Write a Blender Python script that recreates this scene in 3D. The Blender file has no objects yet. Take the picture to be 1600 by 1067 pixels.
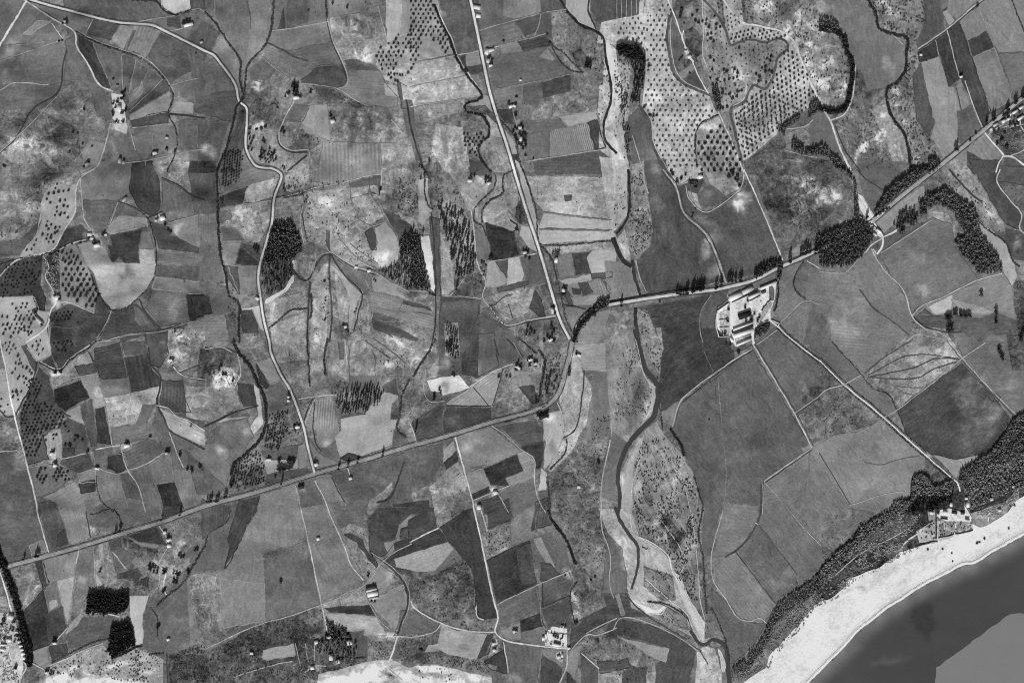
import bpy, math, random
import numpy as np
from mathutils import Vector
from mathutils.geometry import delaunay_2d_cdt

# ------------------------------------------------------------------ camera, sky, sun, exposure
scene = bpy.context.scene
COL = scene.collection
CAM_H = 3000.0
cam_data = bpy.data.cameras.new('aerial_camera')
cam_data.sensor_width = 36.0
cam_data.lens = 36.0 * CAM_H / 1600.0
cam_data.clip_start = 10.0
cam_data.clip_end = 20000.0
cam = bpy.data.objects.new('aerial_camera', cam_data)
cam.location = (0, 0, CAM_H)
COL.objects.link(cam)
scene.camera = cam

SUN_EL, SHADOW_DIR = math.radians(40), Vector((0.13, 1.0, 0)).normalized()
world = bpy.data.worlds.new('World'); scene.world = world; world.use_nodes = True
wn = world.node_tree.nodes; wl = world.node_tree.links
bg = wn['Background']
sky = wn.new('ShaderNodeTexSky'); sky.sky_type = 'NISHITA'; sky.sun_disc = False
sky.sun_elevation = SUN_EL
sky.sun_rotation = math.atan2(-SHADOW_DIR.x, -SHADOW_DIR.y)
bw = wn.new('ShaderNodeRGBToBW')            # the photograph is black and white
wl.new(sky.outputs[0], bw.inputs[0]); wl.new(bw.outputs[0], bg.inputs[0])
bg.inputs[1].default_value = 0.07
sun = bpy.data.lights.new('sun', 'SUN'); sun.energy = 3.6; sun.angle = math.radians(0.53)
sun_o = bpy.data.objects.new('sun', sun); COL.objects.link(sun_o)
d = Vector((SHADOW_DIR.x * math.cos(SUN_EL), SHADOW_DIR.y * math.cos(SUN_EL), -math.sin(SUN_EL)))
sun_o.rotation_euler = d.to_track_quat('-Z', 'Y').to_euler()
sun_o.location = (0, -800, 900)
scene.view_settings.view_transform = 'Standard'
scene.view_settings.look = 'None'
scene.view_settings.exposure = 0.0
scene.view_settings.gamma = 1.0
scene.view_settings.use_curve_mapping = False
scene.cycles.max_bounces = 4
scene.cycles.use_denoising = False      # the old film's grain stays
scene.cycles.filter_width = 1.1
K_LIGHT = 1.0     # display value of a flat sheet = albedo * K_LIGHT

rng = np.random.default_rng(7)
random.seed(7)

# ------------------------------------------------------------------ noise and relief
def _hash(ix, iy, s):
    n = (ix * 374761393 + iy * 668265263 + s * 974634777) & 0xffffffff
    n = ((n ^ (n >> 13)) * 1274126177) & 0xffffffff
    return ((n ^ (n >> 16)) & 0xffffff) / 0xffffff
def vnoise(x, y, s=0):
    x = np.asarray(x, float); y = np.asarray(y, float)
    ix = np.floor(x).astype(np.int64); iy = np.floor(y).astype(np.int64)
    fx = x - ix; fy = y - iy
    fx = fx * fx * fx * (fx * (fx * 6 - 15) + 10); fy = fy * fy * fy * (fy * (fy * 6 - 15) + 10)
    a = _hash(ix, iy, s); b = _hash(ix + 1, iy, s); c = _hash(ix, iy + 1, s); e = _hash(ix + 1, iy + 1, s)
    return (a + (b - a) * fx) * (1 - fy) + (c + (e - c) * fx) * fy - 0.5
def fbm(x, y, s=0, o=4):
    v = 0; a = 1.0
    for k in range(o):
        v = v + a * vnoise(x * 2 ** k + 17.3 * k, y * 2 ** k - 9.1 * k, s + k); a *= 0.5
    return v
def smooth(t): t = np.clip(t, 0, 1); return t * t * (3 - 2 * t)

SHORE = [(1170, 1150), (1262, 1067), (1280, 1047), (1313, 1015), (1341, 984), (1363, 966), (1386, 949), (1409, 935), (1442, 913), (1482, 893),
         (1503, 882), (1523, 878), (1546, 864), (1600, 834), (1800, 735)]
SHORE_W = np.array([(p[0] - 800.0, 533.5 - p[1]) for p in SHORE])
def shore_dist(x, y):
    x = np.asarray(x, float); y = np.asarray(y, float)
    best = np.full(x.shape, 1e9); sgn = np.ones(x.shape)
    for (ax, ay), (bx, by) in zip(SHORE_W[:-1], SHORE_W[1:]):
        dx, dy = bx - ax, by - ay
        t = np.clip(((x - ax) * dx + (y - ay) * dy) / (dx * dx + dy * dy), 0, 1)
        ex, ey = x - ax - t * dx, y - ay - t * dy
        dd = np.hypot(ex, ey); s = np.where(dx * (y - ay) - dy * (x - ax) > 0, 1.0, -1.0)
        m = dd < best
        best = np.where(m, dd, best); sgn = np.where(m, s, sgn)
    return best * sgn
def height(x, y):
    x = np.asarray(x, float); y = np.asarray(y, float)
    s = shore_dist(x, y)
    hill = smooth((420 - x) / 700) * smooth((y + 560) / 420)
    amp = 2.0 + 16.0 * hill
    h = amp * (fbm(x / 330, y / 330, 3, 3) + 0.55) + (0.7 + 11.0 * hill) * fbm(x / 80, y / 80, 11, 3) - (0.15 + 9.5 * hill * smooth(.5 + 1.6 * vnoise(x / 140, y / 140, 29))) * abs(vnoise(x / 48 + .3 * vnoise(x / 30, y / 30, 5), y / 48, 19)) + (0.08 + 1.1 * hill) * vnoise(x / 17, y / 17, 23)
    return h * smooth(s / 320) + np.clip(s * 0.02, -0.4, 1.6)

_hx = np.arange(-1300, 1301, 8.0); _hy = np.arange(-1000, 1001, 8.0)
_hg = height(*np.meshgrid(_hx, _hy)).tolist()
def world_pt(px, py):                       # survey plate -> place on the relief
    x, y = px - 800.0, 533.5 - py
    u = min(max((x + 1300) / 8.0, 0), len(_hx) - 2); v = min(max((y + 1000) / 8.0, 0), len(_hy) - 2)
    i, j = int(u), int(v); u -= i; v -= j
    z = (_hg[j][i] * (1 - u) + _hg[j][i + 1] * u) * (1 - v) + (_hg[j + 1][i] * (1 - u) + _hg[j + 1][i + 1] * u) * v
    f = 1 - z / CAM_H
    return (x * f, y * f)
# ------------------------------------------------------------------ reading the survey of the ground
LAND = []       # dict(kind, tone, mott, amp, per, ang, pts)
PATHS, DITCHES, HEDGES, STREAMS, BLOTS, HOUSES, WALLS, TREES, WOODS, SCRUB = [], [], [], [], [], [], [], [], [], []
def read_survey(text):
    tx = ty = 0.0; ts = 1.0
    for line in text.strip().splitlines():
        line = line.strip()
        if not line: continue
        if line[0] == 'T':
            tx, ty, ts = map(float, line.split()[1:]); continue
        headp, rest = line.split(':', 1)
        label = None
        if '|' in rest: rest, label = [q.strip() for q in rest.split('|')]
        p = headp.split(); k = p[0]
        pts = []
        for q in rest.split():
            a, b = q.split(','); pts.append((tx + float(a) / ts, ty + float(b) / ts))
        if k in 'fmFng':
            ext = []
            if ts == 3.953 and k != 'n':             # sheets of the survey overlap unevenly
                def hsh(v): return (math.sin(round(v / 6.0) * 12.9898) * 43758.5453) % 1.0
                pts = [(a - (5 + 26 * hsh(b)) if (tx > 0 and abs(a - tx) < .6) else a, b - (4 + 18 * hsh(a)) if (ty > 0 and abs(b - ty) < .6) else b) for a, b in pts]
            for (a, b) in pts:                       # things cut by the picture's edge go on outside it
                if a <= 2: a -= 260
                if a >= 1598: a += 260
                if b <= 2: b -= 260
                if b >= 1065: b += 260
                ext.append((a, b))
            W = [world_pt(*q) for q in ext]
            if k == 'f': LAND.append(dict(name='field', tone=float(p[1]), mott=8.5, amp=0, per=3, ang=None, pts=W))
            if k == 'm': LAND.append(dict(name='rough_ground', streak=64.0, tone=float(p[1]), mott=24, amp=0, per=3, ang=None, pts=W))
            if k == 'g': LAND.append(dict(name='gravel_bar', tone=float(p[1]), mott=16, amp=0, per=3, ang=math.radians(float(p[2])), streak=105.0, pts=W))
            if k == 'F': LAND.append(dict(name='field', tone=float(p[1]), mott=7, amp=float(p[2]), per=float(p[3]), ang=math.radians(float(p[4])), pts=W))
            if k == 'n': LAND.append(dict(streak=40.0 if p[1] == 'beach' else 30.0, name=p[1], tone=float(p[2]), mott=float(p[3]), amp=0, per=3, ang=.66, pts=W, label=label))
            continue
        if k in 'rdShR':
            for end in (0, -1):
                a, b = pts[end]; c = pts[1 if end == 0 else -2]
                if a <= 3 or a >= 1597 or b <= 3 or b >= 1064:
                    dx, dy = a - c[0], b - c[1]; l = math.hypot(dx, dy)
                    e = (a + dx / l * 200, b + dy / l * 200)
                    if end == 0: pts.insert(0, e)
                    else: pts.append(e)
        W = [world_pt(*q) for q in pts]
        if k == 'r': PATHS.append((float(p[1]), float(p[2]), W, label))
        elif k == 'd': DITCHES.append((float(p[1]), float(p[2]), W))
        elif k == 'S': STREAMS.append(([float(q) for q in p[1:4]], W, label))
        elif k == 'h': HEDGES.append((float(p[1]), W, label))
        elif k == 'b': BLOTS.append(([float(q) for q in p[1:5]], W))
        elif k == 'H': HOUSES.append(([float(q) for q in p[1:6]], W[0], label))
        elif k == 'W': WALLS.append(([float(q) for q in p[1:4]], W, label))
        elif k == 't':
            for q in W: TREES.append([p[1], float(p[2]) * random.uniform(.82, 1.18), q, label])
        elif k == 'v':
            kind, sp, an, rad, prob, jit = p[1], float(p[2]), math.radians(float(p[3])), float(p[4]), float(p[5]), float(p[6])
            A = np.array(W); lo = A.min(0) - sp; hi = A.max(0) + sp
            R = np.hypot(*(hi - lo)); c = (lo + hi) / 2; n = int(R / sp) + 2
            g = []
            for i in range(-n, n + 1):
                for j in range(-n, n + 1):
                    u = (i + 0.5 * (j & 1)) * sp; v = j * sp * 0.87
                    g.append((c[0] + u * math.cos(an) - v * math.sin(an) + random.gauss(0, jit * .5), c[1] + u * math.sin(an) + v * math.cos(an) + random.gauss(0, jit * .5)))
            g = np.array(g); g = g[inside(g, A)]
            for q in g:
                if random.random() < prob and abs(q[0]) < 803 and abs(q[1]) < 537: TREES.append([kind, rad * random.uniform(.8, 1.18), tuple(q), label])
        elif k == 'w': WOODS.append((p[1], float(p[2]), float(p[3]), W, label))
        elif k == 's': SCRUB.append((float(p[1]), float(p[2]), W, label))
def inside(P, poly):
    x, y = P[:, 0], P[:, 1]; r = np.zeros(len(P), bool); n = len(poly); j = n - 1
    for i in range(n):
        xi, yi = poly[i]; xj, yj = poly[j]
        if yi != yj:
            c = ((yi > y) != (yj > y)) & (x < (xj - xi) * (y - yi) / (yj - yi) + xi); r ^= c
        j = i
    return r

ROADS = [
 ('road', 'pale coast road running from the left edge up to the road bend', 150, 6.4, [(-200, 943), (0, 888), (124, 854), (202, 830), (253, 815), (320, 790.6), (396, 770), (492, 740), (573, 717), (640, 697), (696, 682), (766.5, 660), (827, 644), (857.5, 631), (873, 613.5), (883, 580.6), (889, 560), (894, 534)]),
 ('road', 'pale tree-lined main road from the road bend past the walled farm', 200, 5.0, [(894, 534), (899, 517), (908, 500), (925, 485), (945, 478), (960, 475), (1056, 460), (1122, 452), (1180, 437), (1215.5, 419), (1251, 404), (1280, 390), (1313, 376), (1363.5, 346)]),
 ('road', 'straight pale main road from the crossroads to the right edge', 168, 6.2, [(1363.5, 346), (1401, 313), (1442, 280), (1467, 260.6), (1535.5, 205), (1600, 152), (1760, 20)]),
 ('road', 'bright straight road dropping from the top edge to the road bend', 215, 4.4, [(700, -160), (735, 0), (751, 76), (764, 139), (776.6, 182), (792, 228), (804.5, 270), (822, 328), (842, 389), (860, 450), (875, 500), (890, 530)]),
 ('road', 'bright curving track from the top left corner down to the coast road', 200, 3.7, [(42, -2), (58, 3), (116, 19), (182, 35), (238, 40), (256, 48), (320, 80), (333, 86), (348, 104), (368, 134), (374, 159), (384.5, 168), (386, 185), (384, 228), (391, 248), (401, 260), (426, 264), (437, 270), (440, 275), (429, 308), (425, 348), (416, 379), (407, 409), (403.5, 437), (407, 465), (412, 498), (421, 535), (423, 550), (436, 580), (454, 611), (472, 659), (482, 702), (492, 740)]),
 ('road', 'narrow dark asphalt lane along the north side of the tree-lined main road', 50, 3.4, [(930, 477.5), (946, 472.6), (960, 469.8), (1056, 454.4), (1100, 448)]),
]
SURVEY = """
T 0 0 3.953
f 104: 0,0 165,0 0,270
f 98: 165,5 0,280 0,370 370,250 390,245 320,140
f 124: 235,125 320,130 190,215 140,210
f 96: 0,380 370,255 410,310 385,430 380,510 300,525 80,515 0,560
f 94: 0,565 80,520 300,530 380,515 340,590 210,670 100,850 0,940
m 108: 0,950 100,850 210,700 330,640 420,700 560,640 650,760 640,930 600,1030 500,1080 0,1080
f 92: 400,250 470,210 490,310 615,530 640,560 680,740 600,700 560,560 480,490 390,500 410,320
f 68: 480,215 570,265 690,545 650,545 615,525 490,310
f 88: 575,270 750,325 760,480 690,540
f 84: 755,330 840,370 800,570 770,560 755,480
f 90: 840,370 920,425 880,510 800,600
f 116: 880,505 895,560 800,640 795,600
f 88: 920,430 1005,490 850,640 800,680 895,560 880,505
f 76: 1005,490 1045,560 800,700 790,680 900,580
f 126: 1045,570 1060,640 1040,690 810,740 800,715
f 80: 1030,690 1040,740 1040,765 830,785 810,745 950,705
f 98: 830,790 1040,770 1090,870 1080,935 890,980 835,930
f 97: 175,10 390,60 580,110 530,215 460,195 330,110
f 82: 580,110 740,145 690,250 540,215
f 119: 740,150 820,180 770,310 690,255
f 86: 820,190 860,190 790,310 760,305
f 106: 860,150 990,200 910,345 790,310
f 83: 990,200 1265,330 1265,400 1050,520 910,350
f 88: 180,0 980,20 1080,95 840,130 740,145 600,110 400,65
f 162: 985,0 1125,0 1175,60 1080,85 1000,50
f 72: 1130,0 1265,0 1265,55 1175,60
f 96: 840,138 1080,95 1235,58 1265,90 1265,310 1010,190 940,160 740,145
f 76: 1030,110 1115,100 1120,180 1030,165
f 95: 1050,525 1225,485 1265,590 1265,690 1190,660 1100,560
f 138: 1080,625 1190,640 1190,700 1060,695
f 94: 1110,740 1265,740 1265,920 1100,920
f 100: 890,985 1080,945 1265,920 1265,1067 900,1067
f 66: 815,1015 940,1000 900,1067 810,1067
f 92: 780,740 840,930 890,980 740,1010 690,830
f 200: 690,570 750,590 775,650 775,740 770,760 720,770 700,700
f 128: 560,870 640,890 600,1030 500,1067 420,1067
b 34 32 14 0: 180,880
b 18 25 20 0: 300,970
b 38 9 28 -25: 60,320
b 32 14 12 0: 745,800
b 45 15 12 0: 1120,990 1010,1000
b 55 7 7 0: 1250,920
b 20 14 10 0: 490,660
b -18 20 12 0: 300,860 160,800
b -14 12 12 0: 410,670
r 192 4: 168,0 0,280
r 165 3: 165,10 330,120 460,200 475,290 540,390 620,530 700,565
r 140 2: 0,560 80,515 300,525
r 150 2.6: 685,760 640,930 600,1030 500,1080
r 175 2.2: 320,145 390,245
r 125 1.5: 0,375 370,250
r 122 1.5: 580,115 530,215
r 120 2: 840,135 1080,95 1235,55 1265,80
r 148 2: 985,180 1060,190 1130,175
r 112 1.4: 750,340 760,560
r 112 1.4: 840,370 790,600
r 110 1.4: 920,430 870,540
r 120 1.4: 1005,490 800,690
r 122 1.8: 1060,525 1225,485
r 135 2: 820,790 1050,765
r 118 1.3: 940,790 945,920
r 135 1.6: 790,740 835,930
r 135 2: 740,1010 890,995 1080,955 1265,920
r 112 1.5: 575,275 690,545
h 3.2: 470,195 540,240 620,275 760,320 870,365 960,430 1040,530 1070,600 1040,700 1080,790 1095,890 1080,950 1030,1067 | long curving hedgerow sweeping around the fan of strip fields
r 128 1.6: 480,190 550,232 630,265 770,312 880,355 970,420 1052,525 1082,600 1052,700
d 66 2.5: 0,945 100,850 210,670 340,590 380,510 385,430 410,310
h 4: 830,0 970,15 1000,55 1075,95 1180,65 | dark hedge bounding the small white field at the top edge
d 60 2.6: 1045,705 1150,715 1265,730
t bush 2.2: 385,250 365,255 520,670 522,680 450,820 480,825 510,890 700,490 570,905 430,940
t bush 2: 1260,1030 1265,1020 20,1020 30,1030
T 150 120 7.115
f 205: 200,180 260,200 290,240 320,300 330,480 250,500 190,470 215,330
f 150: 190,520 340,510 360,560 330,640 230,600
t garden_tree 2.4: 275,245 290,250 300,190 320,170 195,300 220,345 240,280 330,360 328,380 230,500 250,512 295,500 310,505 195,430 305,240 185,395
H 6 10 0 215 4: 262,350 | long white farm range on the bright hill yard above the fan fields
H 4 5 10 200 3.5: 285,205 | small white outbuilding at the north end of the hill farm yard
H 4 4 0 185 3: 240,300 | little shed west of the long white hill farm range
H 5 4 0 70 3.5: 292,405 | dark roofed hut beside the long white hill farm range
H 5 3.5 0 195 3: 790,680 | small white hut alone in the field inside the curved hedge
H 3.5 6 0 120 4: 785,820 | narrow grey hut south of the small white field hut
H 7 5 15 210 4: 655,850 | white cottage with bushes by the straight field path
H 4 9 -8 165 4: 265,935 | long walled sheepfold building above the small black field
H 4 6 -8 150 3: 308,955 | grey outhouse facing the sheepfold building
H 4 4 0 130 3: 238,100 | small round walled hut north of the hill farm
t bush 2.2: 680,830 620,870 790,790 878,815 785,665 640,830
T 0 0 3.953
H 5 4 20 185 3.5: 400,135 | small house on the dirt road near the top left corner
t garden_tree 2.2: 415,145 390,150 410,125
H 14 5 15 225 4.5: 1165,155 | large bright house beside the main track at upper left
t garden_tree 3: 1135,150 1150,138 1170,135
H 5 4 30 170 3: 1245,262 | small hut below the bright house near the main track
H 8 5 40 160 3: 535,1015 | low hut on the pale slope beside the winding path
t bush 2: 520,1030 550,1000 1210,330
T 320 0 3.953
f 82: 0,95 95,205 40,320 0,310
f 108: 100,215 215,380 210,470 235,610 195,540 110,400 45,325
f 106: 60,100 80,0 430,0 385,265 260,420 225,400 215,370 150,270
f 97: 75,150 60,100 80,0 255,0 275,200 270,300 235,400 215,370
f 99: 430,0 760,0 755,130 490,185 400,195
f 76: 490,35 500,180 450,190 480,60
f 86: 505,30 650,0 640,140 500,180
f 103: 400,195 760,135 785,250 600,300 480,310 400,270
f 95: 480,320 790,260 850,400 690,410 600,350
f 100: 385,270 480,320 640,380 680,410 590,490 450,440 370,350
f 86: 270,430 370,350 440,430 380,520 280,490
f 77: 590,490 690,415 850,405 885,490 870,530 800,550 600,515
f 118: 770,0 985,0 975,75 860,100 770,110
m 120: 770,110 860,100 880,165 940,160 1000,260 1040,390 830,370 790,250
f 94: 860,95 885,95 888,165 870,168
b 45 6 20 0: 925,130
b 30 18 12 0: 1000,350
f 84: 860,370 960,370 1040,405 1080,440 890,430
f 105: 890,430 1080,440 1120,520 1190,600 1190,665 1010,655 880,600 840,555 890,500
f 145: 1110,520 1185,530 1195,600 1120,590
m 104: 930,90 990,70 1070,40 1130,260 1080,430 1040,400 990,260 940,170
f 155: 1070,0 1200,0 1280,190 1130,265
m 122: 1130,265 1280,190 1280,500 1180,520 1110,490 1060,400
f 84: 1190,500 1265,540 1265,670 1215,670
m 84: 590,515 780,550 1000,650 940,670 850,640 760,640 700,580
b -22 16 8 20: 720,590
m 102: 260,500 520,490 470,820 270,760 255,660
b 55 9 7 0: 320,525
f 90: 540,640 650,660 600,760 490,740
f 126: 650,660 750,650 775,870 620,820 600,750
m 114: 490,760 600,760 620,830 540,870 490,830
m 108: 760,660 1010,665 1220,790 1265,880 1070,890 780,870
b -22 5 28 -12: 840,770 925,780 1010,790
b 15 5 26 -12: 880,760 965,770
m 114: 740,875 1065,895 1060,1067 650,1067 650,930
m 110: 1065,895 1265,890 1265,1040 1110,1040
f 92: 0,330 110,430 195,560 0,600
f 84: 0,600 195,560 210,640 170,760 0,690
f 82: 0,770 150,760 110,900 80,1000 0,1010
b 45 10 9 0: 30,920
f 62: 0,1010 70,1030 60,1067 0,1067
f 74: 215,650 250,680 245,900 235,930 110,1000 190,770
f 92: 110,1000 235,930 225,1067 90,1067
m 118: 255,670 460,840 470,900 540,930 640,935 640,1067 470,1067 420,1040 320,1025 270,950 260,800
f 118: 470,840 530,850 540,890 500,920 465,880
b 60 14 6 30: 320,775
r 150 2.4: 555,625 500,720 460,830 470,890 540,930 640,930 645,970 620,1060
d 62 2.5: 452,835 462,895 535,940 635,940
d 60 3: 510,1060 570,1010 630,960
h 4: 0,75 60,140 150,270 220,380 215,480 240,600 | dark tree-lined hedge joining the stream from the upper left
h 4: 430,0 390,250 260,420 250,520 240,600 | dark hedge running down from the top edge to the stream fork
h 5: 240,600 200,660 170,780 150,870 100,990 75,1067 | thick hedge along the stream below the fork west of the road
d 70 2.5: 390,265 480,310 560,355 640,380
r 138 2.2: 760,120 790,250 850,380 885,490 870,530 820,550
d 70 2: 752,125 782,255 842,385 875,490
h 3.5: 750,0 752,110 | short dark hedge dropping from the top edge centre left
r 140 1.8: 590,515 820,550 930,620 1010,655
r 152 1.4: 1070,40 1130,260
r 130 1.4: 860,100 975,75 985,0
d 88 2: 260,10 280,100 280,180
r 128 1.4: 400,195 760,135
r 122 1.4: 350,350 440,430 530,490
r 125 1.4: 740,875 900,885 1265,890
d 60 2: 440,660 460,670 430,640 405,650
r 160 2.6: 1150,740 1200,790 1220,830
w conifer 4.5 4.5: 535,525 580,515 580,590 540,600 | small black wood behind the hilltop house
s 1.2 1.6: 300,620 470,600 470,800 260,760 270,680 | rough scrub on the slope below the hilltop house
s 3 1.5: 540,860 640,820 740,880 700,900 560,920 | scrub on the knoll above the zigzag path
s 1.5 1.5: 590,520 780,550 1000,650 940,670 700,580 | scrub on the dark slope east of the hilltop house
H 9 6 10 235 4.5: 565,605 | hilltop white house below the small black wood
H 4 5 0 190 3.5: 508,588 | small hut left of the hilltop white house
t garden_tree 2.4: 520,580 500,595 590,600 655,572
H 7 7 20 215 4: 790,750 | white farm ruin in the middle of the streaked slope
t bush 1.8: 780,715 775,720 785,720 805,745 775,700 300,705 
v olive_tree 4.4 86 1.75 0.9 0.2: 120,930 235,930 225,1067 100,1067 | narrow orchard tree in the rows between stream and road
t garden_tree 2.2: 280,800 275,830 278,860 300,855 285,890 360,870 370,880 350,930 400,920 430,940 390,960 350,960 420,960 365,945 405,975 440,985 345,975 270,920 290,930 480,1030 490,1045 640,70 880,50 790,25 232,700
t bush 2.6: 350,795 320,800 375,785 480,800 490,820 470,810
v olive_tree 4.6 45 1.7 0.9 0.4: 340,930 430,920 440,990 400,1020 330,1000 | small orchard tree on the terrace inside the road bend
v olive_tree 7.6 60 2.1 0.9 0.8: 1150,235 1280,180 1280,300 1200,360 1170,470 1130,470 1120,440 1060,400 1050,330 | dark round orchard tree on the pale slope left of the straight road
t olive_tree 2.2: 1135,465 1170,462 1188,460 1205,465 1220,468 1175,500 1190,505 1255,450 1095,430 1150,485
T 640 0 3.953
f 130: 0,0 130,0 180,100 270,330 0,400
b 25 20 10 0: 60,320
m 140: 0,400 270,350 440,590 60,650 0,660
f 84: 160,0 380,0 440,310 280,340 250,250 190,100
b 18 16 10 0: 330,260
b 55 5 5 0: 205,90
f 97: 395,0 580,0 580,100 730,110 640,140 430,190
f 112: 580,0 700,0 810,75 640,120 580,100
f 86: 700,0 930,0 960,50 850,75 810,70
f 100: 440,190 640,140 710,225 590,260 460,300
f 78: 645,135 810,90 790,200 715,220
f 85: 815,90 870,80 885,240 780,210
f 106: 590,265 660,265 705,315 600,340 560,320
f 68: 665,265 830,225 875,270 860,285 705,315
f 92: 520,345 710,315 850,290 1000,450 990,460 510,560 490,450
f 118: 850,300 900,370 880,380 800,350
f 74: 820,510 990,460 995,565 820,610
f 88: 700,530 820,510 820,610 785,680 700,620
f 100: 520,570 700,530 690,650 560,640
m 116: 880,80 970,60 1060,180 1160,250 1190,400 1090,430 1000,440 920,310 880,260
m 94: 1000,330 1060,300 1100,360 1090,430 1030,410
m 108: 1000,460 1090,440 1150,600 1155,710 985,790 920,720 790,680 850,620 995,570
f 136: 920,720 1155,690 1160,740 985,780
f 70: 1100,760 1155,745 1210,910 1145,925
F 116 22 3 -75: 870,810 1100,765 1140,925 860,975
f 95: 720,830 870,810 860,980 730,990
f 95: 720,745 910,735 970,780 740,830
f 72: 545,675 630,670 645,770 590,760 560,720
f 84: 760,1000 1220,920 1280,1050 1280,1080 780,1080
f 150: 940,0 1105,0 1115,130 1150,180 1050,140 970,50
f 80: 1140,0 1265,0 1265,140 1170,150 1120,60
m 122: 1180,150 1280,150 1280,300 1210,240
f 190: 1205,290 1245,310 1280,400 1280,560 1245,600 1235,430
m 165: 1170,540 1230,500 1225,650 1180,760 1160,680
m 165: 1250,640 1280,610 1280,900 1200,790 1240,700
m 114: 50,660 340,610 330,670 480,740 500,830 400,830 300,830 100,760
m 100: 200,720 340,690 480,770 490,830 330,820
m 112: 0,680 50,660 100,760 300,830 340,830 440,930 530,1067 0,1067
b -16 6 40 -5: 60,870
b 25 6 30 -5: 140,900 250,930
b -14 5 30 -10: 195,920
f 112: 350,350 440,320 455,400 345,420
f 74: 345,420 455,400 460,440 380,460
f 70: 315,350 345,340 350,420 330,400
f 130: 460,590 510,600 530,700 370,640
m 82: 350,655 470,650 530,720 540,760 480,720 380,690
m 142: 470,710 540,770 570,850 500,840 490,770
m 116: 440,880 500,840 580,860 630,1060 530,1067 440,930
f 138: 570,790 640,870 660,950 620,950
f 65: 630,955 665,950 690,1030 640,1020
b 25 12 8 0: 50,540 180,450
h 5: 150,30 190,130 250,250 280,340 350,460 430,560 445,600 345,650 350,690 450,720 490,790 490,840 430,900 430,960 500,1067 | winding dark hedge looping beside the straight road near the top
r 150 2: 165,30 205,130 265,250 292,335 362,455 440,555
h 3: 540,720 600,790 650,850 670,960 700,1060 | short hedge hugging the east side of the straight road
r 128 2: 0,400 280,345 440,315 540,290 750,235 840,210
r 135 1.8: 810,90 800,150 770,220
r 125 1.8: 430,190 640,130 850,75 970,60
r 150 1.5: 0,660 440,590
r 116 1.4: 540,550 680,525 990,460
r 148 2: 720,1000 800,985 1000,955 1220,920
r 120 1.4: 0,540 250,490 350,470
h 3: 870,270 930,380 1000,440 1070,450 | lower bank hedge of the spindle shaped hollow
h 2.5: 890,290 960,340 1020,400 1060,440 | upper bank hedge of the spindle shaped hollow
d 50 4.2: 930,0 980,80 1060,160 1140,190 1190,230 1210,350 1240,500 1245,620 1200,760 1210,870 1280,950
d 66 3: 1110,0 1105,70 1150,180
s 2 1.6: 1170,530 1240,500 1245,620 1190,770 1160,690 | scattered bushes on the sandy stream bank beside the upper channel
s 1.6 1.8: 1050,150 1200,230 1230,500 1180,520 1100,440 1090,250 | thin scrub on the west bank of the upper channel
r 135 2: 640,700 660,770 690,900
H 12 7 -10 215 4.5: 415,48 | walled compound of white buildings beside the straight road at the top
H 7 7 0 235 4: 425,100 | square white house below the walled compound near the top
H 6 10 -15 225 4: 478,322 | white roadside house at the field track junction
H 9 5 15 215 4: 505,312 | long white house just east of the junction house
H 5 7 -10 200 4: 485,378 | grey white house in the roadside row south of the junction
H 6 4 20 225 4: 500,408 | southernmost white house of the roadside row
H 7 5 30 235 4.5: 625,660 | twin roofed white farmhouse south of the ploughed strips
H 5 5 -30 220 4: 648,655 | right half of the twin farmhouse south of the ploughed strips
H 3 3 0 235 3: 685,497 | tiny white field hut alone in the grey field
H 6 5 10 205 4: 682,790 | house among garden trees at the lane end
H 5 8 0 215 4: 688,860 | tall white house among dark garden trees
t garden_tree 2.6: 655,715 650,790 665,800 690,775 700,795 655,840 660,870 680,830 700,830 715,845 705,870 715,880 690,900 700,920 715,905 650,850 675,890 640,815 612,640 655,650 
t bush 2.2: 580,255 355,440 765,980 495,350 510,370 505,395 850,215 865,265 345,430 715,960 660,600
w broadleaf 4.5 4: 1085,380 1120,370 1120,430 1085,430 | small square black grove near the upper channel
v olive_tree 7.6 60 2.1 0.96 0.5: 0,0 130,0 160,60 180,120 230,220 260,310 230,330 200,320 170,260 80,220 60,330 50,400 0,440 | dark round orchard tree on the pale slope left of the straight road
v olive_tree 6.5 60 2.1 0.75 1.5: 330,825 440,820 470,850 430,890 410,980 350,950 | dark tree in the small loose grove west of the straight road
t garden_tree 2: 120,985 122,1000 75,1040 60,1030
s 3 1.7: 60,1000 130,1000 170,1067 60,1067 | scrub patch below the pale slope
T 960 0 3.953
m 162: 180,100 330,0 360,70 320,200 350,430 400,500 580,580 640,710 530,770 500,850 520,1040 520,1120 330,1080 240,900 215,740 170,650 190,480 190,350 150,280 0,270 0,140 150,90 240,0
b -38 28 12 0: 500,640
b -26 26 14 0: 60,170
b -20 25 12 0: 260,260 380,660
b 20 18 14 0: 250,600 400,560
f 82: 0,0 240,0 150,90 0,130
r 130 1.3: 45,0 45,110
r 125 1.3: 75,0 75,105
r 140 1.3: 135,0 138,85
r 118 1.3: 15,0 15,120
r 118 1.3: 105,0 105,100
m 104: 360,75 480,5 560,0 550,200 545,330 590,460 620,560 590,585 430,520 370,460 340,350 325,190
m 120: 560,0 640,110 690,220 725,280 850,245 930,265 1030,245 1070,290 1010,370 980,500 920,550 850,530 800,630 720,670 660,700 620,560 540,400 550,200
b -18 30 12 0: 700,320 880,340
b 24 16 12 0: 780,470
f 88: 345,110 420,230 450,340 370,440 350,330
m 84: 430,190 480,170 540,220 550,330 500,360 440,280
f 118: 390,465 480,395 500,430 420,490
f 80: 425,490 500,430 560,560 430,500
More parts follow.
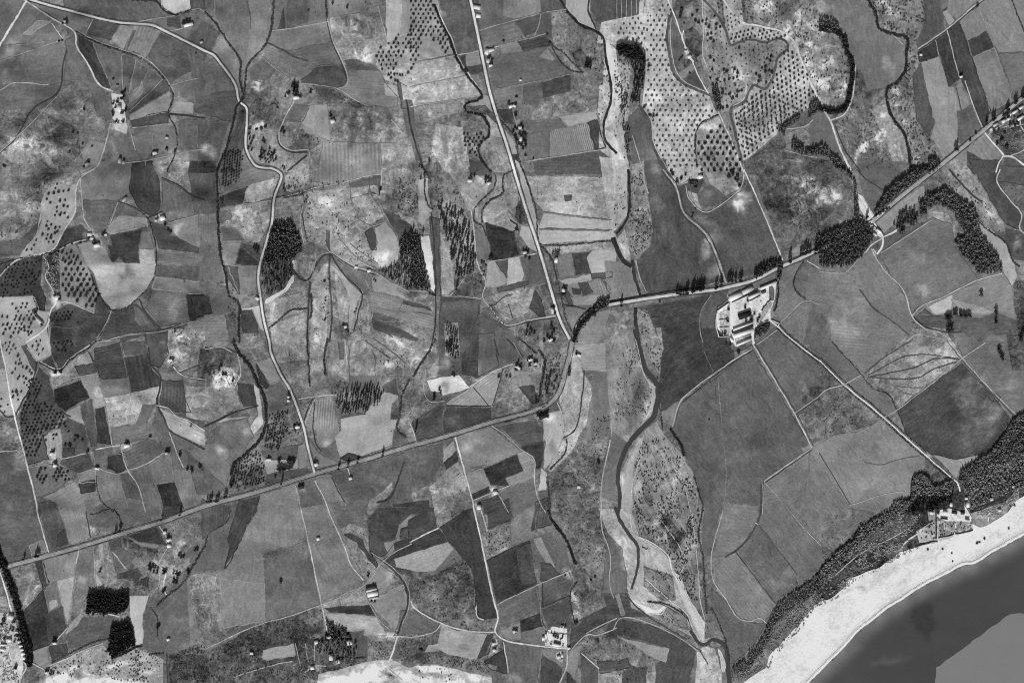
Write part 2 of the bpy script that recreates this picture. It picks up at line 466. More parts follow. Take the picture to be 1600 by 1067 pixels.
m 152: 560,0 670,0 800,150 1050,210 1110,260 1240,580 1260,630 1030,770 1000,830 830,980 790,1000 730,680 810,640 860,530 930,560 1010,370 1070,290 1020,245 860,250 725,275 690,190
b -34 22 15 0: 830,760
b -16 40 8 -35: 960,600
b 18 40 5 -35: 1010,640
m 82: 1030,770 1010,840 800,1010 820,1080 1280,1080 1280,980 1060,920
m 116: 1070,830 1180,780 1265,720 1265,900 1080,900
m 112: 690,0 1280,0 1280,620 1110,250 1050,200 880,150 820,140
b 62 9 22 25: 1180,280
b 45 16 10 0: 930,40
b 55 8 22 -30: 1110,150
b 40 8 16 20: 1200,400 1250,480
b 40 22 8 -30: 1240,170
b -30 12 14 0: 790,40 1060,30 1090,120
b -22 18 8 20: 980,100
g 140 -85: 0,360 100,400 90,700 60,850 100,1080 0,920
f 88: 90,730 150,670 210,740 230,870 310,1080 100,1080 70,850
b 26 10 18 -15: 250,1000
m 130: 520,780 640,720 800,1060 800,1080 520,1060 500,900
b 65 12 6 -15: 590,785
d 82 4: 480,5 360,75 325,190 340,350 370,460 430,520 590,590
r 160 1.4: 350,110 345,200 355,340 388,450 440,508 580,575
d 82 4: 550,0 640,100 690,200 720,280 780,260 850,245 930,265 1010,240 1060,260 1070,300 1010,360 980,480 930,550 850,530 800,630 720,670 740,800 780,960 790,1010
r 150 1.5: 728,265 780,250 850,236 930,255 1010,230
r 152 1.5: 730,655 790,622 845,520 
r 185 2.4: 330,0 370,100 440,290 480,380 530,490 580,580
r 185 2.8: 640,690 700,820 800,1067
r 160 1.6: 540,0 550,200 545,330 590,460 640,560
r 190 4: 670,0 720,70 800,145 880,160 1050,205 1110,260 1150,360 1200,490 1265,620
r 152 1.6: 110,840 140,930 180,1067
d 80 5: 150,650 210,740 230,880 320,1067
r 150 1.5: 165,640 225,740 247,880 335,1060
h 3: 640,710 530,770 500,840 510,1030 | curved hedge around the western edge of the large tree orchard
r 200 3: 435,285 450,340 490,385
r 190 2: 430,190 415,230 440,290
b 60 7 7 0: 455,340
r 150 2: 1060,800 1180,780 1230,740
r 145 1.6: 1060,930 1150,955 1250,975
H 6 5 30 225 4: 462,352 | white hut on the bright track of the orchard knoll
H 4 4 0 210 3: 440,318 | small bright hut up the track of the orchard knoll
t bush 1.8: 410,360 400,375 420,350 430,145 465,455
w broadleaf 4.5 5.5: 10,285 60,272 120,285 185,330 185,400 100,370 20,340 | black broadleaf wood at the head of the pale orchard
w broadleaf 6 4: 100,380 188,400 185,500 155,640 95,640 120,480 | ragged wood strip below the black wood by the channel
w broadleaf 7 3.5: 40,560 80,560 80,640 50,740 95,800 100,1000 80,1000 60,850 35,700 | thin line of trees along the channel bank below the wood
w conifer 4 4.5: 600,570 622,535 655,610 655,690 630,680 | spindle shaped dark grove at the track crossing
s 2.2 1.8: 0,360 100,380 90,560 60,700 0,900 | bushes on the sandy channel bank left of the field strip
s 3.2 1.8: 720,0 900,0 860,60 860,140 810,140 | dark scrub on the eroded hillside by the orchard road
s 1.6 1.8: 900,0 1265,0 1265,600 1120,250 1050,180 900,130 | scattered scrub across the eroded gullies at the top
w broadleaf 5 4: 1010,780 1090,740 1110,710 1150,715 1130,760 1060,800 1050,840 1020,830 | dark clump of trees at the lower corner of the hex orchard
w broadleaf 5 4: 1200,660 1240,610 1265,640 1265,700 1220,720 1190,750 | clump of tall trees beside the lane at the orchard end
w broadleaf 5.5 4.5: 1095,870 1120,870 1180,930 1265,900 1265,960 1160,965 1090,920 | dark tree belt on the edge of the scrubby grey field
v sapling 9 60 1.9 0.93 0.8: 190,110 330,5 355,70 315,200 345,430 400,510 575,590 630,705 530,765 495,850 515,1040 340,1060 250,900 225,740 180,640 200,480 195,350 | small grey young tree in the pale orchard
v sapling 9 60 1.9 0.9 1: 10,150 150,100 180,110 190,320 100,270 0,260 | small grey young tree in the pale orchard
v olive_tree 9.8 60 2.7 0.97 0.6: 520,830 560,830 660,760 700,830 780,1000 800,1060 790,1080 530,1060 510,930 | large dark round tree of the triangular orchard by the straight track
v olive_tree 7.9 35 2.0 0.95 0.9: 1020,370 1080,290 1130,330 1200,490 1240,590 1200,690 1040,740 1000,810 830,970 800,990 760,850 740,690 830,640 870,560 950,560 990,490 | dark round tree of the hexagon-planted orchard beside the curving road
v sapling 8.4 35 1.7 0.85 0.8: 740,660 900,560 1150,690 1040,740 1000,810 800,950 760,850 | faint small tree between the rows of the hexagon orchard
v olive_tree 6.6 15 1.9 0.95 0.5: 720,220 840,175 960,190 1060,225 1050,240 930,255 850,238 720,268 | dark tree in the narrow orchard strip under the curving road
v sapling 7 35 1.5 0.9 0.6: 600,10 670,10 790,150 720,200 690,180 | faint young tree in the pale wedge left of the curving road
v sapling 8.2 35 1.35 0.75 0.8: 570,40 640,130 690,230 730,285 850,250 930,270 1030,250 1060,290 1000,370 970,500 920,540 850,520 790,620 720,660 660,690 630,560 560,400 | faint young tree among the dark trees inside the orchard loop
t olive_tree 2.6: 415,60 410,85 405,108 480,100 510,72 500,130 520,145 543,135 568,125 563,155 583,170 630,155 627,180 652,170 618,105 575,220 598,210 593,243 613,258 770,300 780,345 857,318 593,358 613,378 603,432 675,433 693,445 740,432 760,452 592,485 637,495 680,503 707,493 733,490 757,478 607,525 630,520 745,530 667,560 667,580 710,585 760,570 785,563 755,600 730,610 668,670 695,663 942,365 967,352 962,380 910,425 932,415 930,445 955,440 972,450 875,460 897,480 890,505 937,512 715,803 240,720 260,715 215,712 145,290 210,410 183,665
T 1280 0 3.953
f 100: 50,0 250,0 330,70 360,180 480,230 520,290 530,380 510,470 410,540 300,560 250,420 220,400 160,220 130,150 120,100 0,100 0,40
b -10 14 18 0: 430,310
b 22 6 22 10: 430,420
m 112: 0,190 90,200 150,240 170,330 195,400 190,560 150,680 60,690 0,620
b 65 9 18 -20: 20,520
b 65 7 20 -15: 140,540
b 42 14 12 -20: 50,390
b 40 12 6 0: 20,40
f 94: 0,690 60,700 130,920 200,1080 0,1080
m 96: 220,410 300,560 330,580 340,700 420,900 480,1060 270,1080 200,1000 80,760 160,710 205,620
m 114: 330,580 400,550 440,710 530,850 560,1080 480,1080 420,900 330,700
b 75 8 36 -38: 300,900
b 50 6 6 0: 400,720
b 35 8 10 0: 210,700 400,820
m 106: 300,0 640,0 660,130 600,260 620,380 570,480 590,600 580,720 650,820 740,960 690,1080 580,1080 540,840 450,700 420,550 520,460 540,340 520,250 370,180 340,80
b 42 8 14 10: 490,600
b 50 9 9 0: 400,40
b 55 5 9 -20: 525,750
b 45 5 10 0: 480,90 600,960
f 82: 600,0 640,0 770,180 620,300 600,260 650,140
f 95: 640,0 780,0 760,70 830,140 790,180
f 66: 745,75 830,10 870,0 900,0 790,65
f 130: 760,80 790,65 830,130 805,150
f 112: 790,65 880,0 970,10 850,120
f 68: 610,330 715,255 735,345 625,385
f 70: 720,250 790,195 870,490 800,540 745,350
f 72: 795,185 860,130 1060,690 1010,790 940,620 870,470
f 112: 860,130 980,50 1040,185 920,250
f 72: 920,250 1030,190 1080,290 950,355
f 105: 950,360 1075,295 1185,560 1180,620 1060,690
f 114: 985,45 1180,0 1265,210 1265,250 1110,330 1040,190
f 99: 1110,335 1265,250 1265,540 1190,580
f 132: 1190,0 1265,0 1265,180
f 125: 630,385 735,350 800,545 830,540 870,680 850,690 850,920 800,960 700,830 715,750 660,560
f 82: 580,470 630,390 660,560 710,740 680,840 600,740 590,600
f 110: 870,510 930,660 870,680 840,540
f 88: 850,690 940,650 1000,790 870,890
f 120: 690,850 720,770 830,930 770,970
f 112: 910,920 1010,820 1130,960 1040,1000 950,970
f 74: 910,930 1040,1000 1130,980 1100,1080 910,1080
f 110: 740,1035 910,915 910,1080 720,1080
f 88: 1160,980 1265,1030 1265,1080 1110,1080
m 82: 1060,830 1230,740 1280,760 1280,960 1150,960
m 175: 1050,800 1265,640 1265,730 1180,770 1060,815
r 150 2.6: 610,305 790,180 980,20 1010,0
d 62 1.4: 615,312 795,187 985,27 1015,5
h 2.5: 1190,0 1230,110 1280,235 | straight dark hedge between pale fields at the upper right corner
r 160 1.8: 790,190 820,310 865,480
r 172 2: 900,500 940,620 1010,800
r 130 1.3: 720,250 740,345
r 120 1.2: 985,45 1080,290 1190,580
d 70 1.6: 845,545 860,600 875,680
r 185 4: 0,600 40,700 70,750 130,920 200,1067
d 62 2: 100,780 160,930 260,1067
r 165 2.6: 70,745 150,710 200,620 220,480 225,400
r 150 1.8: 370,185 450,215 515,275
r 200 3.2: 1010,810 1140,960
r 195 2.6: 1140,960 1110,1010 1090,1067
r 200 3.6: 1140,965 1190,970 1265,1020
r 150 2.4: 1180,965 1265,930
h 8: 0,180 90,200 150,240 170,330 200,400 190,560 150,680 60,690 0,670 | thick dark tree hedge enclosing the pale eroded hollow
h 6: 300,0 350,90 370,180 450,210 540,240 540,330 530,440 480,510 420,550 440,700 530,840 560,1000 570,1067 | long winding streamside hedge through the scrub belt
w broadleaf 5 4: 0,110 60,115 120,150 120,190 60,200 0,170 | dark trees at the top of the eroded hollow
w broadleaf 5 4.5: 0,880 50,925 110,980 165,1075 125,1075 60,990 0,955 | dark tree belt slanting along the lane to the crossroads
s 2.6 2: 310,0 640,0 660,130 600,260 545,240 380,190 | dense scrub along the upper stream belt at the top edge
s 2 2: 540,250 620,380 570,480 590,600 580,720 650,820 740,960 690,1060 590,1067 540,840 450,700 430,560 530,450 | bushes down the middle of the stream belt
s 0.9 1.8: 0,200 150,250 190,400 180,560 100,680 0,600 | thin scrub inside the pale eroded hollow
s 1 1.6: 210,650 340,700 480,1060 260,1067 100,780 | thin scrub beside the long white scar
s 4 1.8: 1070,840 1230,745 1265,790 1265,930 1150,950 | dark dense garden scrub beside the village road
H 4 4 20 235 3.5: 875,475 | white hut with a dark tree at the end of the field path
t garden_tree 2.2: 880,465 870,470 965,825 930,870 975,40
H 4 4 0 220 3: 627,340 | small pale hut at the corner where the diagonal lane starts
t roadside_tree 3: 835,925 845,930 1030,770 1068,745 1080,735 1158,690 1165,680 1205,640 1215,630 1250,605 1262,598
w broadleaf 5.5 5: 670,975 700,970 745,1000 740,1040 690,1067 580,1080 560,1040 660,1030 | dark trees above the road at the stream belt's foot
T 1500 140 8.21
H 7 5 37 230 4.5: 555,410 | white house at the lane corner in the roadside village
H 5 4 37 220 4: 620,380 | small white house just right of the lane corner house
H 12 4 37 235 4.5: 770,370 | long white village house at the right edge
H 10 4 37 225 4.5: 700,290 | white terrace along the upper village road
H 8 4 37 225 4: 780,235 | white house at the far upper end of the village terrace
H 9 4 37 190 4: 450,455 | grey house standing below the main road at the village end
t garden_tree 2.4: 550,340 580,320 600,330 620,300 640,460 680,440 700,470 690,350 440,560 430,540 600,740 590,750 570,560 540,640 520,650 490,520 740,440 760,300 470,700
r 185 2.4: 655,310 630,370 590,410
r 190 2.4: 770,400 780,470 821,540
r 165 1.5: 350,590 450,510 560,450
T 0 265 3.953
m 106: 0,0 560,0 470,60 345,85 250,170 180,300 100,420 0,540
b -28 26 6 15: 330,45
b -18 5 24 -40: 220,340
b -14 16 14 0: 120,100 60,260
b 18 18 14 0: 60,140 200,210
f 130: 270,150 345,85 430,110 470,90 465,260 400,360 330,500 120,540 230,400
f 84: 0,540 120,430 260,300 230,400 120,535 0,575
f 104: 500,50 700,0 815,0 820,110 720,190 530,250 510,180
f 90: 515,190 720,195 650,380 590,390 540,310
f 70: 815,0 920,0 985,60 995,240 930,290 850,230 800,130
f 88: 720,200 850,235 910,300 730,290 700,310 665,380
f 122: 730,290 900,300 910,350 690,400 665,380 700,310
f 135: 480,460 560,440 640,480 690,570 860,580 960,580 945,680 870,780 800,840 690,865 620,780 580,640 540,590
f 66: 680,405 880,375 850,480 860,575 770,575 740,530 700,570 660,470 690,470
f 100: 880,380 925,380 950,490 860,490
f 142: 860,490 955,490 955,580 865,580
b -38 11 12 0: 795,640
b 14 20 14 0: 650,640
b -18 30 7 20: 720,790
f 70: 330,490 410,370 500,340 540,380 530,430 420,460
f 112: 365,490 460,450 540,600 600,750 660,830 620,860 580,880 420,820 380,790
f 76: 540,600 580,640 620,780 690,870 640,880 580,885 600,760
m 74: 265,530 330,490 370,500 375,740 320,740 280,640
f 70: 0,580 120,550 260,530 250,720 200,780 0,830
f 150: 0,830 205,780 240,870 300,880 290,970 160,1080 30,1080 0,1000
f 66: 205,780 250,720 280,800 270,870 230,860
f 72: 295,900 420,830 580,885 690,880 610,1040 560,1080 300,1080
b -18 18 14 0: 370,1000
b 30 5 5 0: 310,960
m 106: 990,0 1265,0 1265,190 1140,130 1010,60
f 95: 1000,60 1120,120 1250,190 1190,290 1040,320 1000,250
b 32 12 6 0: 1090,275
f 108: 1050,330 1190,290 1265,330 1265,490 1230,490 1100,420
b 42 6 14 -45: 1090,365
f 74: 920,320 1040,350 1110,430 1265,500 1265,520 980,490 940,370
f 96: 970,500 1265,530 1265,600 970,580
f 82: 970,585 1265,600 1265,690 960,660
f 105: 960,665 1265,695 1265,770 1120,760 940,735
f 95: 960,750 1140,765 1170,930 1000,970 900,850
b 26 12 14 0: 1060,880
f 62: 1145,765 1265,770 1265,920 1170,935
f 75: 880,790 930,740 960,760 920,820
f 74: 690,890 850,830 900,870 1000,985 750,1067 620,1040
f 92: 830,830 870,860 930,950 860,970 820,920
f 70: 1000,985 1165,940 1120,1010 1010,1080 900,1080 890,1010
m 104: 1130,970 1265,930 1265,1010 1160,1030
b 45 15 8 0: 1120,1040
r 165 2.6: 580,0 500,50 470,130 465,260 400,370 330,490 260,520 130,550 60,590 0,660
r 150 1.8: 500,60 510,230 520,300 560,370
r 172 2: 265,530 300,600 280,660 330,750
r 195 3: 160,1067 290,970 310,880 350,820
r 150 1.8: 350,820 420,820 580,885
r 150 2: 370,495 420,465 530,432
r 130 1.6: 730,200 690,310 660,390
r 140 2: 640,1060 800,1020 1000,1000 1130,955 1265,925
r 140 1.6: 690,870 650,960 600,1040
r 125 1.6: 990,60 995,250
r 130 1.6: 1040,330 1190,290 1230,280
r 125 1.4: 370,500 375,740
h 2.8: 730,195 840,240 910,300 950,420 965,580 940,690 850,800 760,865 690,870 610,780 560,650 | oval hedge ringing the pale crop circle field
d 66 2.4: 910,300 1000,260
d 66 2.5: 1000,50 1120,110 1180,160 1265,190
h 3: 0,590 120,550 260,528 330,500 380,485 | dark hedge along the pale path at the left edge
d 68 2.6: 860,800 900,880 960,970
d 70 2: 690,870 740,920 800,940
T 0 265 3.953
H 7 6 10 225 4: 555,400 | upper white farmhouse where the two hill paths meet
H 5 5 0 205 4: 570,425 | lower pale farmhouse of the pair at the hill path end
H 9 6 15 230 4.5: 600,468 | wide white farmhouse above the crop circle
H 4 4 0 215 3: 655,402 | small white hut left of the black square field
H 4 10 -40 170 3.5: 770,185 | long low shelter on the crop circle ring
H 8 8 20 235 5: 1005,300 | bright white farm at the junction right of the crop circle
H 4 4 0 200 3: 965,315 | small outhouse left of the bright white farm
H 9 8 30 225 5: 355,790 | white farmhouse between the hex orchard and the pale orchard
H 4 16 40 190 4: 240,930 | long grey barn running diagonally beside the pale orchard path
b 60 10 9 0: 345,795 560,410
b 60 7 7 0: 1000,300 600,465
t garden_tree 2.4: 580,455 590,460 550,425 635,405 645,395 975,300 1020,340 1040,370 1055,385 365,775 340,775 370,800 215,885 225,880 260,960 215,925 
t bush 1.8: 1080,1000 480,945 445,460 490,455 500,452 400,475
t olive_tree 2.1: 300,152 333,147 362,141 392,137 425,130 342,118 352,92 290,185 310,207 402,190 370,195 393,225 350,235 420,232 352,262 378,270 400,272 340,285 372,282 418,298 295,322 287,350 317,342 300,370 343,362 368,360 263,405 293,407 318,408 340,395 287,430 315,425 355,385 222,438 165,498 195,495 210,468 330,450 300,450
v olive_tree 9.3 0 2.7 0.97 0.4: 380,590 500,570 550,620 590,700 620,800 600,860 540,860 430,800 390,770 | dark round tree of the hexagon orchard left of the crop circle
t olive_tree 2.2: 385,510 412,525 440,510 455,540 425,550 390,560 480,545 405,570 500,580 440,575 470,560
v olive_tree 6.5 10 1.8 0.7 1.5: 10,600 250,550 245,720 190,770 10,810 | small tree in the dark orchard field at the left edge
v olive_tree 7.2 65 2.0 0.7 0.9: 10,850 200,800 230,900 180,990 130,1010 20,1060 | dark tree scattered on the white orchard field
v olive_tree 5.2 40 2.0 0.9 .6: 130,985 190,975 215,1010 170,1030 | tight clump of dark trees on the white orchard field
v olive_tree 6.5 5 1.9 0.95 0.6: 300,900 440,870 470,930 300,950 | dark tree in the two short rows below the farmhouse
s 5 1.6: 270,530 330,495 368,510 372,730 330,735 290,650 | dark thicket strip left of the hexagon orchard
s 1 1.5: 0,400 200,180 260,180 200,330 60,500 | thin scrub in the gully above the pale tree slope
s 2.5 1.5: 210,120 330,30 300,90 240,170 | scrub at the head of the pale tree slope
s 1.5 1.5: 1050,60 1130,120 1200,170 1230,190 1130,150 | shrubs along the ditch right of the dark wedge field
T 320 265 3.953
f 94: 80,0 220,0 210,80 100,150
f 100: 230,0 380,0 440,40 270,100 100,155 210,80
f 65: 0,0 65,0 65,20 0,20
f 83: 0,20 65,25 75,270 0,275
f 74: 95,165 270,100 235,210 95,230
m 142: 290,90 450,50 420,170 230,215 260,120
m 124: 95,240 240,215 410,190 390,350 340,450 100,455 95,330
b 60 12 8 20: 185,290
b 15 20 14 0: 290,300
f 92: 100,360 190,360 250,440 105,445
f 95: 95,270 130,250 165,295 100,330
f 118: 105,455 225,455 180,580 120,570
f 68: 225,480 330,570 330,595 185,580
f 84: 230,460 345,470 330,560 290,530
f 100: 0,280 75,280 80,520 0,400
f 90: 0,410 100,540 115,700 0,700
f 108: 150,590 330,600 335,700 260,770 220,780 160,640
f 82: 130,600 205,600 215,770 150,680
m 84: 350,600 390,440 430,320 530,310 590,410 600,500 530,600 545,650 490,740 390,790 345,720
f 172: 370,830 380,800 490,740 545,655 550,690 500,760
m 110: 365,840 550,720 640,740 630,860 540,870 430,960 390,980
b -20 30 5 35: 480,850
m 107: 430,960 540,880 635,865 625,1067 400,1067
f 150: 290,860 345,850 380,1000 340,980
f 74: 220,870 300,870 330,960 330,1010 230,1010
f 96: 0,700 120,710 160,790 30,780
f 66: 0,780 30,780 45,890 0,910
f 90: 30,785 160,790 200,840 190,880 50,900
f 80: 120,900 190,880 200,1067 150,1067
f 104: 0,920 110,900 150,1067 0,1067
m 112: 440,190 580,165 640,130 600,220 610,330 560,320 430,300
m 114: 640,170 870,100 900,180 950,310 1040,350 990,400 1060,570 930,600 780,510 630,440 600,300
b 20 20 12 0: 730,210 860,370
b -12 20 10 -30: 900,330
b -14 35 4 -35: 870,540
b 14 35 4 -35: 840,530
f 74: 745,280 770,280 775,510 750,470
m 130: 500,40 600,0 640,0 650,90 540,140 490,130
m 118: 650,0 1090,0 1090,30 900,70 680,100
f 86: 890,75 1010,45 1010,150 900,180
f 82: 1015,45 1085,40 1080,150 1020,145
m 106: 1090,30 1265,20 1265,230 1080,230
f 102: 900,180 1020,150 1080,230 1120,330 1040,355 950,310
b -16 18 6 20: 1000,270
b 22 20 6 20: 1040,280
f 140: 1050,360 1120,330 1180,400 1210,520 1190,580 1080,610 1030,520 1065,480
b 35 12 12 0: 1090,560
f 74: 985,390 1030,360 1065,450 1060,500 1030,500
f 80: 1080,230 1200,290 1265,350 1265,440 1190,400
m 118: 560,510 600,510 640,540 690,480 690,600 640,680 560,630 540,570
b 50 4 12 10: 552,570
b -22 4 10 10: 580,570
m 105: 690,570 720,540 770,530 760,1080 640,1080 650,700
m 108: 780,540 860,650 890,800 890,960 800,960 770,1080
f 152: 780,600 850,640 910,730 970,770 940,900 920,960 890,980 895,830 870,700
f 95: 800,550 930,610 1030,640 1025,740 970,765 900,700
f 100: 970,770 1010,770 1030,980 980,1040 930,980 950,880
f 118: 1035,670 1080,660 1265,750 1265,800 1035,740
F 104 8 3 75: 1010,750 1265,805 1265,890 1020,850
f 85: 1020,860 1180,880 1170,940 1030,920
f 72: 1035,920 1265,1010 1265,1080 1220,1060 1030,970
m 114: 1035,980 1200,1080 1040,1080
r 150 1.8: 230,215 440,185 660,120 880,75 1010,40 1090,30
h 3: 440,180 560,160 660,115 | hedge along the field lane just east of the main track
d 66 2.4: 690,600 720,545 770,520 810,580 870,660 970,770 950,880 920,1000
d 64 3: 540,620 600,680 640,680 690,570
d 64 3: 650,690 640,860 630,1067
d 72 3: 770,530 770,700 785,880 770,1067
d 70 2: 640,170 600,230 610,330 630,430
r 150 1.8: 780,510 930,600 1060,640 1120,680 1265,755
d 62 1.6: 785,520 935,612 1055,650
r 170 2.6: 230,865 345,845
r 120 1.6: 1080,230 1180,390
r 145 2: 1095,0 1090,120
r 150 1.5: 1040,350 1120,325
r 122 1.4: 100,455 345,455
r 135 1.5: 655,690 700,540 780,505
h 5: 75,0 80,200 85,400 100,540 130,650 150,770 210,830 210,940 210,1067 | long stream hedge left of the main track and conifer wood
h 3.5: 400,980 470,920 540,870 630,860 | dark curved hedge below the conifer wood
h 4: 655,770 660,850 650,920 | short thick hedge between the narrow fields
w conifer 4.7 4.2: 430,325 530,315 585,410 595,500 540,580 450,570 350,600 395,440 | dense dark conifer wood beside the main track
w conifer 7 3.6: 350,605 450,575 540,590 540,650 490,735 400,785 350,720 | thinner lower half of the conifer wood beside the main track
w conifer 5.5 4: 1200,420 1240,400 1275,450 1275,540 1210,560 | upper left part of the central plantation
s 1.5 1.6: 630,100 880,60 890,85 660,130 | shrubs along the lane across the rough pasture
s 2.5 1.6: 500,60 640,20 650,90 540,140 490,130 | bushes on the pale terrace below the road bend
s 1.2 1.5: 120,600 210,780 210,1067 160,1067 130,700 | bushes beside the stream south of the dark triangle field
s 1.5 1.5: 270,740 340,760 340,830 270,800 | garden bushes beside the track at the wood foot
s 0.7 1.5: 640,180 870,110 940,310 1050,570 930,590 780,500 640,430 | thin scrub over the rough central pasture
s 0.8 1.5: 720,680 760,680 760,960 720,950 | shrub line down the narrow field
H 5 5 0 225 4: 935,603 | white hut on the hillside path
H 6 5 20 225 4: 1015,625 | white cottage at the hedge corner on the hillside path
H 6 5 -30 215 4: 325,795 | small white house by the main track below the wood
H 5 5 20 205 4: 870,970 | small white hut at the tip of the pale strip field
t garden_tree 2: 305,480 320,475 330,490 310,500 325,510 1045,680 1055,690 875,990 885,1000 855,960 490,100 485,120 495,135 1195,235 1090,115 1085,125
t bush 1.8: 740,690 745,790 745,810 740,930 925,880 935,860 745,920
v olive_tree 4.4 86 1.75 0.9 0.2: 100,0 225,0 210,80 110,110 | narrow orchard tree in the rows between stream and road
v olive_tree 4.4 86 1.75 0.9 0.2: 95,170 125,160 120,220 95,225 | narrow orchard tree in the rows between stream and road
T 640 265 3.953
m 106: 0,0 50,0 60,200 60,300 0,300
f 140: 60,60 90,60 110,200 140,250 80,330 60,300
m 92: 90,0 200,0 250,130 150,230 110,200
m 116: 0,300 140,260 120,400 60,410 0,370
f 200: 60,410 120,410 150,600 170,770 130,740 100,600
m 100: 0,370 60,400 100,590 110,740 0,740
f 80: 125,290 180,310 190,780 165,770 145,500
m 118: 185,380 230,440 270,640 250,770 195,770
m 114: 165,200 250,200 350,270 390,350 420,590 410,640 300,680 270,650 230,450 185,330
m 126: 200,0 330,0 430,50 500,70 480,140 390,250 360,250 340,200 280,80
f 82: 340,0 480,0 510,40 380,40
b 20 8 18 -10: 430,100
m 118: 530,40 580,40 575,140 500,190 445,260 450,330 405,320 400,250 460,180 520,120
m 142: 450,260 500,200 580,160 610,260 660,330 670,390 540,360 460,330
m 116: 580,40 640,0 690,180 640,290 600,230 575,140
m 74: 690,170 745,340 680,340 650,290 660,230
f 150: 690,350 745,350 790,510 730,480 680,400
f 60: 470,330 500,340 640,385 675,520 640,545 510,565 495,480 470,400
f 95: 400,340 470,410 495,520 490,560 420,570
m 100: 640,385 680,400 740,490 700,520 675,520
f 142: 485,570 520,570 570,640 600,690 540,720 470,720
f 82: 525,570 605,555 620,640 600,690 550,620
f 165: 610,555 675,545 715,640 690,690 600,710
f 90: 680,540 800,515 850,700 720,720 710,650
f 80: 540,730 730,690 740,715 550,760
m 114: 490,790 560,760 770,725 740,870 690,910 640,920 600,950 520,840
f 68: 775,750 810,800 840,905 800,910 740,850
m 88: 780,720 850,705 900,880 850,900 810,790
m 92: 270,690 420,600 460,700 440,800 240,770
f 72: 190,780 440,800 430,890 350,1080 180,1080
f 84: 440,880 600,960 660,1080 350,1080
m 110: 0,760 130,780 160,900 100,880 0,870
f 78: 0,800 130,860 150,900 0,870
m 100: 0,880 150,900 160,1080 0,1080
m 102: 600,970 900,920 980,1080 660,1080
f 142: 655,0 690,0 800,350 800,460 770,370
m 140: 720,40 1255,50 1255,310 830,260 780,200
f 152: 830,270 1250,320 1240,370 800,360
f 158: 805,375 1255,385 1280,430 830,460 800,440
m 132: 840,475 1280,445 1280,500 1130,500 870,530
f 78: 955,160 1005,160 1000,190 960,195
b -14 14 5 10: 915,295
f 105: 900,540 1000,510 1020,655 920,670
f 70: 1000,520 1110,510 1125,640 1030,650
f 150: 1130,505 1280,490 1265,630 1125,640 1095,540
f 80: 1125,645 1250,630 1250,665 1130,675
f 145: 930,690 1120,650 1125,680 980,710
F 114 10 4 -70: 960,720 1280,670 1280,760 1130,800 1010,800
f 76: 1000,730 1060,740 1060,770 1010,770
f 78: 1040,700 1100,700 1130,760 1075,780
f 84: 1180,680 1200,680 1240,740 1220,745
f 130: 1000,790 1200,770 1280,700 1280,800 1150,830 1020,840
f 82: 960,730 1010,830 990,840 950,760
f 110: 950,840 1090,860 1030,980 990,990
f 116: 1060,980 1130,880 1230,870 1280,870 1280,1080 1030,1080
m 96: 860,520 900,540 1000,990 960,960 900,730
h 3: 700,0 780,250 800,450 870,540 920,720 960,900 1000,1000 | long roadside hedge east of the straight road
h 2.6: 830,465 950,470 1265,435 | dark hedge between the pale strips right of the straight road
d 92 1.2: 800,365 1250,375
d 90 1.2: 830,262 1250,312
r 150 1.8: 490,570 640,545 800,515
r 160 2.4: 380,250 400,400 420,580 470,700 450,780 490,850
d 62 1.6: 600,975 740,943 900,915
r 165 2: 500,850 540,910 600,962 740,930 900,903
h 3: 500,840 530,900 590,965 | short hedge at the bend of the lower lane
d 64 2.4: 400,250 400,320 450,350 470,410
h 2.8: 400,245 460,175 520,120 530,40 500,0 | left bank hedge of the meander strip
h 2.8: 450,330 445,260 500,190 575,145 580,40 640,5 | right bank hedge of the meander strip
d 60 2.6: 470,335 540,365 640,385 665,350 620,310
d 62 2: 940,830 1010,845 1090,862
d 66 1.6: 610,830 625,880 635,920
d 70 1.6: 520,840 580,790 640,770
d 78 1.4: 800,520 850,700
r 140 1.5: 200,780 330,785 440,800
r 150 1.6: 0,745 110,755
r 150 1.6: 330,680 290,740 250,775
h 2.6: 90,0 105,200 140,250 | small hedge in the rough valley head
w conifer 5.6 4: 0,380 50,400 95,590 105,740 0,740 | lower part of the central plantation beside the white strip
v pine_tree 5.0 88 2.3 0.72 2.4: 170,205 250,210 345,275 385,360 415,590 400,635 300,670 275,640 235,450 195,330 | dark conifer of the loose plantation right of the white strip
s 2 1.5: 170,205 345,275 415,590 300,670 235,450 | undergrowth of the loose conifer plantation
s 2 1.6: 0,0 50,10 55,250 0,260 | scrub left of the pale valley path
s 2 1.5: 200,60 260,80 340,190 330,220 240,160 | scrub on the pale slope above the plantation
s 3 1.6: 655,200 690,180 740,335 680,335 | dark scrub patch beside the straight road
s 2 1.5: 430,580 480,570 470,720 450,780 430,700 | bushes along the valley path east of the plantation
w broadleaf 5 4: 880,520 915,505 925,525 890,540 | small dark clump by the white roadside house
h 9: 1010,1060 1035,990 1060,950 1130,880 1190,840 | broad dark tree belt curving from the road junction
w broadleaf 4.5 5: 1130,860 1180,800 1225,800 1235,840 1180,870 | round dark wood at the top of the road bend
H 6 5 30 220 4: 490,85 | white house at the head of the meander strip
H 7 5 0 220 4: 372,70 | oval white house on the pale slope west of the meander
H 5 9 -10 240 4.5: 905,560 | bright white house east of the straight road
H 5 6 0 220 4: 950,745 | white cottage with dark trees east of the straight road
H 5 10 10 215 4: 882,870 | white house close to the west side of the straight road
H 6 5 15 205 4: 712,512 | small house on the lane in the middle fields
H 7 5 30 225 4.5: 870,1050 | white house among trees near the road junction
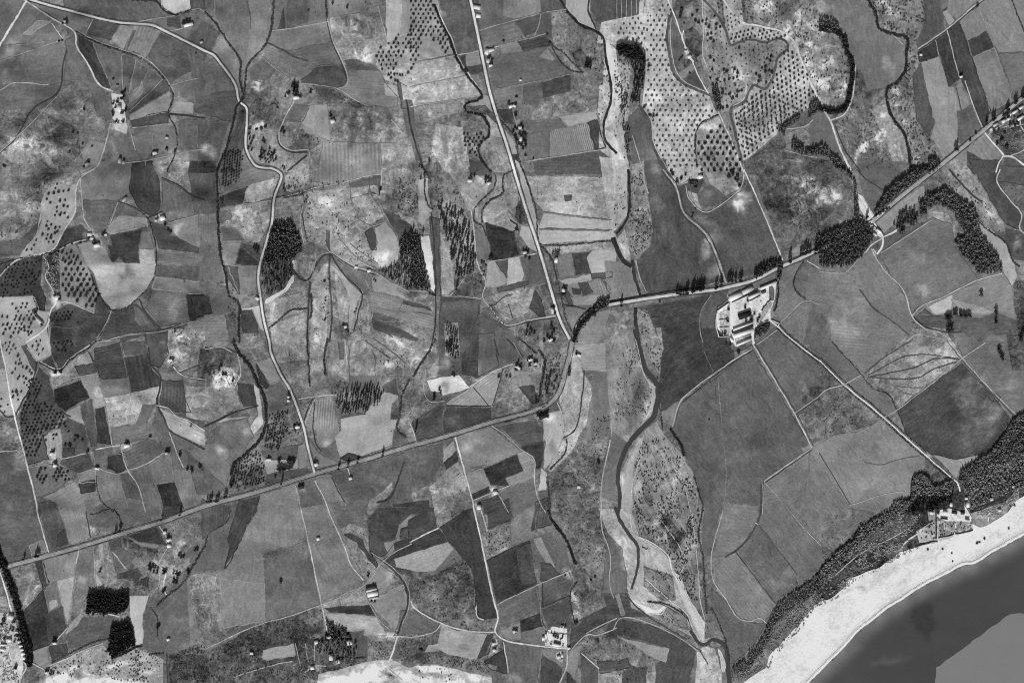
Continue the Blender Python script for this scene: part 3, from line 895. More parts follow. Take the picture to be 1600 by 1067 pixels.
t garden_tree 2.4: 470,60 485,55 500,65 470,80 375,45 400,40 700,500 720,495 730,510 715,540 740,550 890,850 880,880 895,885 950,730 965,735 945,770 960,770 500,540 495,550 445,575 440,700
t roadside_tree 2.4: 20,385 80,410 68,60 290,740
t garden_tree 2.2: 730,970 745,985 725,1000 755,1000 770,1010 740,1020 720,1020 875,960 880,975 890,1000 880,1020 865,1045 890,1060 900,1050 790,1045 830,1060 850,1030
t bush 2: 125,765 140,770 150,775 160,780 655,365 665,375 460,570 470,590 460,630
T 960 265 3.953
m 112: 90,0 180,0 200,160 240,380 200,500 140,550 90,480 60,400 100,200
g 150 -85: 0,0 75,0 80,280 10,370 0,400
f 110: 0,560 40,580 110,610 150,780 0,800
m 146: 15,430 60,370 90,480 100,570 50,540
f 80: 180,0 310,0 370,110 430,270 560,400 610,520 660,690 400,740 200,770 160,700 140,560 220,480 240,380 220,250
b 16 9 40 15: 280,250
b 12 8 24 5: 370,430
b 58 7 16 -25: 575,500
b 42 11 12 0: 605,640
b 20 9 9 0: 270,15
f 82: 380,110 450,70 500,230 560,265 640,230 800,120 830,50 1040,560 1000,600 720,690 690,690 620,490 560,390 430,270
b 20 15 10 0: 560,330
b 20 10 12 0: 640,430
b 12 12 8 0: 760,330
b 85 11 18 10: 790,165
b 45 12 8 20: 720,200
m 150: 320,0 530,0 540,30 450,80 380,110
f 74: 450,60 555,60 530,120 510,150 455,130
f 86: 510,150 590,90 690,155 640,220 560,240 520,200
b 26 8 5 0: 590,145
m 120: 560,20 740,0 800,20 760,120 690,160 590,85
m 118: 450,130 510,150 520,200 540,250 470,190
m 82: 830,0 1280,0 1280,430 1140,460 1040,550
b 48 16 11 0: 1200,95
b 32 10 14 -30: 1140,200
b 26 12 10 0: 1080,60 1250,200
b 20 16 12 0: 1160,290
f 72: 150,850 600,770 530,880 530,1080 290,1080 220,900
f 84: 600,770 690,740 710,790 630,860 620,1000 640,1080 540,1080 530,880
m 112: 130,850 200,870 290,1080 170,1080
m 110: 0,890 120,870 150,1080 0,1080
f 104: 1045,600 1180,560 1110,680 1130,750 1180,810 1030,930 980,870 1010,700
f 96: 1190,570 1280,630 1280,820 1190,810 1110,720 1115,660
f 102: 1180,820 1280,830 1280,1080 1130,1080 1010,960
f 92: 860,1067 1010,965 1130,1080 860,1080
d 50 4.4: 85,0 95,200 70,320 10,400
d 58 8: -10,420 20,500 60,570 105,600
d 58 5: 110,560 130,680 165,790
d 60 6: 130,850 130,920 150,1067
r 155 2: 180,0 185,80 210,150
r 150 3: 300,0 380,110 430,270 560,390 620,500 690,700
d 66 1.8: 293,8 370,118 422,280 550,400 610,508 675,700
d 70 1.4: 312,-5 392,105 442,262 570,380 632,495 700,690
r 152 1.6: 440,100 460,180 560,265 640,230 780,110 800,30
r 190 2.4: 800,0 900,220 1040,560
r 150 1.8: 130,560 165,690 200,760
r 112 1.5: 600,770 535,880 530,1000 545,1067
r 150 2.2: 1265,610 1190,565
r 135 2: 1265,830 1180,810 1030,940
h 2.4: 1170,565 1110,670 1115,740 1180,800 | thin hedge curving round the meadow right of the walled farm
s 3 1.7: 95,0 170,0 200,170 235,380 200,490 140,545 95,480 100,200 | dense scrub on the gravel strip beside the channel
s 1 1.6: 0,0 70,0 70,270 0,370 | thin scrub on the white channel bed
s 2.4 1.6: 140,860 200,870 280,1067 180,1067 | scrub on the strip below the main road by the channel
s 1.6 1.4: 1000,20 1265,20 1265,400 1100,420 | low bushes sprinkled over the pale speckled hillside
H 7 7 20 240 4: 530,45 | white domed shelter on the small dark knoll
w broadleaf 5 3.5: 455,65 520,70 510,120 460,120 | dark bushes covering the small knoll below the orchard
t bush 2: 480,290 485,270 500,240 145,255 150,330 280,815 540,30
t olive_tree 3: 357,27 412,55 438,32 385,75 350,10 705,45 730,30 760,40 760,70 770,100 745,60 720,15
t roadside_tree 3.2: 385,765 398,768 410,770 424,772 438,770 448,765 478,755 488,750 505,745 518,742 530,745 545,740 550,728 622,735 630,725 655,720 662,715 700,690 712,685 725,690 745,690 772,690 782,688 40,840
w conifer 4.5 5: 855,650 870,620 940,580 995,560 1000,600 930,640 870,680 | dark row of roadside trees above the walled farm
w conifer 4.5 5: 1008,600 1008,560 1035,560 1040,610 1015,690 1000,690 | tall trees at the end of the straight orchard track
t roadside_tree 3.4: 1080,570 1150,525 1162,522 1175,520 1190,512 1205,510 1240,500 1250,498 1262,492 1235,520
T 0 0 1
d 48 2.6: 926,481 945,473.5 960,470.5 1056,455.5 1100,449
d 60 1.6: 1222,412 1251,399 1280,385
T 1105 415 7.62
r 205 2.4: 830,720 950,830 1143,985 1340,1140
h 2.2: 850,700 960,810 1150,965 1340,1118 | dark hedge on the upper side of the white avenue's first stretch
h 2.2: 810,735 935,850 1130,1005 1330,1165 | dark hedge on the lower side of the white avenue's first stretch
m 185: 120,540 260,440 240,340 400,300 520,240 560,290 610,280 800,190 820,200 800,400 770,480 740,560 740,640 640,690 560,720 545,870 340,960 260,840 130,850 105,650
f 110: 240,320 520,215 530,240 400,295 245,345
f 95: 600,200 780,130 800,165 610,250
m 140: 145,560 255,490 262,820 160,830
f 205: 265,440 320,440 340,640 300,720 275,720
m 112: 325,860 515,800 525,850 345,925
m 120: 640,560 740,420 780,435 740,520 640,670 610,640
f 95: 740,230 770,250 800,300 790,400 740,400
m 85: 120,860 260,850 340,970 520,880 540,930 360,1020 220,940
d 70 1.6: 110,870 220,950 300,1010 400,1010 540,930
r 215 4: 740,560 740,640 640,690 550,740 540,860 560,930
r 200 3: 740,640 830,720
r 150 1.6: 590,940 720,850 830,770
H 20 8 26 235 5: 335,368 | big white roofed barn at the west corner of the walled farm
H 17 7 29 205 5: 475,297 | pale grey barn adjoining the big white barn
H 44 2 24 60 3: 445,365 | narrow dark lean-to along the yard side of the big barns
H 27 4 24 225 4.5: 725,237 | long narrow white range at the farm's northeast corner
H 19 4.5 27 230 4: 555,358 | white byre in the upper middle of the farm yard
H 19 2 27 70 3: 565,385 | thin dark shed under the upper white byre
H 20 9 19 48 5: 443,590 | black roofed barn in the centre of the walled farm
H 33 3 21 220 4: 425,722 | long white wall-like range below the black roofed barn
H 35 3.5 21 66 3.5: 418,752 | long dark roofed cowshed in the lower farm
H 31 6 19 238 5: 430,803 | long bright white barn in the lower farm
H 25 3 24 230 4: 435,912 | white range closing the south side of the farm
H 4 9 25 230 4: 288,880 | short white building at the farm's southwest corner
H 8 6 24 75 4: 665,310 | dark hut inside the northeast farm yard
W 1.2 2.5 210: 118,545 258,445 | white western boundary wall of the walled farm
W 1.2 2.5 210: 118,545 103,650 108,740 138,850 | white pen wall curving down the farm's west side
W 1 2 190: 138,850 260,840 | low wall closing the animal pens at the farm's lower left
W 0.8 1.8 180: 200,520 195,830 | inner partition wall of the western animal pens
W 0.8 1.8 175: 140,650 255,640 | cross wall of the western animal pens
W 0.8 1.8 175: 145,740 255,735 | lower cross wall of the western animal pens
W 1 2.2 200: 262,445 268,840 | straight wall between pens and farm yard
W 1.4 2 200: 770,650 860,690 830,730 | low white gate wall where the avenue meets the farm
W 1 2 215: 820,190 800,400 | eastern boundary wall of the walled farm
h 5: 870,20 880,100 845,200 845,330 830,430 800,540 | tall dark hedge along the east side of the walled farm
w broadleaf 4.5 4.5: 570,760 650,700 720,680 735,730 720,780 620,850 560,860 | dark round copse at the south gate of the walled farm
h 2.6: 640,540 690,470 750,400 | dark garden hedge inside the farm yard
t garden_tree 2.4: 600,650 620,610 600,665 560,580 450,500 530,640 510,650 460,665 480,420 250,520 240,660 180,810 210,810 230,930 270,940 370,1035
T 1280 265 3.953
m 84: 0,0 180,0 220,200 200,330 0,400
b 58 18 12 -20: 60,150
b 40 10 10 0: 20,200 110,170
f 90: 230,0 560,0 420,130 330,270 250,100
f 126: 340,310 640,100 660,150 480,330 400,390
f 96: 0,600 30,630 160,640 0,650
f 100: 370,520 700,300 820,340 830,480 960,640 980,690 600,860 570,890 540,790 440,650
m 118: 700,260 790,270 860,400 830,430 820,340 700,300
f 90: 400,420 500,370 650,330 380,510
b 40 10 10 0: 650,750
b 14 20 10 30: 600,560
f 104: 200,640 320,490 400,610 530,790 580,910 560,1020 400,900 320,830
f 106: 0,640 170,640 250,740 330,850 560,1020 540,1080 0,1080
b 18 20 12 0: 200,830
b 22 16 14 0: 140,980
f 90: 0,800 60,950 80,1080 0,1080
f 114: 580,890 970,690 1140,640 1190,720 1210,900 1100,880 1000,910
f 168: 660,840 820,780 810,880 720,890
f 140: 810,800 900,880 1000,895 1080,880 960,840
f 84: 650,860 720,900 1000,910 1100,880 1220,930 1240,1080 800,1060 620,950 590,900
b 20 10 6 0: 850,1040
m 114: 660,80 800,0 900,0 1020,130 1140,340 1150,390 1050,370 940,250 880,190 780,110
f 148: 950,290 1140,440 1200,560 1220,650 1190,720 1140,620 1110,530 990,430
f 76: 920,0 1110,0 1090,70 1250,280 1230,370 1150,340 1020,120
f 86: 1120,0 1240,0 1280,80 1280,290 1100,70
f 80: 1250,290 1280,300 1280,650 1200,560 1150,440 1150,360 1240,380
m 90: 330,380 400,420 370,520 320,480
m 70: 1200,680 1280,640 1280,1080 1230,1000 1200,800
r 160 2.2: 320,490 400,620 500,720 540,790 570,900 650,980 760,1010 810,1060
r 162 2: 570,900 640,840 760,790 960,690 1130,640
d 60 2: 580,905 650,970 760,1000 880,1005
d 66 1.8: 650,860 700,900 750,905
r 168 2.6: 1115,0 1095,70 1170,180 1250,280 1235,360 1280,410
r 165 2.4: 400,415 480,380
r 150 1.8: 0,632 160,635 200,600 310,480
r 150 1.6: 380,515 560,400 700,310
r 165 2: 330,490 360,520 395,470 395,410
d 70 2: 230,0 290,60 400,130
d 76 2: 250,740 330,850 440,930 560,1025
r 140 2: 540,1060 600,1020 720,1035 810,1060
h 2.8: 940,280 1050,380 1150,450 1200,570 1240,600 | curved dark hedge right of the arc-shaped wood
d 68 3: 800,0 870,80 960,170 1010,200
b 38 5 14 -25: 1225,470
b 30 14 5 -40: 1080,300
w broadleaf 4.5 5.5: 335,275 400,150 480,70 560,20 640,0 650,15 610,60 500,140 400,230 | dark wood along the upper side of the main road
w broadleaf 5 4.5: 0,420 210,330 265,310 330,380 330,430 260,540 170,605 30,605 0,590 | dense dark wood left of the crossroads buildings
w broadleaf 5 4.5: -20,420 210,320 215,100 190,60 170,20 190,0 215,60 235,200 240,300 330,380 250,350 -20,460 | dark tree belt following the lane down to the crossroads
w broadleaf 5 5: 650,160 700,150 770,115 880,190 960,250 990,400 1050,480 1100,540 1130,630 1060,640 980,650 920,560 870,520 830,460 860,420 900,410 820,260 740,220 660,250 | dark arc-shaped wood in the right of the picture
w broadleaf 6 4.5: 455,330 480,330 500,260 590,240 605,300 600,350 530,340 500,400 | loose dark clump of trees south of the main road
w broadleaf 5 4.5: 610,200 650,195 660,280 630,290 | dark tree clump at the inner end of the arc wood
w broadleaf 5 4.5: 495,370 530,365 525,410 500,405 | little dark clump beside the lane south of the main road
s 2 1.7: 1205,700 1265,650 1265,1067 1235,1000 | dark scrub on the bank at the right edge
s 1 1.6: 700,60 900,10 1130,340 1060,370 940,250 | thin scrub in the old channel right of the arc wood
t broadleaf_tree 3.6: 995,775 1088,880 1088,940 790,905 805,910 830,890 838,895 870,900 890,898 905,903 925,900 795,990 812,985 800,930 785,920 1255,1010 1240,1045
T 1320 300 10.67
f 190: 170,20 300,90 470,400 480,470 420,520 250,260
m 165: 460,470 640,720 640,780 520,720 440,680 370,560
H 9 4 -42 235 4.5: 560,650 | white roofed range on the slope below the crossroads
H 7 3 -42 215 4: 500,710 | grey white building below the crossroads range
H 5 4 25 235 4: 410,565 | small white house right at the crossroads corner
H 7 2.5 -48 225 3.5: 270,440 | narrow white shed at the dark wood's tip
W 0.8 1.2 60: 450,530 640,690 | dark parapet of the lane beside the crossroads range
r 200 3.4: 250,60 460,430 480,500 640,740
r 190 2: 180,30 300,200 420,380
r 200 3: 640,750 640,830 610,930 540,1040
r 190 2.4: 640,750 850,640 930,550
r 185 2.6: 620,770 440,890 350,1000
t roadside_tree 2.4: 360,430 350,445 365,420
t garden_tree 2: 500,330 520,400 560,370 600,360 640,320 700,290 740,280 680,330
H 3 2.5 30 235 3: 550,395 | tiny white hut first in the row along the main road
H 3 2.5 30 225 3: 625,350 | tiny white hut second in the row along the main road
H 3 2.5 30 225 3: 680,300 | tiny white hut third in the row along the main road
T 0 530 3.953
f 142: 20,0 150,30 230,140 200,270 105,460 70,380 30,150
f 130: 0,170 30,180 90,460 40,470 0,440
f 150: 150,0 310,0 315,100 230,135 170,60
f 82: 125,40 160,30 230,140 210,200
f 72: 310,0 600,0 560,50 430,130 370,190 320,100
f 70: 250,140 315,105 350,185
m 120: 380,190 460,120 540,80 580,140 480,180 430,250 330,300 300,210
f 78: 460,170 580,145 600,210 490,225
f 82: 745,15 900,10 920,90 770,105
f 70: 575,60 740,15 770,130 790,240 620,245 590,160
f 66: 770,110 920,90 940,190 990,240 980,290 810,330
f 98: 620,250 795,240 810,330 640,365
f 118: 490,220 600,210 640,370 560,370
b 45 6 11 10: 600,330
f 78: 900,0 1020,0 1040,90 980,180 930,150
m 116: 1040,0 1265,0 1265,140 1120,200 1060,170 1030,180
b 42 18 14 20: 1090,70
f 54: 330,310 500,255 550,360 400,445 340,390
m 120: 650,365 820,330 990,290 970,390 870,430 840,520 680,540
f 90: 880,400 960,400 910,525 840,525
f 94: 680,545 920,525 970,590 920,610 700,655
f 60: 585,430 645,415 690,655 600,640
f 82: 500,410 560,370 600,660 560,660 510,480
f 120: 400,455 490,410 520,520 430,490
f 130: 575,370 640,370 650,410 580,420
f 72: 240,170 300,230 340,390 400,460 350,520 130,600 120,470 200,290
f 80: 350,520 430,490 520,530 540,610 540,700 385,730 380,560
f 80: 130,600 350,520 270,600 300,740 170,770
f 118: 270,600 370,550 380,730 300,740
f 66: 395,670 460,670 460,720 390,725
m 90: 0,480 100,480 120,560 150,680 0,700
f 86: 0,700 100,690 160,780 210,970 230,1080 0,1080
b 34 8 18 -20: 120,760
f 95: 180,790 290,770 360,780 480,830 350,930 230,990
f 76: 390,740 540,700 590,790 480,830 370,770
f 116: 230,990 460,880 490,920 530,1080 340,1080
f 84: 235,1010 330,1000 360,1080 235,1080
f 110: 480,830 590,800 600,880 500,890
f 62: 490,890 590,870 590,940 500,950
f 105: 500,950 600,940 620,1010 690,1080 530,1080
f 100: 600,800 730,830 800,1080 700,1080 610,950
f 84: 740,830 820,830 900,1080 800,1080
f 95: 820,820 920,770 1010,1080 910,1080
f 92: 570,700 740,660 750,705 660,720 660,790 600,780
f 57: 665,720 750,705 790,800 730,825 660,790
f 85: 760,680 910,610 1000,640 1000,700 900,780 800,810
f 102: 920,770 1050,720 1070,870 960,890
f 58: 965,890 1080,880 1140,1040 1020,1080
f 92: 970,410 1040,560 1100,700 1160,810 1265,820 1265,1080 1140,1050 1080,880 1050,710 1000,640 930,600
f 145: 970,415 1080,470 1265,560 1265,660 1100,590 1040,550
b -22 14 8 -35: 1080,500
b 20 16 7 -30: 1210,590
f 78: 1000,250 1130,260 1140,360 1180,450 1080,450 990,400
m 134: 1140,350 1265,340 1265,450 1200,460
f 82: 1180,450 1265,460 1265,550 1090,460
f 88: 1045,570 1200,660 1240,780 1160,800 1120,750
f 102: 1060,800 1265,810 1265,1030 1140,1050 1080,880
b 16 12 14 -20: 1140,930
r 185 3: 0,0 30,150 70,380 110,560 160,740 215,970 230,1067
d 60 2.6: 0,440 40,480 90,470 110,440 200,270 230,140
h 2.6: 240,145 350,195 385,185 430,130 560,45 600,10 | dark hedge along the lane between the dark orchard fields
r 160 2: 245,138 350,185 385,175 430,120 555,35
r 140 1.8: 600,15 740,5
r 150 2.2: 590,680 740,650
r 152 2.2: 745,670 790,810 850,900 900,1067
r 142 1.8: 590,790 720,830 790,810 900,770 1010,700
r 165 2.4: 0,695 110,685
r 150 1.8: 380,740 530,705
r 106 1.4: 740,20 770,150 800,330
r 140 1.8: 640,380 660,420 690,650
r 140 1.8: 430,245 600,210
r 125 1.4: 180,790 290,770
r 115 1.4: 225,990 350,940 460,880
d 62 2: 345,390 400,460 440,480
d 66 2.2: 545,80 580,140 
d 62 2.6: 910,90 935,160 990,230 985,300 970,400 1010,480 1045,560 1130,610 1265,680
r 170 2: 970,410 1040,425 1090,475 1160,500 1265,565
h 2.6: 600,840 600,900 620,990 700,1067 | short wavy hedge below the small white cottage
r 150 2.2: 1045,570 1090,690 1135,790
d 66 2: 1060,160 1110,210 1180,240 1265,255
r 145 1.8: 1070,170 1120,220 1265,250
d 66 1.8: 1110,205 1180,180 1265,150
s 3 1.4: 530,680 560,680 570,780 540,770 | bush clump beside the small dark plot
s 2.5 1.6: 900,590 960,600 1000,640 940,630 | shrubs at the field corner left of the crescent
H 6 4 0 235 4: 340,213 | left one of two white cottages on the orchard lane
H 5 4 20 235 4: 372,210 | right one of two white cottages on the orchard lane
H 9 6 10 235 4.5: 785,655 | bright white farmhouse on the short lane in the left fields
H 7 4 -10 230 4: 602,796 | small white cottage at the corner of the black plot
H 6 6 20 210 4: 1060,125 | white house at the foot of the bright slope
H 6 4 20 180 4: 1030,702 | grey house with trees at the lane end
H 7 5 20 220 4.5: 322,705 | upper white farmhouse inside the dark dotted orchard
H 6 7 20 230 4.5: 340,775 | lower white farmhouse inside the dark dotted orchard
b 70 5 14 -10: 325,735
b 60 12 5 0: 350,218
b 60 9 5 0: 790,658
t garden_tree 2.3: 320,690 335,690 330,770 345,768 345,208 380,205 780,640 790,640 595,785 605,788 1055,120 1070,125 1030,690 1045,695 1160,800 1185,800 1190,815 1230,780 1240,790 1180,535 1110,705 1115,715 930,600 545,690 
t olive_tree 2.0: 110,105 120,130 130,150 115,155 140,175 95,185 75,210 120,230 145,232 110,245 150,270 165,180 185,200 195,215 160,245 180,260 80,325 100,322 130,325 110,345 85,350 115,375 80,360 165,285 10,370 50,405 30,450 5,415 235,40 228,68 265,65 200,45 240,95 225,15 250,10 95,150 105,330
v olive_tree 6.5 0 1.9 0.8 0.8: 320,20 390,20 420,80 360,80 | small tree dotting the dark field north of the orchard lane
v olive_tree 5.5 0 1.9 0.9 0.6: 375,10 460,10 440,50 390,100 370,80 | small tree dotting the dark field north of the orchard lane
v olive_tree 6.4 5 2.15 0.88 0.5: 190,240 245,250 270,300 230,380 350,430 400,480 410,540 330,560 260,580 300,620 240,690 200,740 160,720 130,590 130,470 150,410 | dark round tree of the dotted orchard on the left
v olive_tree 6.4 5 2.4 0.9 0.8: 235,795 280,790 290,850 270,900 230,880 | dark tree in the small grove south of the orchard farmhouses
v olive_tree 6.6 5 2.4 0.9 0.6: 330,800 420,800 440,860 360,890 330,850 | dark tree in the small grove south of the orchard farmhouses
t olive_tree 2.3: 405,655 430,650 465,595 480,605 510,625 425,570 405,540 400,515 460,625 435,660 350,590 330,590 330,615
v olive_tree 6.4 70 1.8 0.75 0.6: 20,20 110,20 120,60 90,110 40,100 | dark tree at the top of the white orchard field
T 320 530 3.953
m 82: 0,60 150,60 200,100 190,170 60,210 0,270
m 122: 0,290 180,300 220,400 120,470 60,510 0,480
m 128: 40,200 110,170 160,175 215,230 190,290 120,310 50,295
b 70 14 9 0: 100,250
b 50 8 7 0: 165,240
b 40 14 4 0: 110,290
f 72: 210,270 300,280 330,410 240,420 200,330
f 165: 300,280 330,300 350,420 360,520 290,600 260,570 330,470
f 103: 70,520 260,490 300,600 230,700 170,760 130,910 0,690 60,640
f 162: 70,520 130,485 270,480 200,495
b 40 14 6 10: 100,680
b 25 10 10 0: 280,570
f 88: 0,690 130,910 90,960 0,960
m 104: 220,0 390,0 410,110 320,150
f 65: 320,150 400,280 380,310 340,260
F 128 10 3 -20: 320,150 410,115 470,250 400,280
f 88: 385,300 470,260 550,390 400,450
m 112: 410,0 630,0 640,200 650,300 520,270 440,150
b -26 14 6 0: 565,130
m 112: 640,0 750,0 740,200 760,290 660,290
b 30 6 8 0: 680,180
m 112: 760,0 880,0 890,260 830,230 770,240 745,150
f 84: 820,20 860,20 860,130 830,130
f 100: 890,0 960,0 1050,110 1060,270 1000,310 895,300
b -16 20 4 -40: 1000,150
b 30 5 7 0: 925,185
m 120: 970,0 1280,0 1280,150 1080,190
b 30 14 6 -40: 1110,130
b 28 14 8 -20: 1180,20
m 104: 1060,200 1280,140 1280,250 1180,240 1100,290
f 80: 1100,290 1180,240 1200,350 1110,320
m 82: 770,240 890,270 895,320 780,340
F 112 10 4 85: 690,380 780,360 840,550 760,670 700,660 670,560
m 112: 620,520 690,370 680,540 710,690 650,620
m 90: 780,360 820,340 850,470 835,560
f 145: 835,490 990,455 1110,320 1190,350 1200,420 1160,650 960,720 830,720 800,600 850,560
b -18 10 8 0: 960,670 1130,480
f 84: 835,470 960,450 1000,460 840,490
f 85: 1170,560 1230,580 1265,640 1160,660
f 72: 835,735 880,705 970,720 900,750
f 96: 700,700 800,630 830,720 820,770
f 110: 640,620 700,700 820,770 690,820
b 55 8 6 -30: 745,650
m 116: 1220,280 1280,240 1280,580 1220,560 1200,480
f 84: 350,690 610,640 580,660 570,740 380,740
f 136: 370,750 570,740 570,790 390,830
f 82: 380,830 580,790 650,800 660,830 370,900
f 112: 580,660 630,640 660,770 580,800
m 92: 385,460 520,430 510,560 460,680 340,690 380,560
m 96: 520,430 555,420 590,510 600,630 510,640
m 100: 200,730 340,690 370,780 370,890 200,940 160,900
f 86: -20,1080 0,1050 300,970 200,1080
f 72: 200,1010 340,960 340,1067 320,1080 200,1080
f 110: 340,960 560,890 590,1080 320,1080
f 90: 570,900 680,860 760,1080 600,1080
f 108: 690,850 780,840 870,1010 870,1080 770,1080
f 86: 780,830 1020,760 1280,690 1280,1080 870,1080 860,1000
b 14 20 16 0: 1080,850
b 25 8 10 0: 860,990
m 110: 1010,1000 1100,940 1180,860 1220,740 1230,800 1190,900 1100,1000 1030,1080 1000,1080
r 165 2.2: 680,870 730,970 770,1067
r 152 1.6: 560,900 600,1067
d 70 2: 785,850 820,930 870,1010
d 66 2: 680,390 670,560 690,650 720,690
r 150 2.6: 680,370 640,460 620,520 620,600
d 60 2: 668,365 628,455 608,520
r 165 2: 580,370 700,350 820,340
r 170 2.2: 195,60 215,140 220,220 180,300
r 160 1.8: 880,790 900,850
d 64 2: 630,0 640,150 650,290
h 3.4: 630,0 640,150 648,290 | thin dark hedge between rough fields right of the main track
h 4: 760,0 738,110 745,220 | dark hedge end in the narrow field
h 4: 1265,250 1220,340 1200,480 1190,560 1240,610 | dark hedge along the east side of the pale field
d 66 3: 1230,760 1190,880 1140,980 1060,1010
h 7: 170,0 200,70 280,170 340,300 370,370 380,500 340,620 240,720 180,770 160,900 | wide bushy stream hedge curving west of the main track
d 62 2.6: 0,540 60,510 180,455 330,410
r 150 1.6: 0,60 100,50 170,80
d 62 1.6: 0,50 100,60 150,60 190,80
r 145 1.6: 865,0 885,260
r 120 1.5: 580,660 570,790
s 3 1.6: 390,465 510,440 500,560 440,670 350,680 385,560 | undergrowth of the orchard rows west of the track
v olive_tree 4.2 80 1.7 0.75 1.1: 390,465 515,435 510,560 455,680 350,690 385,560 | thin tree of the slanting rows west of the main track
v olive_tree 4.4 80 1.7 0.75 1.1: 205,735 335,695 365,780 365,890 205,935 165,900 | thin tree of the lower rows beside the stream hedge
v pine_tree 4.4 80 2 0.8 1.0: 820,340 900,300 1060,285 1110,305 1090,390 1000,445 850,465 805,400 | tall thin tree of the plantation above the pale field
s 4 1.6: 580,375 680,360 640,450 600,440 | dark bushes in the fork of the track
s 2 1.6: 780,240 890,270 890,330 790,340 | scrub above the tall thin plantation
s 2 1.6: 530,500 600,510 600,580 510,600 | garden bushes west of the main track
s 1.6 1.5: 60,190 200,160 210,280 180,300 60,280 | bushes on the white knoll
s 1.2 1.5: 1080,100 1265,90 1265,150 1100,170 | thin scrub on the pale stony slope
s 1 1.5: 240,760 360,760 360,880 200,930 | undergrowth by the stream's lower orchard
H 4 4 0 230 3.5: 520,355 | upper small white hut left of the main track
H 4 4 0 225 3.5: 517,378 | lower small white hut left of the main track
H 7 6 20 225 4.5: 572,540 | white house with garden trees by the main track
H 6 6 20 220 4: 688,772 | white house in the corner where track meets the coast road
H 9 7 10 60 5: 595,910 | dark roofed house just south of the coast road
H 5 5 20 215 4: 900,857 | white hut at the end of the short path south of the coast road
H 7 7 30 200 4: 125,228 | ruined white buildings on the white knoll
H 8 4 5 215 4: 395,742 | long white shed left of the dark garden trees
b 50 6 4 0: 595,930
t garden_tree 2.4: 520,345 525,370 555,535 585,530 570,520 560,560 515,745 525,745 535,750 545,745 555,750 515,760 530,765 550,762 460,745 460,760 395,730 680,760 175,255 130,215 115,215 90,190 55,210 100,165 450,800 460,800 470,795 480,795 490,800 500,800 510,795 520,800 530,795 465,815 485,812 540,790 435,850 178,885 165,910
t roadside_tree 2.6: 15,1000 30,1000 42,995 70,1000 82,995 125,970 135,965 475,890 828,800 945,760 1100,715 885,785
T 640 530 3.953
m 110: 0,0 150,0 100,100 0,250
m 100: 0,400 100,200 110,400 190,380 30,480 0,500
m 114: 110,200 180,110 250,150 270,200 120,250
f 185: 105,255 250,230 290,210 370,300 200,350 130,320
b -60 8 7 0: 215,290
m 95: 205,0 305,0 300,200 260,200 250,100
m 92: 110,320 200,330 220,380 110,400
f 76: 310,0 520,0 550,160 420,240 330,200 300,200
f 62: 310,155 430,135 430,230 320,200
b 30 20 6 -10: 380,250
f 92: 520,0 640,0 700,110 650,150 560,160
F 128 14 4 35: 225,400 380,300 500,220 570,190 510,410 490,415
f 72: 225,420 500,420 500,500 390,540 220,590 200,500
b 12 10 12 0: 270,510
f 78: 10,510 190,400 210,590 50,630
m 106: 580,190 640,180 670,300 760,400 500,500 520,400
f 112: 650,200 740,200 760,280 680,290
f 70: 675,295 770,285 790,400 760,400
m 98: 790,80 980,50 960,220 900,350 800,400
m 134: 1010,60 1070,170 1060,330 1030,560 960,600 940,420 920,380 960,250
f 132: 1010,40 1265,20 1245,200 1080,190
m 140: 1070,200 1130,300 1090,520 1000,700 870,820 850,800 960,600 1040,500
f 98: 1130,200 1265,200 1250,600 1100,640 1090,520 1130,300
b 20 6 40 -5: 1110,450
m 92: 1010,720 1110,620 1240,620 1180,900 1185,1080 860,1080 860,930 930,770
f 101: 1240,640 1280,620 1280,1080 1190,1080 1190,900
f 150: 830,460 930,440 950,590 900,730 830,800 830,600
b -42 8 12 15: 870,680
f 82: 560,530 780,500 830,560 830,640 700,660 600,590
f 62: 690,665 840,625 810,800 780,800 770,740
f 112: 290,600 500,545 690,690 500,770 340,800
b 22 18 7 35: 390,650
f 112: 350,830 450,800 490,900 385,950
f 114: 660,700 700,690 770,740 770,860 620,910 590,860 705,815
f 58: 455,800 660,710 705,810 590,860 620,910 500,900
f 60: 385,955 490,905 500,940 390,990
f 92: 620,910 770,860 800,1010 640,1080 600,1080 560,960
f 100: 640,1067 800,1010 840,1080 640,1080
f 72: 440,1000 550,960 600,1080 450,1080
f 84: 0,690 200,640 210,750 120,900 0,1010
b 14 12 14 0: 50,930
f 126: 205,690 270,630 285,680 215,755
f 62: 215,755 290,680 300,750 230,800
m 120: 120,910 300,750 360,900 340,950 150,1010
b 60 6 10 15: 140,920
m 104: 150,1000 340,940 380,1080 140,1080
f 65: 0,1020 120,990 130,1080 0,1080
f 160: 815,800 845,830 840,920 800,930
f 88: 800,940 870,930 880,1080 840,1080
r 192 3.2: 280,595 320,750 390,1000 400,1067
r 152 1.8: 500,530 600,600 690,680 770,740 770,860 800,1000 840,1067
r 160 1.8: 390,995 510,945 620,900
r 162 2.4: 370,295 500,210 575,175 640,150
d 70 1.8: 575,180 545,300 510,410
d 72 1.5: 390,295 440,350 490,415
d 60 2: 225,412 500,412
r 165 1.8: 910,390 940,460 950,600
r 152 2: 1240,620 1185,900 1185,1067
r 142 1.8: 1245,200 1250,600
r 172 1.8: 0,510 20,560 45,640
r 140 1.5: 550,960 580,1010 610,1067
r 130 1.4: 100,180 90,330 130,385 220,380
d 70 2: 520,0 550,100 
d 66 2.2: 1080,190 1055,440 1020,560 950,610
r 130 1.3: 690,110 640,20 
d 66 2: 600,0 660,60 700,110
h 3: 680,0 740,50 790,90 | hedge slanting down to the farm by the road bend
h 4: 160,0 110,90 20,230 | dark hedge on the left side of the white patch
h 3.4: 970,620 960,700 900,770 865,800 | bushy line along the old river bank below the bend
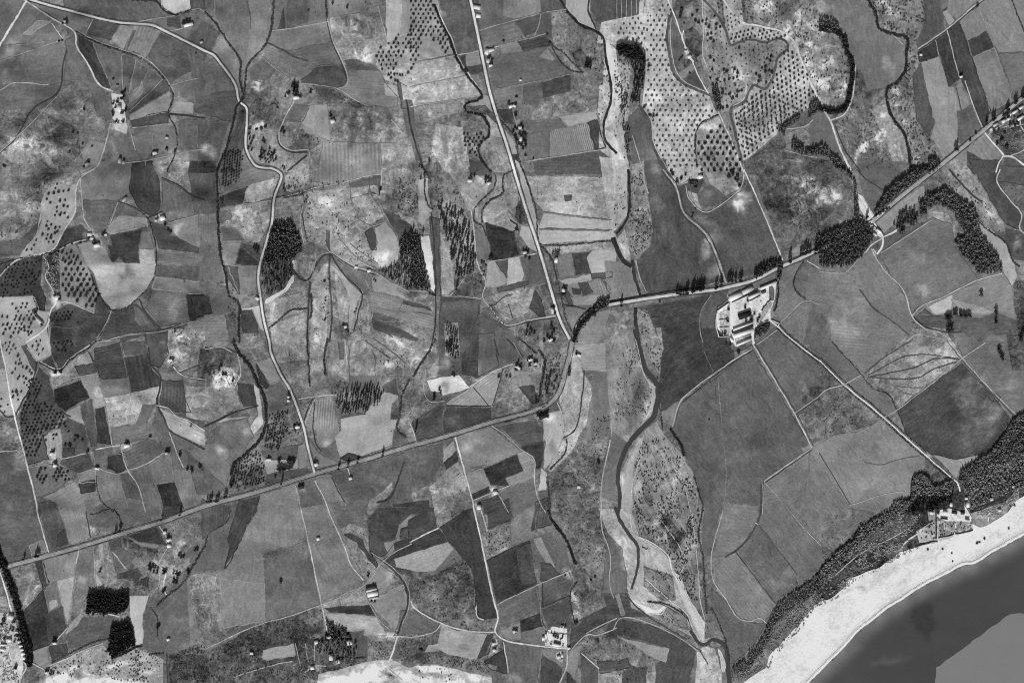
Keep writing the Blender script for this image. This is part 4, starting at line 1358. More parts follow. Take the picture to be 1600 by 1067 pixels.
h 4: 850,850 860,950 870,1080 | dark hedge in the low ground below the river terrace
h 5: 800,70 835,130 815,270 795,390 | dark tree line west of the road bend
h 3.4: 590,512 680,480 780,450 870,385 | dark roadside hedge south of the bend
w broadleaf 4.5 4: 985,150 1000,160 990,235 975,230 | dark tree clump east of the road bend
s 2.4 1.7: 205,0 305,0 295,200 265,200 250,100 | scattered bushes on the slope above the white patch
s 3 1.8: 800,120 980,60 950,230 890,340 810,380 | garden trees and bushes inside the road bend
s 1.2 1.4: 1020,720 1110,630 1230,640 1180,900 1180,1067 870,1067 930,800 | low scrub over the grey river flat
s 2 1.6: 1140,480 1230,470 1230,600 1130,620 | scrub patch on the river terrace
H 7 7 20 225 4.5: 530,945 | white farmhouse at the end of the lane beside the black field
H 14 7 20 55 4.5: 825,475 | dark roofed farm with a white yard south of the road bend
H 7 8 0 225 4: 428,1035 | white barn beside the lane in the lower middle
H 5 5 0 215 3: 1045,910 | small white ring-shaped hut on the river flat
H 9 6 -20 215 4: 668,172 | walled garden house left of the road bend
H 7 5 20 225 4: 745,125 | white house among trees west of the road bend
H 5 6 0 210 4: 780,150 | small house next to the dark tree line
H 7 4 -30 235 4: 1045,98 | white hut in the field just east of the road bend
b 55 14 5 -10: 840,480
b 40 7 6 0: 430,1030
b 50 6 6 0: 525,945
t garden_tree 2.4: 660,160 670,150 685,170 690,185 655,185 665,190 730,130 740,120 755,115 770,140 785,140 780,165 740,160 810,470 840,460 850,455 790,470 855,480 1030,90 1165,755 1170,765 600,230 620,230 550,230 150,350 155,370 185,310 190,330 265,215 275,225 
v broadleaf_tree 5.5 20 2 0.5 1.5: 850,180 930,200 930,300 890,330 830,350 | dark tree in the garden plot inside the road bend
v broadleaf_tree 5 80 1.9 0.6 1: 210,10 300,10 295,130 250,110 | dark tree on the slope above the white patch
t roadside_tree 2.2: 40,550 38,570 150,370 780,385
T 960 530 3.953
f 70: 300,0 640,0 740,80 740,130 420,370 290,450 275,280
f 88: 850,60 1220,670 920,880 910,1080 560,1080 520,900 430,680 360,560 410,400
b -8 20 12 0: 900,640
b 8 25 12 30: 800,720
f 108: 290,460 410,380 360,540 300,510
f 92: 870,50 1090,0 1265,130 1280,350 1110,450
b 14 8 12 -40: 1160,290
m 112: 1120,455 1280,350 1280,700 1220,660
f 102: 930,880 1240,680 1280,720 1280,1080 930,1080
g 114 -80: 0,0 130,0 200,240 255,300 240,450 140,570 80,640 0,560
b -16 8 30 -10: 60,350 140,370
f 150: 210,250 260,300 240,440 190,500 150,560 225,400
f 90: 0,560 90,640 30,760 0,860
g 122 -62: 150,590 260,510 310,590 350,640 430,720 520,900 560,1080 50,1080 30,850 100,680
f 150: 45,1080 40,850 120,680 150,600 175,615 120,750 100,1080
b 55 4 11 -10: 42,870
b -16 14 20 -20: 230,970 180,850
m 112: 180,0 290,0 300,60 275,220 220,130
S 8 8 5: 128,-60 140,0 160,90 200,200 262,280 268,350 240,480 140,580 60,700 20,850 35,960 20,1080
r 165 1.4: 130,0 195,240 255,300
r 152 2.4: 850,60 720,140 410,380 385,440 360,540
d 64 1.4: 855,68 725,148 418,388 
r 168 2.4: 850,20 1000,270 1110,455 1220,670
d 70 1.4: 865,25 1012,268 1122,452 1230,660
r 150 2.4: 1220,670 925,875
d 72 1.6: 1225,680 930,885
d 74 3: 905,900 907,980 900,1080
r 135 1.4: 915,890 918,980 912,1080
r 128 1.5: 925,880 1000,960 1080,1050
r 140 1.8: 1115,455 1265,350
d 72 1.4: 1120,462 1268,360
r 105 1.3: 640,230 660,500 690,850 670,1080
r 88 1.4: 530,0 560,90 610,200
d 78 1.2: 625,235 630,400
h 2.4: 275,270 280,420 300,560 | thin riverside hedge below the dark field
h 6: 345,550 370,590 405,640 430,720 | dark narrow wood at the tip of the scrub island
h 3.4: 490,850 510,900 530,980 550,1060 | dark thicket on the eastern edge of the scrub island
s 2.4 1.5: 10,10 130,20 190,250 240,330 200,480 120,560 10,500 | low scrub over the gravel bar west of the channel
s 3.6 1.7: 180,620 310,600 420,730 540,1067 110,1067 130,760 | low scrub on the upper gravel island
s 3 1.6: 185,0 285,0 295,60 270,210 225,130 | dense scrub wedge beside the channel
t bush 1.4: 380,75 670,140 585,495 265,240 300,235
T 1280 530 3.953
f 92: -10,0 80,20 260,220 150,270 0,130
f 106: 70,0 560,0 280,210 100,30
m 122: 290,220 580,0 780,0 880,120 490,420 430,340
b 22 16 14 -30: 800,60
f 96: 270,230 330,300 430,350 480,430 400,480 160,285
f 76: 480,430 880,150 1060,330 1170,480 1140,580 1060,680 990,710 850,740 690,710 540,590
b 30 22 26 0: 920,320
b 32 32 24 40: 1000,540
b 24 20 14 30: 1080,440
b -12 10 10 0: 1010,640
f 98: 800,0 1000,20 1060,0 1280,0 1280,440 1200,480 1060,310 890,120
m 80: 1150,0 1280,0 1280,230 1190,190
b 20 16 8 0: 1190,290
m 94: 0,300 150,280 390,490 300,540 100,590 0,660
f 112: 0,670 110,600 400,500 650,720 650,800 580,850 560,960 420,1080 200,1040
b -10 14 8 -30: 350,680 230,650
b 14 12 10 0: 560,870 300,900
f 103: 0,700 190,1030 160,1080 0,1080
f 132: 700,710 830,740 980,710 980,740 860,810 850,860
m 96: 650,740 860,870 800,880 720,910 660,850
b 22 8 8 0: 700,820
r 205 2.4: 0,130 160,285 400,485 650,710 860,890
h 2.2: 10,150 155,297 390,495 640,722 850,895 | dark hedge on the southwest side of the white avenue
h 2.2: 10,115 170,275 410,475 660,700 | dark hedge on the northeast side of the white avenue
b 50 7 5 -40: 660,715
h 1.8: 80,20 180,130 260,220 330,300 430,350 475,430 | wavy hedge along the ditch above the white avenue
d 72 1.8: 300,235 430,210 600,170 720,120 880,125
d 74 1.8: 300,235 450,245 600,240 720,180 850,140
d 76 1.6: 300,225 400,170 520,110 650,95 860,120
d 78 1.6: 280,210 420,100 580,0
d 92 1.4: 480,290 560,300 640,300
d 94 1.4: 430,270 520,330 600,350
r 152 1.8: 490,430 700,270 880,120 1030,20
r 140 1.8: 390,490 490,430
r 152 2: 800,5 880,110 1060,310 1220,470
d 78 1.4: 790,10 870,115 1050,315 1205,475
d 76 1.6: 1045,330 1050,370 1100,385 1120,360 1080,335
r 150 2: 0,350 50,310 150,280 260,220
r 130 1.3: 190,1025 430,950 530,940
d 74 1.5: 0,700 100,870 195,1025
r 118 1.6: 0,650 110,590 250,570 390,490
d 90 1.4: 280,760 380,775 500,740 620,720
s 1.2 1.4: 0,430 150,340 200,420 250,530 100,580 0,600 | low scrub in the pasture below the white avenue
t broadleaf_tree 3.6: 1105,65 1110,75 1122,105 1130,120 1240,5
T 0 797 3.953
f 88: 0,0 225,0 300,260 30,350 0,280
f 85: 240,0 350,0 430,210 300,255
f 116: 350,0 520,0 560,180 430,210
f 75: 350,150 400,110 430,210 340,230
f 105: 180,220 260,180 290,255 200,290
f 90: 530,10 700,0 760,100 570,110
b 50 12 4 -10: 600,120
f 93: 700,0 1000,0 920,70 760,100
f 72: 1010,0 1130,0 1120,25 1000,60
m 103: 50,360 220,310 270,460 140,630 100,540
b 16 8 14 0: 190,420
f 72: 220,320 260,310 300,450 270,490
f 63: 140,630 265,490 300,640 280,650 300,830 190,870 160,740
f 98: 265,480 340,435 380,580 300,640
f 142: 300,560 350,555 360,590 310,620
f 76: 280,650 380,590 410,720 340,800 300,830
F 112 8 10 75: 260,300 480,250 430,700 410,710 350,440 290,450
f 142: 350,440 470,400 440,640 415,710
b 15 8 20 0: 440,380
f 96: 490,240 580,210 590,480 550,500 470,560 440,640
b 38 8 8 0: 500,440
m 101: 590,210 670,190 720,440 720,500 600,490
f 138: 590,360 640,280 630,210 615,215 620,300 590,320
f 138: 590,370 620,430 640,480 600,490
f 80: 670,190 750,170 760,230 680,250
f 90: 690,250 760,230 830,290 780,340 720,390
r 150 3: 695,255 740,310 780,360
f 65: 780,160 960,100 1030,220 980,210 860,190
m 82: 760,170 850,200 980,230 980,310 850,290 770,220
f 110: 790,170 860,195 980,215 970,235 880,225
f 76: 720,390 850,355 880,400 850,440 720,420
m 95: 720,430 850,440 880,400 980,330 980,480 920,540 800,510 730,480
f 74: 870,430 920,410 910,470 870,450
m 98: 980,330 1030,240 1200,200 1265,230 1190,350 1020,540 930,540
b 30 10 8 0: 1120,220
b 30 8 8 0: 1090,400
f 86: 520,660 700,650 750,680 680,730 670,790 420,860 410,720
f 132: 430,700 500,640 520,650 480,710 400,770
f 166: 800,530 920,530 880,640 885,830 840,830 800,640
f 116: 190,870 295,835 300,930 240,960
f 72: 300,840 410,820 420,880 320,930
g 140 25: 230,1080 290,980 480,880 640,830 700,915 840,850 1010,920 960,1080
b 75 55 7 3: 520,1062
b 60 30 5 12: 330,1040
b 45 30 6 14: 450,985
b 40 14 4 25: 560,1000
b 45 22 5 20: 700,970
b 55 30 6 0: 780,1060
b 35 14 6 0: 920,1000
b -35 14 4 15: 500,1015 640,1030
f 88: 900,580 960,620 1030,900 930,890 880,830
f 90: 930,590 1265,240 1280,700 1120,820 1040,900 1030,880 980,720
b 14 20 12 0: 1130,700
m 78: 1040,900 1200,830 1280,820 1280,1080 1060,1080
r 195 3: 0,380 40,500 70,620
m 172: 0,640 70,620 110,760 150,900 130,1040 0,1080
m 110: 0,590 50,600 60,630 0,640
f 130: 0,520 35,530 50,590 0,590
m 78: 150,960 240,990 230,1080 120,1080
r 165 2: 190,940 270,980
r 165 2.2: 230,0 300,260
r 165 2: 490,230 470,330
r 120 1.2: 470,330 450,480 420,700
r 150 2: 420,720 340,810
r 165 2.4: 525,640 640,635 740,655
r 160 2: 980,95 1020,150 1040,210 980,320
r 160 2.2: 1030,370 1010,480 1030,520
r 150 1.8: 985,380 980,460 950,510
r 130 1.4: 575,210 585,350 590,480
d 72 1.6: 530,10 560,170
r 160 2: 300,960 400,920 500,870 640,820
d 66 2.4: 1030,880 1035,1067
h 4: 1265,220 1190,350 1140,440 1020,540 970,590 | dark hedge curving along the stream at the lower left
h 2.4: 930,600 970,660 970,780 | thin hedge beside the white strip field
h 3: 320,940 420,890 540,830 670,790 | dark hedge between the fields and the dunes
h 3: 920,890 1010,880 | short dark hedge at the head of the dunes
h 2.2: 560,30 700,0 760,90 | small hedge above the coast road at the lower left
h 10: 0,290 30,350 60,450 100,560 130,680 180,880 185,960 | tall dark tree avenue at the lower left edge
w broadleaf 4.3 5.5: 550,520 620,490 690,520 790,510 790,600 740,640 530,640 540,560 | larger square black wood at the lower left
w broadleaf 4.5 5: 690,720 800,685 825,760 830,835 700,910 670,860 680,760 | smaller black wood below the square wood
h 5: 700,910 770,880 830,850 880,835 | dark fringe of trees south of the smaller black wood
s 2.4 1.6: 290,985 480,890 660,840 700,915 840,855 1000,920 950,1060 800,1060 600,1030 400,1030 280,1010 | dune scrub on the white sand at the lower left
s 3 1.8: 1080,900 1180,850 1265,830 1265,1067 1080,1067 | dark coastal scrub right of the lower left dunes
s 4 1.8: 0,650 60,700 40,850 120,1060 0,1060 | garden trees among the houses in the lower left corner
s 2 1.8: 780,850 860,850 900,1060 820,1060 | bushes in the dune hollow below the white strip
H 5 5 10 220 4: 1018,135 | small white house on the path below the coast road
H 8 5 20 215 4: 1045,180 | grey white farmhouse at the tip of the black field
H 6 6 10 230 4: 1045,218 | white farmhouse just below the grey white one
H 6 4 0 235 4: 340,818 | small white hut at the corner of the dark fields
H 6 4 20 215 4: 290,995 | small hut on the edge of the dunes
H 5 4 30 225 4: 1040,795 | pale hut in the meadow above the lower dunes
t garden_tree 2.6: 925,340 945,345 960,350 975,365 930,365 950,380 970,385 925,355 | dark tree of the tight grove left of the farm lane below the coast road
t garden_tree 2.6: 1075,385 1090,390 1100,400 1075,420 1095,425 1110,395 1075,440 1090,445 | dark tree of the loose grove between the farm lane and the stream hedge
t garden_tree 2.6: 1165,385 1160,370 1120,290 1135,285 1110,275 1220,240 1205,245 1040,170 335,805 345,803 620,375 985,710 975,720 1010,370 1015,385 1025,375 1010,500 1020,490
t roadside_tree 2.6: 150,300 220,282 228,278 240,280 712,140 718,138 738,128 745,125 1000,58 1115,25 10,350
T 0 930 7.79
H 5 5 20 240 4.5: 205,445 | northernmost white house in the row along the tree avenue
H 4 4 20 240 4.5: 230,510 | second white house from the north in the avenue row
H 5 5 10 235 4.5: 242,560 | third white house from the north in the avenue row
H 5 4 10 240 4.5: 260,607 | fourth white house from the north in the avenue row
H 5 4 15 235 4.5: 273,655 | fifth white house from the north in the avenue row
H 6 5 15 240 4.5: 284,703 | sixth white house from the north in the avenue row
H 5 5 -30 235 4.5: 297,757 | southernmost white house of the avenue row
H 8 6 10 240 5: 112,540 | detached white villa west of the avenue row
H 7 5 -10 235 4.5: 38,655 | white villa near the left edge of the coast village
H 12 3 0 235 4: 40,598 | long white terrace at the left edge of the coast village
H 3 12 0 225 4: 2,540 | white house cut by the left edge of the picture
H 9 8 -15 215 5: 135,255 | large pale house at the head of the coast village
r 190 2.2: 60,440 100,480 160,495
r 185 2: 105,610 115,700 170,850 240,1000 240,1067
r 190 2.2: 285,790 320,870 250,1000
t garden_tree 2.6: 50,280 60,310 30,340 160,320 180,315 130,400 160,420 200,480 215,485 235,530 270,635 250,590 180,560 90,550 20,690 60,520 190,860 200,880 570,920 620,945 650,945 590,910 300,790 320,800 660,550 680,550
T 320 797 3.953
f 72: -20,0 160,0 130,80 30,150 -20,190
f 92: 30,150 130,85 215,0 150,180 155,220 120,360 0,380 0,240
f 72: 215,0 320,0 215,190 150,330 120,360 155,220 140,180
f 106: 230,170 350,0 600,0 630,160 360,270 380,690 100,730 0,850 0,400 110,370
m 104: 0,400 100,380 110,730 0,870
f 110: 100,420 370,450 380,680 100,730
f 94: 370,280 620,190 720,580 380,690
b -14 22 5 15: 470,260
b -14 7 8 0: 395,510
b -10 30 14 0: 560,480
f 106: 600,0 760,0 980,430 720,570 640,200
b 14 18 10 0: 780,340
b -10 20 8 15: 820,420 760,210
f 94: 770,0 1000,0 970,100 890,80 840,120
m 110: 840,120 890,80 970,110 1020,160 1020,260 1090,340 1000,430 910,340 860,220
f 72: 860,150 900,140 970,180 1000,250 1070,330 1060,350 1010,300 940,200
f 75: 1000,60 1080,-20 1280,-20 1280,90 1200,160 1110,290 1020,260 1020,150
f 116: 1110,200 1180,180 1200,90 1280,20 1280,80 1210,110 1200,220 1130,270
f 72: 1090,310 1280,200 1280,400 1220,430 1180,380
f 112: 1000,430 1090,340 1200,420 1060,540
f 114: 1080,530 1230,460 1250,600 1190,740 1080,640 1020,570
b 25 7 16 -10: 1150,420
m 108: 730,570 980,460 1010,580 740,600
f 62: 735,600 1020,585 1060,650 780,630
f 142: 745,640 860,640 1060,660 1120,770 1040,770 990,770 980,735 890,750 800,700
b 16 20 6 10: 960,700
m 80: -20,890 120,820 220,760 380,690 550,650 720,590 750,700 890,750 1005,780 1010,930 860,990 560,1080 -20,1080
f 82: 890,760 980,740 1005,790 1005,910 920,910 910,820
f 136: 360,860 550,825 555,895 390,925 355,910
m 96: 1005,780 1190,780 1160,900 1130,940 1000,950
m 100: 1200,780 1280,780 1280,990 1180,950
g 150 12: 540,1080 700,1010 850,975 1000,935 1150,920 1280,980 1280,1080
b 80 50 8 8: 800,1062
b 80 40 10 10: 980,1030
b 60 20 8 0: 1050,980 1240,1040
b 40 20 5 15: 880,1005
b 30 8 6 20: 700,970
b 55 10 6 -15: 1120,780
b -60 12 6 -20: 1130,1020
r 138 1.8: 0,860 200,760 380,690 500,660 720,580 980,465 1090,330 1170,260 1280,205
r 155 2.6: 595,0 640,200 720,570 755,740
r 158 2.2: 760,0 860,220 910,350 980,430
r 130 1.8: 980,440 1000,540 1090,690 1190,770
r 175 3: 1190,780 1160,880 1130,970 1220,1050
r 160 2.2: 1160,775 1280,785
d 64 3: 1040,265 1110,320 1210,420 1250,500 1250,600 1210,700 1190,770
r 135 1.6: 1030,262 1105,310 1222,415 1262,500 1260,600 1220,700
r 150 1.8: 180,1030 400,960 540,930
r 135 1.5: 560,820 590,960
r 140 1.5: 620,820 640,940
r 135 1.4: 680,810 675,930
r 165 1.8: 620,1000 680,960 750,960
r 170 2: 960,1010 1020,940
h 3: 160,0 130,80 30,145 0,230 | dark stream hedge curving at the edge of the grey meadow
h 2.4: 1020,100 1020,250 1060,320 | dark bank hedge in the small valley
w broadleaf 7.5 4.5: 750,680 810,720 880,745 910,820 880,830 800,790 700,830 690,800 760,780 | dark garden wood at the end of the straight meadow track
w broadleaf 9 4.2: 690,830 800,800 900,840 940,900 850,960 770,900 700,880 | lower dark garden wood among the seaside villas
h 3: 920,915 1000,905 | short dark hedge beside the dune edge
s 2.4 1.7: 0,900 220,770 380,700 550,660 730,610 740,690 690,800 560,820 360,850 350,920 540,930 180,1030 0,1060 | wide dark coastal scrub at the bottom left centre
s 2 1.7: 200,1040 560,940 690,900 850,970 560,1060 200,1067 | scrub and gardens along the seaside lane
s 2 1.6: 1010,800 1170,800 1130,930 1000,930 | bushes above the stream mouth
s 2 1.6: 1200,790 1265,790 1265,970 1190,920 | bushes east of the stream mouth lane
s 2.5 1.5: 1110,1010 1170,1010 1160,1040 1120,1040 | small scrub patch at the stream mouth
H 15 4 15 75 4: 1025,475 | narrow dark roofed shed at the top of the row of poultry sheds
H 16 3 15 215 4: 1030,490 | white roofed second shed in the row of poultry sheds
H 16 7 12 240 4.5: 1037,515 | widest bright shed in the row of poultry sheds
H 14 4 12 190 4: 1045,540 | lowest grey shed in the row of poultry sheds
H 5 5 20 225 3: 700,175 | small white ruin in the grey meadow
H 8 8 10 240 5: 892,815 | bright villa at the right end of the garden wood
H 7 5 10 220 4.5: 765,780 | villa at the end of the straight meadow track
H 6 6 20 215 4.5: 690,812 | small house on the left of the garden wood
H 6 10 0 215 4.5: 780,905 | tall narrow villa among the lower gardens
H 6 6 10 225 4.5: 665,970 | white seaside house beside the beach lane
H 5 6 0 215 4: 825,930 | small seaside house near the dune edge
H 5 4 0 225 4: 290,880 | small white hut in the coastal scrub left of the pale plot
t garden_tree 2.4: 1040,460 1050,465 470,435 470,445 1010,400 820,790 930,815 935,845 750,770 800,800 1030,555 1050,560
T 640 797 3.953
f 68: -10,60 150,0 170,110 -10,200
f 66: 0,200 180,110 240,190 0,300
f 66: 185,100 360,-10 400,0 530,580 540,660 420,680 410,480 380,360 240,190
m 106: 160,-10 350,-10 180,110
f 140: 0,300 235,195 270,240 160,370 90,385 0,350
m 86: 0,400 170,370 270,250 340,300 400,440 400,650 200,690 50,610 10,550
f 98: 90,385 160,370 270,240 330,300 170,390 60,410
f 95: 420,0 440,0 480,130 440,140
r 150 3: 440,0 460,60 480,130
m 104: 440,150 620,80 630,220 480,300
f 72: 470,0 610,0 640,60 490,120
f 108: 620,60 780,0 780,130 760,170 630,220
f 75: 780,0 850,0 880,90 750,130
f 64: 480,310 740,190 780,450 540,580
f 78: 660,240 740,210 770,440 690,450
f 92: 750,180 890,120 960,200 1000,360 810,440
f 122: 760,180 810,165 900,350 860,350
f 76: 810,320 870,330 930,400 810,440
f 86: 830,450 980,370 1010,430 980,520 810,600
b 60 7 6 0: 970,390
f 90: 545,580 780,470 810,600 680,680 560,720
f 60: 680,680 810,640 830,710 690,750
b 40 5 2 30: 770,655
f 116: 560,740 680,690 690,800 600,800
f 81: 815,610 990,530 1010,700 970,760 860,760
b 45 4 7 -10: 930,560
f 98: 700,760 830,720 870,830 700,810
m 93: 900,0 1180,0 1230,200 1240,450 1280,560 1040,640 1060,450 1030,300 960,120
m 100: 1180,0 1280,0 1280,560 1240,450 1230,200
b 55 6 16 0: 1030,540 1030,630
f 74: 1000,700 1280,560 1280,670 1090,770 990,870
f 90: 0,620 50,610 200,690 150,750 0,780
m 90: 0,790 150,755 190,705 170,820 90,880 50,940 0,930
f 138: 200,705 290,740 480,765 410,920 290,900 190,870 90,880 120,830 170,820
b 22 14 5 0: 270,770
b -25 10 5 -20: 340,850 200,880
f 76: 480,770 520,760 490,880 420,920
m 100: 520,760 560,790 580,850 500,920 460,920
b 55 6 12 -25: 520,830
f 68: 580,860 600,1010 500,980 460,930
f 90: 590,815 810,850 790,1080 620,1080 600,950
b 25 12 7 0: 640,1040
f 76: 820,890 940,970 930,1060 790,1030
f 106: 820,850 900,880 970,960 940,970 820,890
f 110: 790,1030 930,1067 790,1080
m 190: 830,770 880,720 970,730 970,790 985,860 840,840
m 150: 900,880 950,870 950,940 910,920
f 118: 990,870 1060,830 1020,1040 970,990
f 68: 970,990 1030,1050 1030,1080 930,1080
f 82: 1060,880 1170,980 1160,1080 1030,1080
m 112: 1070,800 1130,790 1190,870 1190,970 1060,860
b -24 12 6 40: 1120,860
m 115: 1180,970 1205,940 1190,1080 1160,1080
F 96 14 2.5 40: 1200,830 1280,800 1280,1080 1185,1080 1205,950
m 80: 1130,790 1200,780 1280,740 1280,810 1200,840
g 150 -8: 0,1000 50,960 200,960 350,1000 560,1040 560,1080 0,1080
b 80 26 8 0: 60,1050
b 60 24 5 -10: 130,975
b 60 20 5 -10: 260,1050
b 50 10 6 0: 420,1045
b -40 14 4 -5: 180,1010
m 92: 50,940 90,880 300,900 400,930 540,960 520,1010 300,970
f 88: 500,980 600,1010 600,1080 560,1080 
r 190 3: 400,0 440,180 520,560 545,660 530,750 590,800 820,840
r 175 2.6: 10,560 20,590 180,690 370,745 530,750
r 170 2: 580,810 610,1000
r 190 2.6: 820,840 980,855
r 150 2: 1090,760 1180,710 1280,665
r 155 2: 1000,860 1090,770 1160,770 1280,725
r 150 2: 0,785 150,750 200,700
r 145 1.8: 1180,0 1190,130 1240,270 1235,450 1260,540
r 155 2.4: 975,860 970,960 920,1080
r 150 1.6: 540,580 780,465 1000,370
r 120 1.3: 820,860 800,1000 790,1067
r 172 2.6: 0,200 90,150 180,110
d 62 1.8: 810,600 990,525
r 125 1.4: 805,450 810,600 820,700 860,760
d 66 2.4: 480,310 620,240 740,190
r 180 2.4: 410,590 420,660 460,675
r 165 2: 1060,880 1170,975
h 6: 860,0 880,60 960,170 1010,290 1030,330 | thick black hedge descending the ditch in the lower middle
h 3.4: 1030,440 990,520 1010,650 1020,700 | dark hedge along the ditch below the thick black one
h 2.4: 395,430 410,520 405,620 | tree line on the right edge of the scrubby meadow
d 66 2.2: 820,450 825,600
s 1.2 1.6: 20,430 170,380 270,270 340,310 390,450 395,640 200,680 60,610 | scattered dark bushes in the scrubby round meadow
s 3 1.6: 300,690 500,690 510,740 330,740 | bushes along the lane south of the scrubby meadow
s 2.4 1.6: 60,940 100,890 300,900 400,930 530,960 510,1010 300,970 100,950 | dune scrub below the pale wavy field
s 2 1.6: 60,980 250,970 320,1040 200,1060 60,1040 | scrub on the white sand at the bottom
s 1 1.4: 920,20 1170,10 1220,200 1180,400 1060,440 1030,300 | low scrub over the grey flat right of the black hedge
s 2 1.4: 445,155 615,90 625,215 485,290 | speckled plants on the mottled plot
s 1.6 1.5: 1075,805 1130,795 1185,870 1185,960 1080,860 | shrubs on the kite shaped plot
t bush 2.2: 960,400 75,860 60,855 1145,410 1120,430
T 820 940 8.4
H 12 4 -15 225 4.5: 420,560 | long white farmhouse of the compound with bushes
H 12 2 -15 75 3: 430,535 | dark roofed lean-to behind the long white farmhouse
H 4 6 0 240 4: 243,475 | white outbuilding left of the compound farmhouse
H 4 3 20 240 3.5: 580,605 | tiny white hut at the compound's east end
H 5 4 0 215 3.5: 490,320 | small shed at the top of the compound
H 5 5 20 235 4: 445,720 | white house below the compound lane
H 3 6 0 225 3.5: 490,700 | narrow white shed next to the house below the lane
t garden_tree 1.8: 280,410 370,430 390,410 380,440 400,460 430,470 440,450 470,490 495,440 500,450 490,470 410,440 350,400 275,520 530,320 490,325 445,735 485,740 455,690 345,545 560,580 500,570 665,275 670,290 675,270
T 640 797 3.953
H 7 5 20 200 4: 650,745 | small grey farm building on the pale plot by the lane bend
H 5 5 20 215 4: 520,820 | upper white hut on the bank south of the lane bend
H 5 5 20 215 4: 522,860 | lower white hut on the bank south of the lane bend
t garden_tree 2.2: 515,810 530,850 515,860 640,735 660,740 655,755 1020,695 1030,690
T 960 797 3.953
f 90: 560,-10 660,0 600,290 540,260 540,150
f 103: 670,0 890,0 880,80 750,240 600,290 650,150
b 12 8 14 10: 700,60
b -10 10 10 0: 650,330
f 92: 760,260 890,100 1130,410 1000,580
f 99: 900,90 920,0 1070,0 1280,220 1280,390 1140,460 1120,390
f 106: 1090,0 1280,0 1280,190
b 18 22 10 30: 1040,430
f 107: 610,300 750,270 1000,590 970,650 900,660 800,680 700,560 620,450
b 10 16 14 0: 820,480
f 92: 600,480 700,560 760,660 840,690 940,700 850,840 740,940 710,950 690,800 600,600
f 112: 850,840 870,850 830,930 780,940
g 144 -60: 0,-10 100,-10 150,160 260,220 340,280 380,400 470,550 520,700 560,790 600,790 640,800 540,840 480,780 330,700 200,640 90,530 75,400 50,230 0,150
g 112 -55: 100,-10 560,-10 520,180 500,300 540,500 580,680 500,600 400,480 350,300 220,180 150,150
b 24 5 22 -15: 470,230
b -18 14 16 -20: 400,140
f 200: 90,540 250,620 330,580 290,640 200,640
b 25 18 6 -30: 180,600
f 178: 360,370 400,400 470,560 560,700 550,810 500,720 400,500
g 98 -35: 180,340 360,400 380,560 290,560 180,470
g 106 -30: 250,650 330,600 430,640 480,740 330,720
f 170: 640,850 660,880 690,960 670,1000
f 92: 0,150 50,240 75,400 80,510 0,510
f 72: 0,510 80,510 110,600 200,660 40,660 0,600
f 108: 5,520 30,510 70,640 40,655
f 78: 40,670 200,700 390,780 510,870 470,1000 450,1080 270,1080 250,960 330,870 330,850 60,770 0,770 0,680
f 132: 20,780 340,855 320,940 230,910 60,800
m 110: 0,780 60,800 240,910 260,1000 100,1080 0,1080
f 78: 50,1000 110,965 200,970 90,1060
f 82: 0,930 80,920 100,970 0,1010
m 150: 510,880 560,840 620,850 660,990 670,1080 450,1080
S 5 5 3: 0,-20 60,110 145,230 145,320 120,440 108,490
d 72 2.4: 90,540 140,600 200,650 330,730 450,800
S 5 8 8: 470,740 530,825 565,828 600,800 680,830 700,930 705,1000 710,1090
r 152 1.8: -10,740 40,665 200,690 390,780 510,860
d 70 1.6: 200,700 390,788 540,870
r 152 2: 670,0 600,280 610,430 690,550 760,660 830,685 900,665 940,700
d 74 3: 907,-20 900,30 880,85 820,180 750,250 680,290
r 160 2.6: 870,75 890,90
d 74 1.8: 750,260 880,430 1000,580
d 78 1.6: 890,90 1000,230 1130,400
r 130 1.4: 1080,0 1180,120 1280,220
d 70 1.6: 530,870 580,950
h 2.6: 600,600 640,690 680,790 710,930 | thin dark hedge left of the triangular meadow at the river mouth
h 3.2: 545,0 520,160 545,280 555,420 570,640 | dark shrub belt on the eastern river bank
h 2.6: 210,560 300,575 400,620 460,680 | dark bushes on the braided channel edge
h 3: 170,225 200,240 | small dark bank in the gravel bed
s 3.8 1.8: 120,10 540,10 520,180 480,260 500,480 560,640 480,560 390,420 340,280 230,180 160,150 | scrub over the broad lower gravel island
s 3 1.6: 185,345 355,400 375,550 300,555 185,470 | dark scrub island inside the gravel bed
s 2 1.6: 260,650 400,630 470,740 340,720 | scrub patch near the river mouth bend
s 1.5 1.5: 10,790 230,910 250,990 100,1060 0,1060 | stubby shrubs on the striped plot at the bottom
w broadleaf 5.5 4.5: 730,970 820,915 825,870 870,840 930,740 970,640 990,600 1040,550 1130,490 1265,390 1290,380 1290,470 1180,560 1060,640 980,740 920,870 830,985 770,1010 720,1010 | dark inland edge of the coastal pine belt
s 4.5 1.9: 730,1060 720,1015 830,985 920,870 980,740 1060,640 1180,560 1290,470 1290,545 1220,590 1100,780 950,890 920,970 800,1040 | low seaward thicket of the coastal belt
T 1280 797 3.953
w broadleaf 5 5: 0,380 100,260 210,180 250,100 430,5 470,-60 560,-70 540,20 330,140 200,260 60,400 -10,470 | dark inland edge of the coastal wood below the meadows
s 4 1.9: -10,470 60,400 200,260 330,140 540,20 640,30 560,110 400,190 250,270 150,360 0,490 | grey seaward thicket of the coastal wood
s 5 2: 0,560 0,500 150,410 260,270 460,150 580,110 580,160 500,240 400,290 300,360 230,400 100,500 | dark thicket along the back of the beach
r 165 1.6: 100,400 250,270 430,180 560,110
r 190 3: 500,240 540,190 600,150 630,120
m 74: -20,380 100,260 250,100 430,5 560,-60 700,-60 680,180 620,220 500,260 380,345 200,420 100,530 -20,570
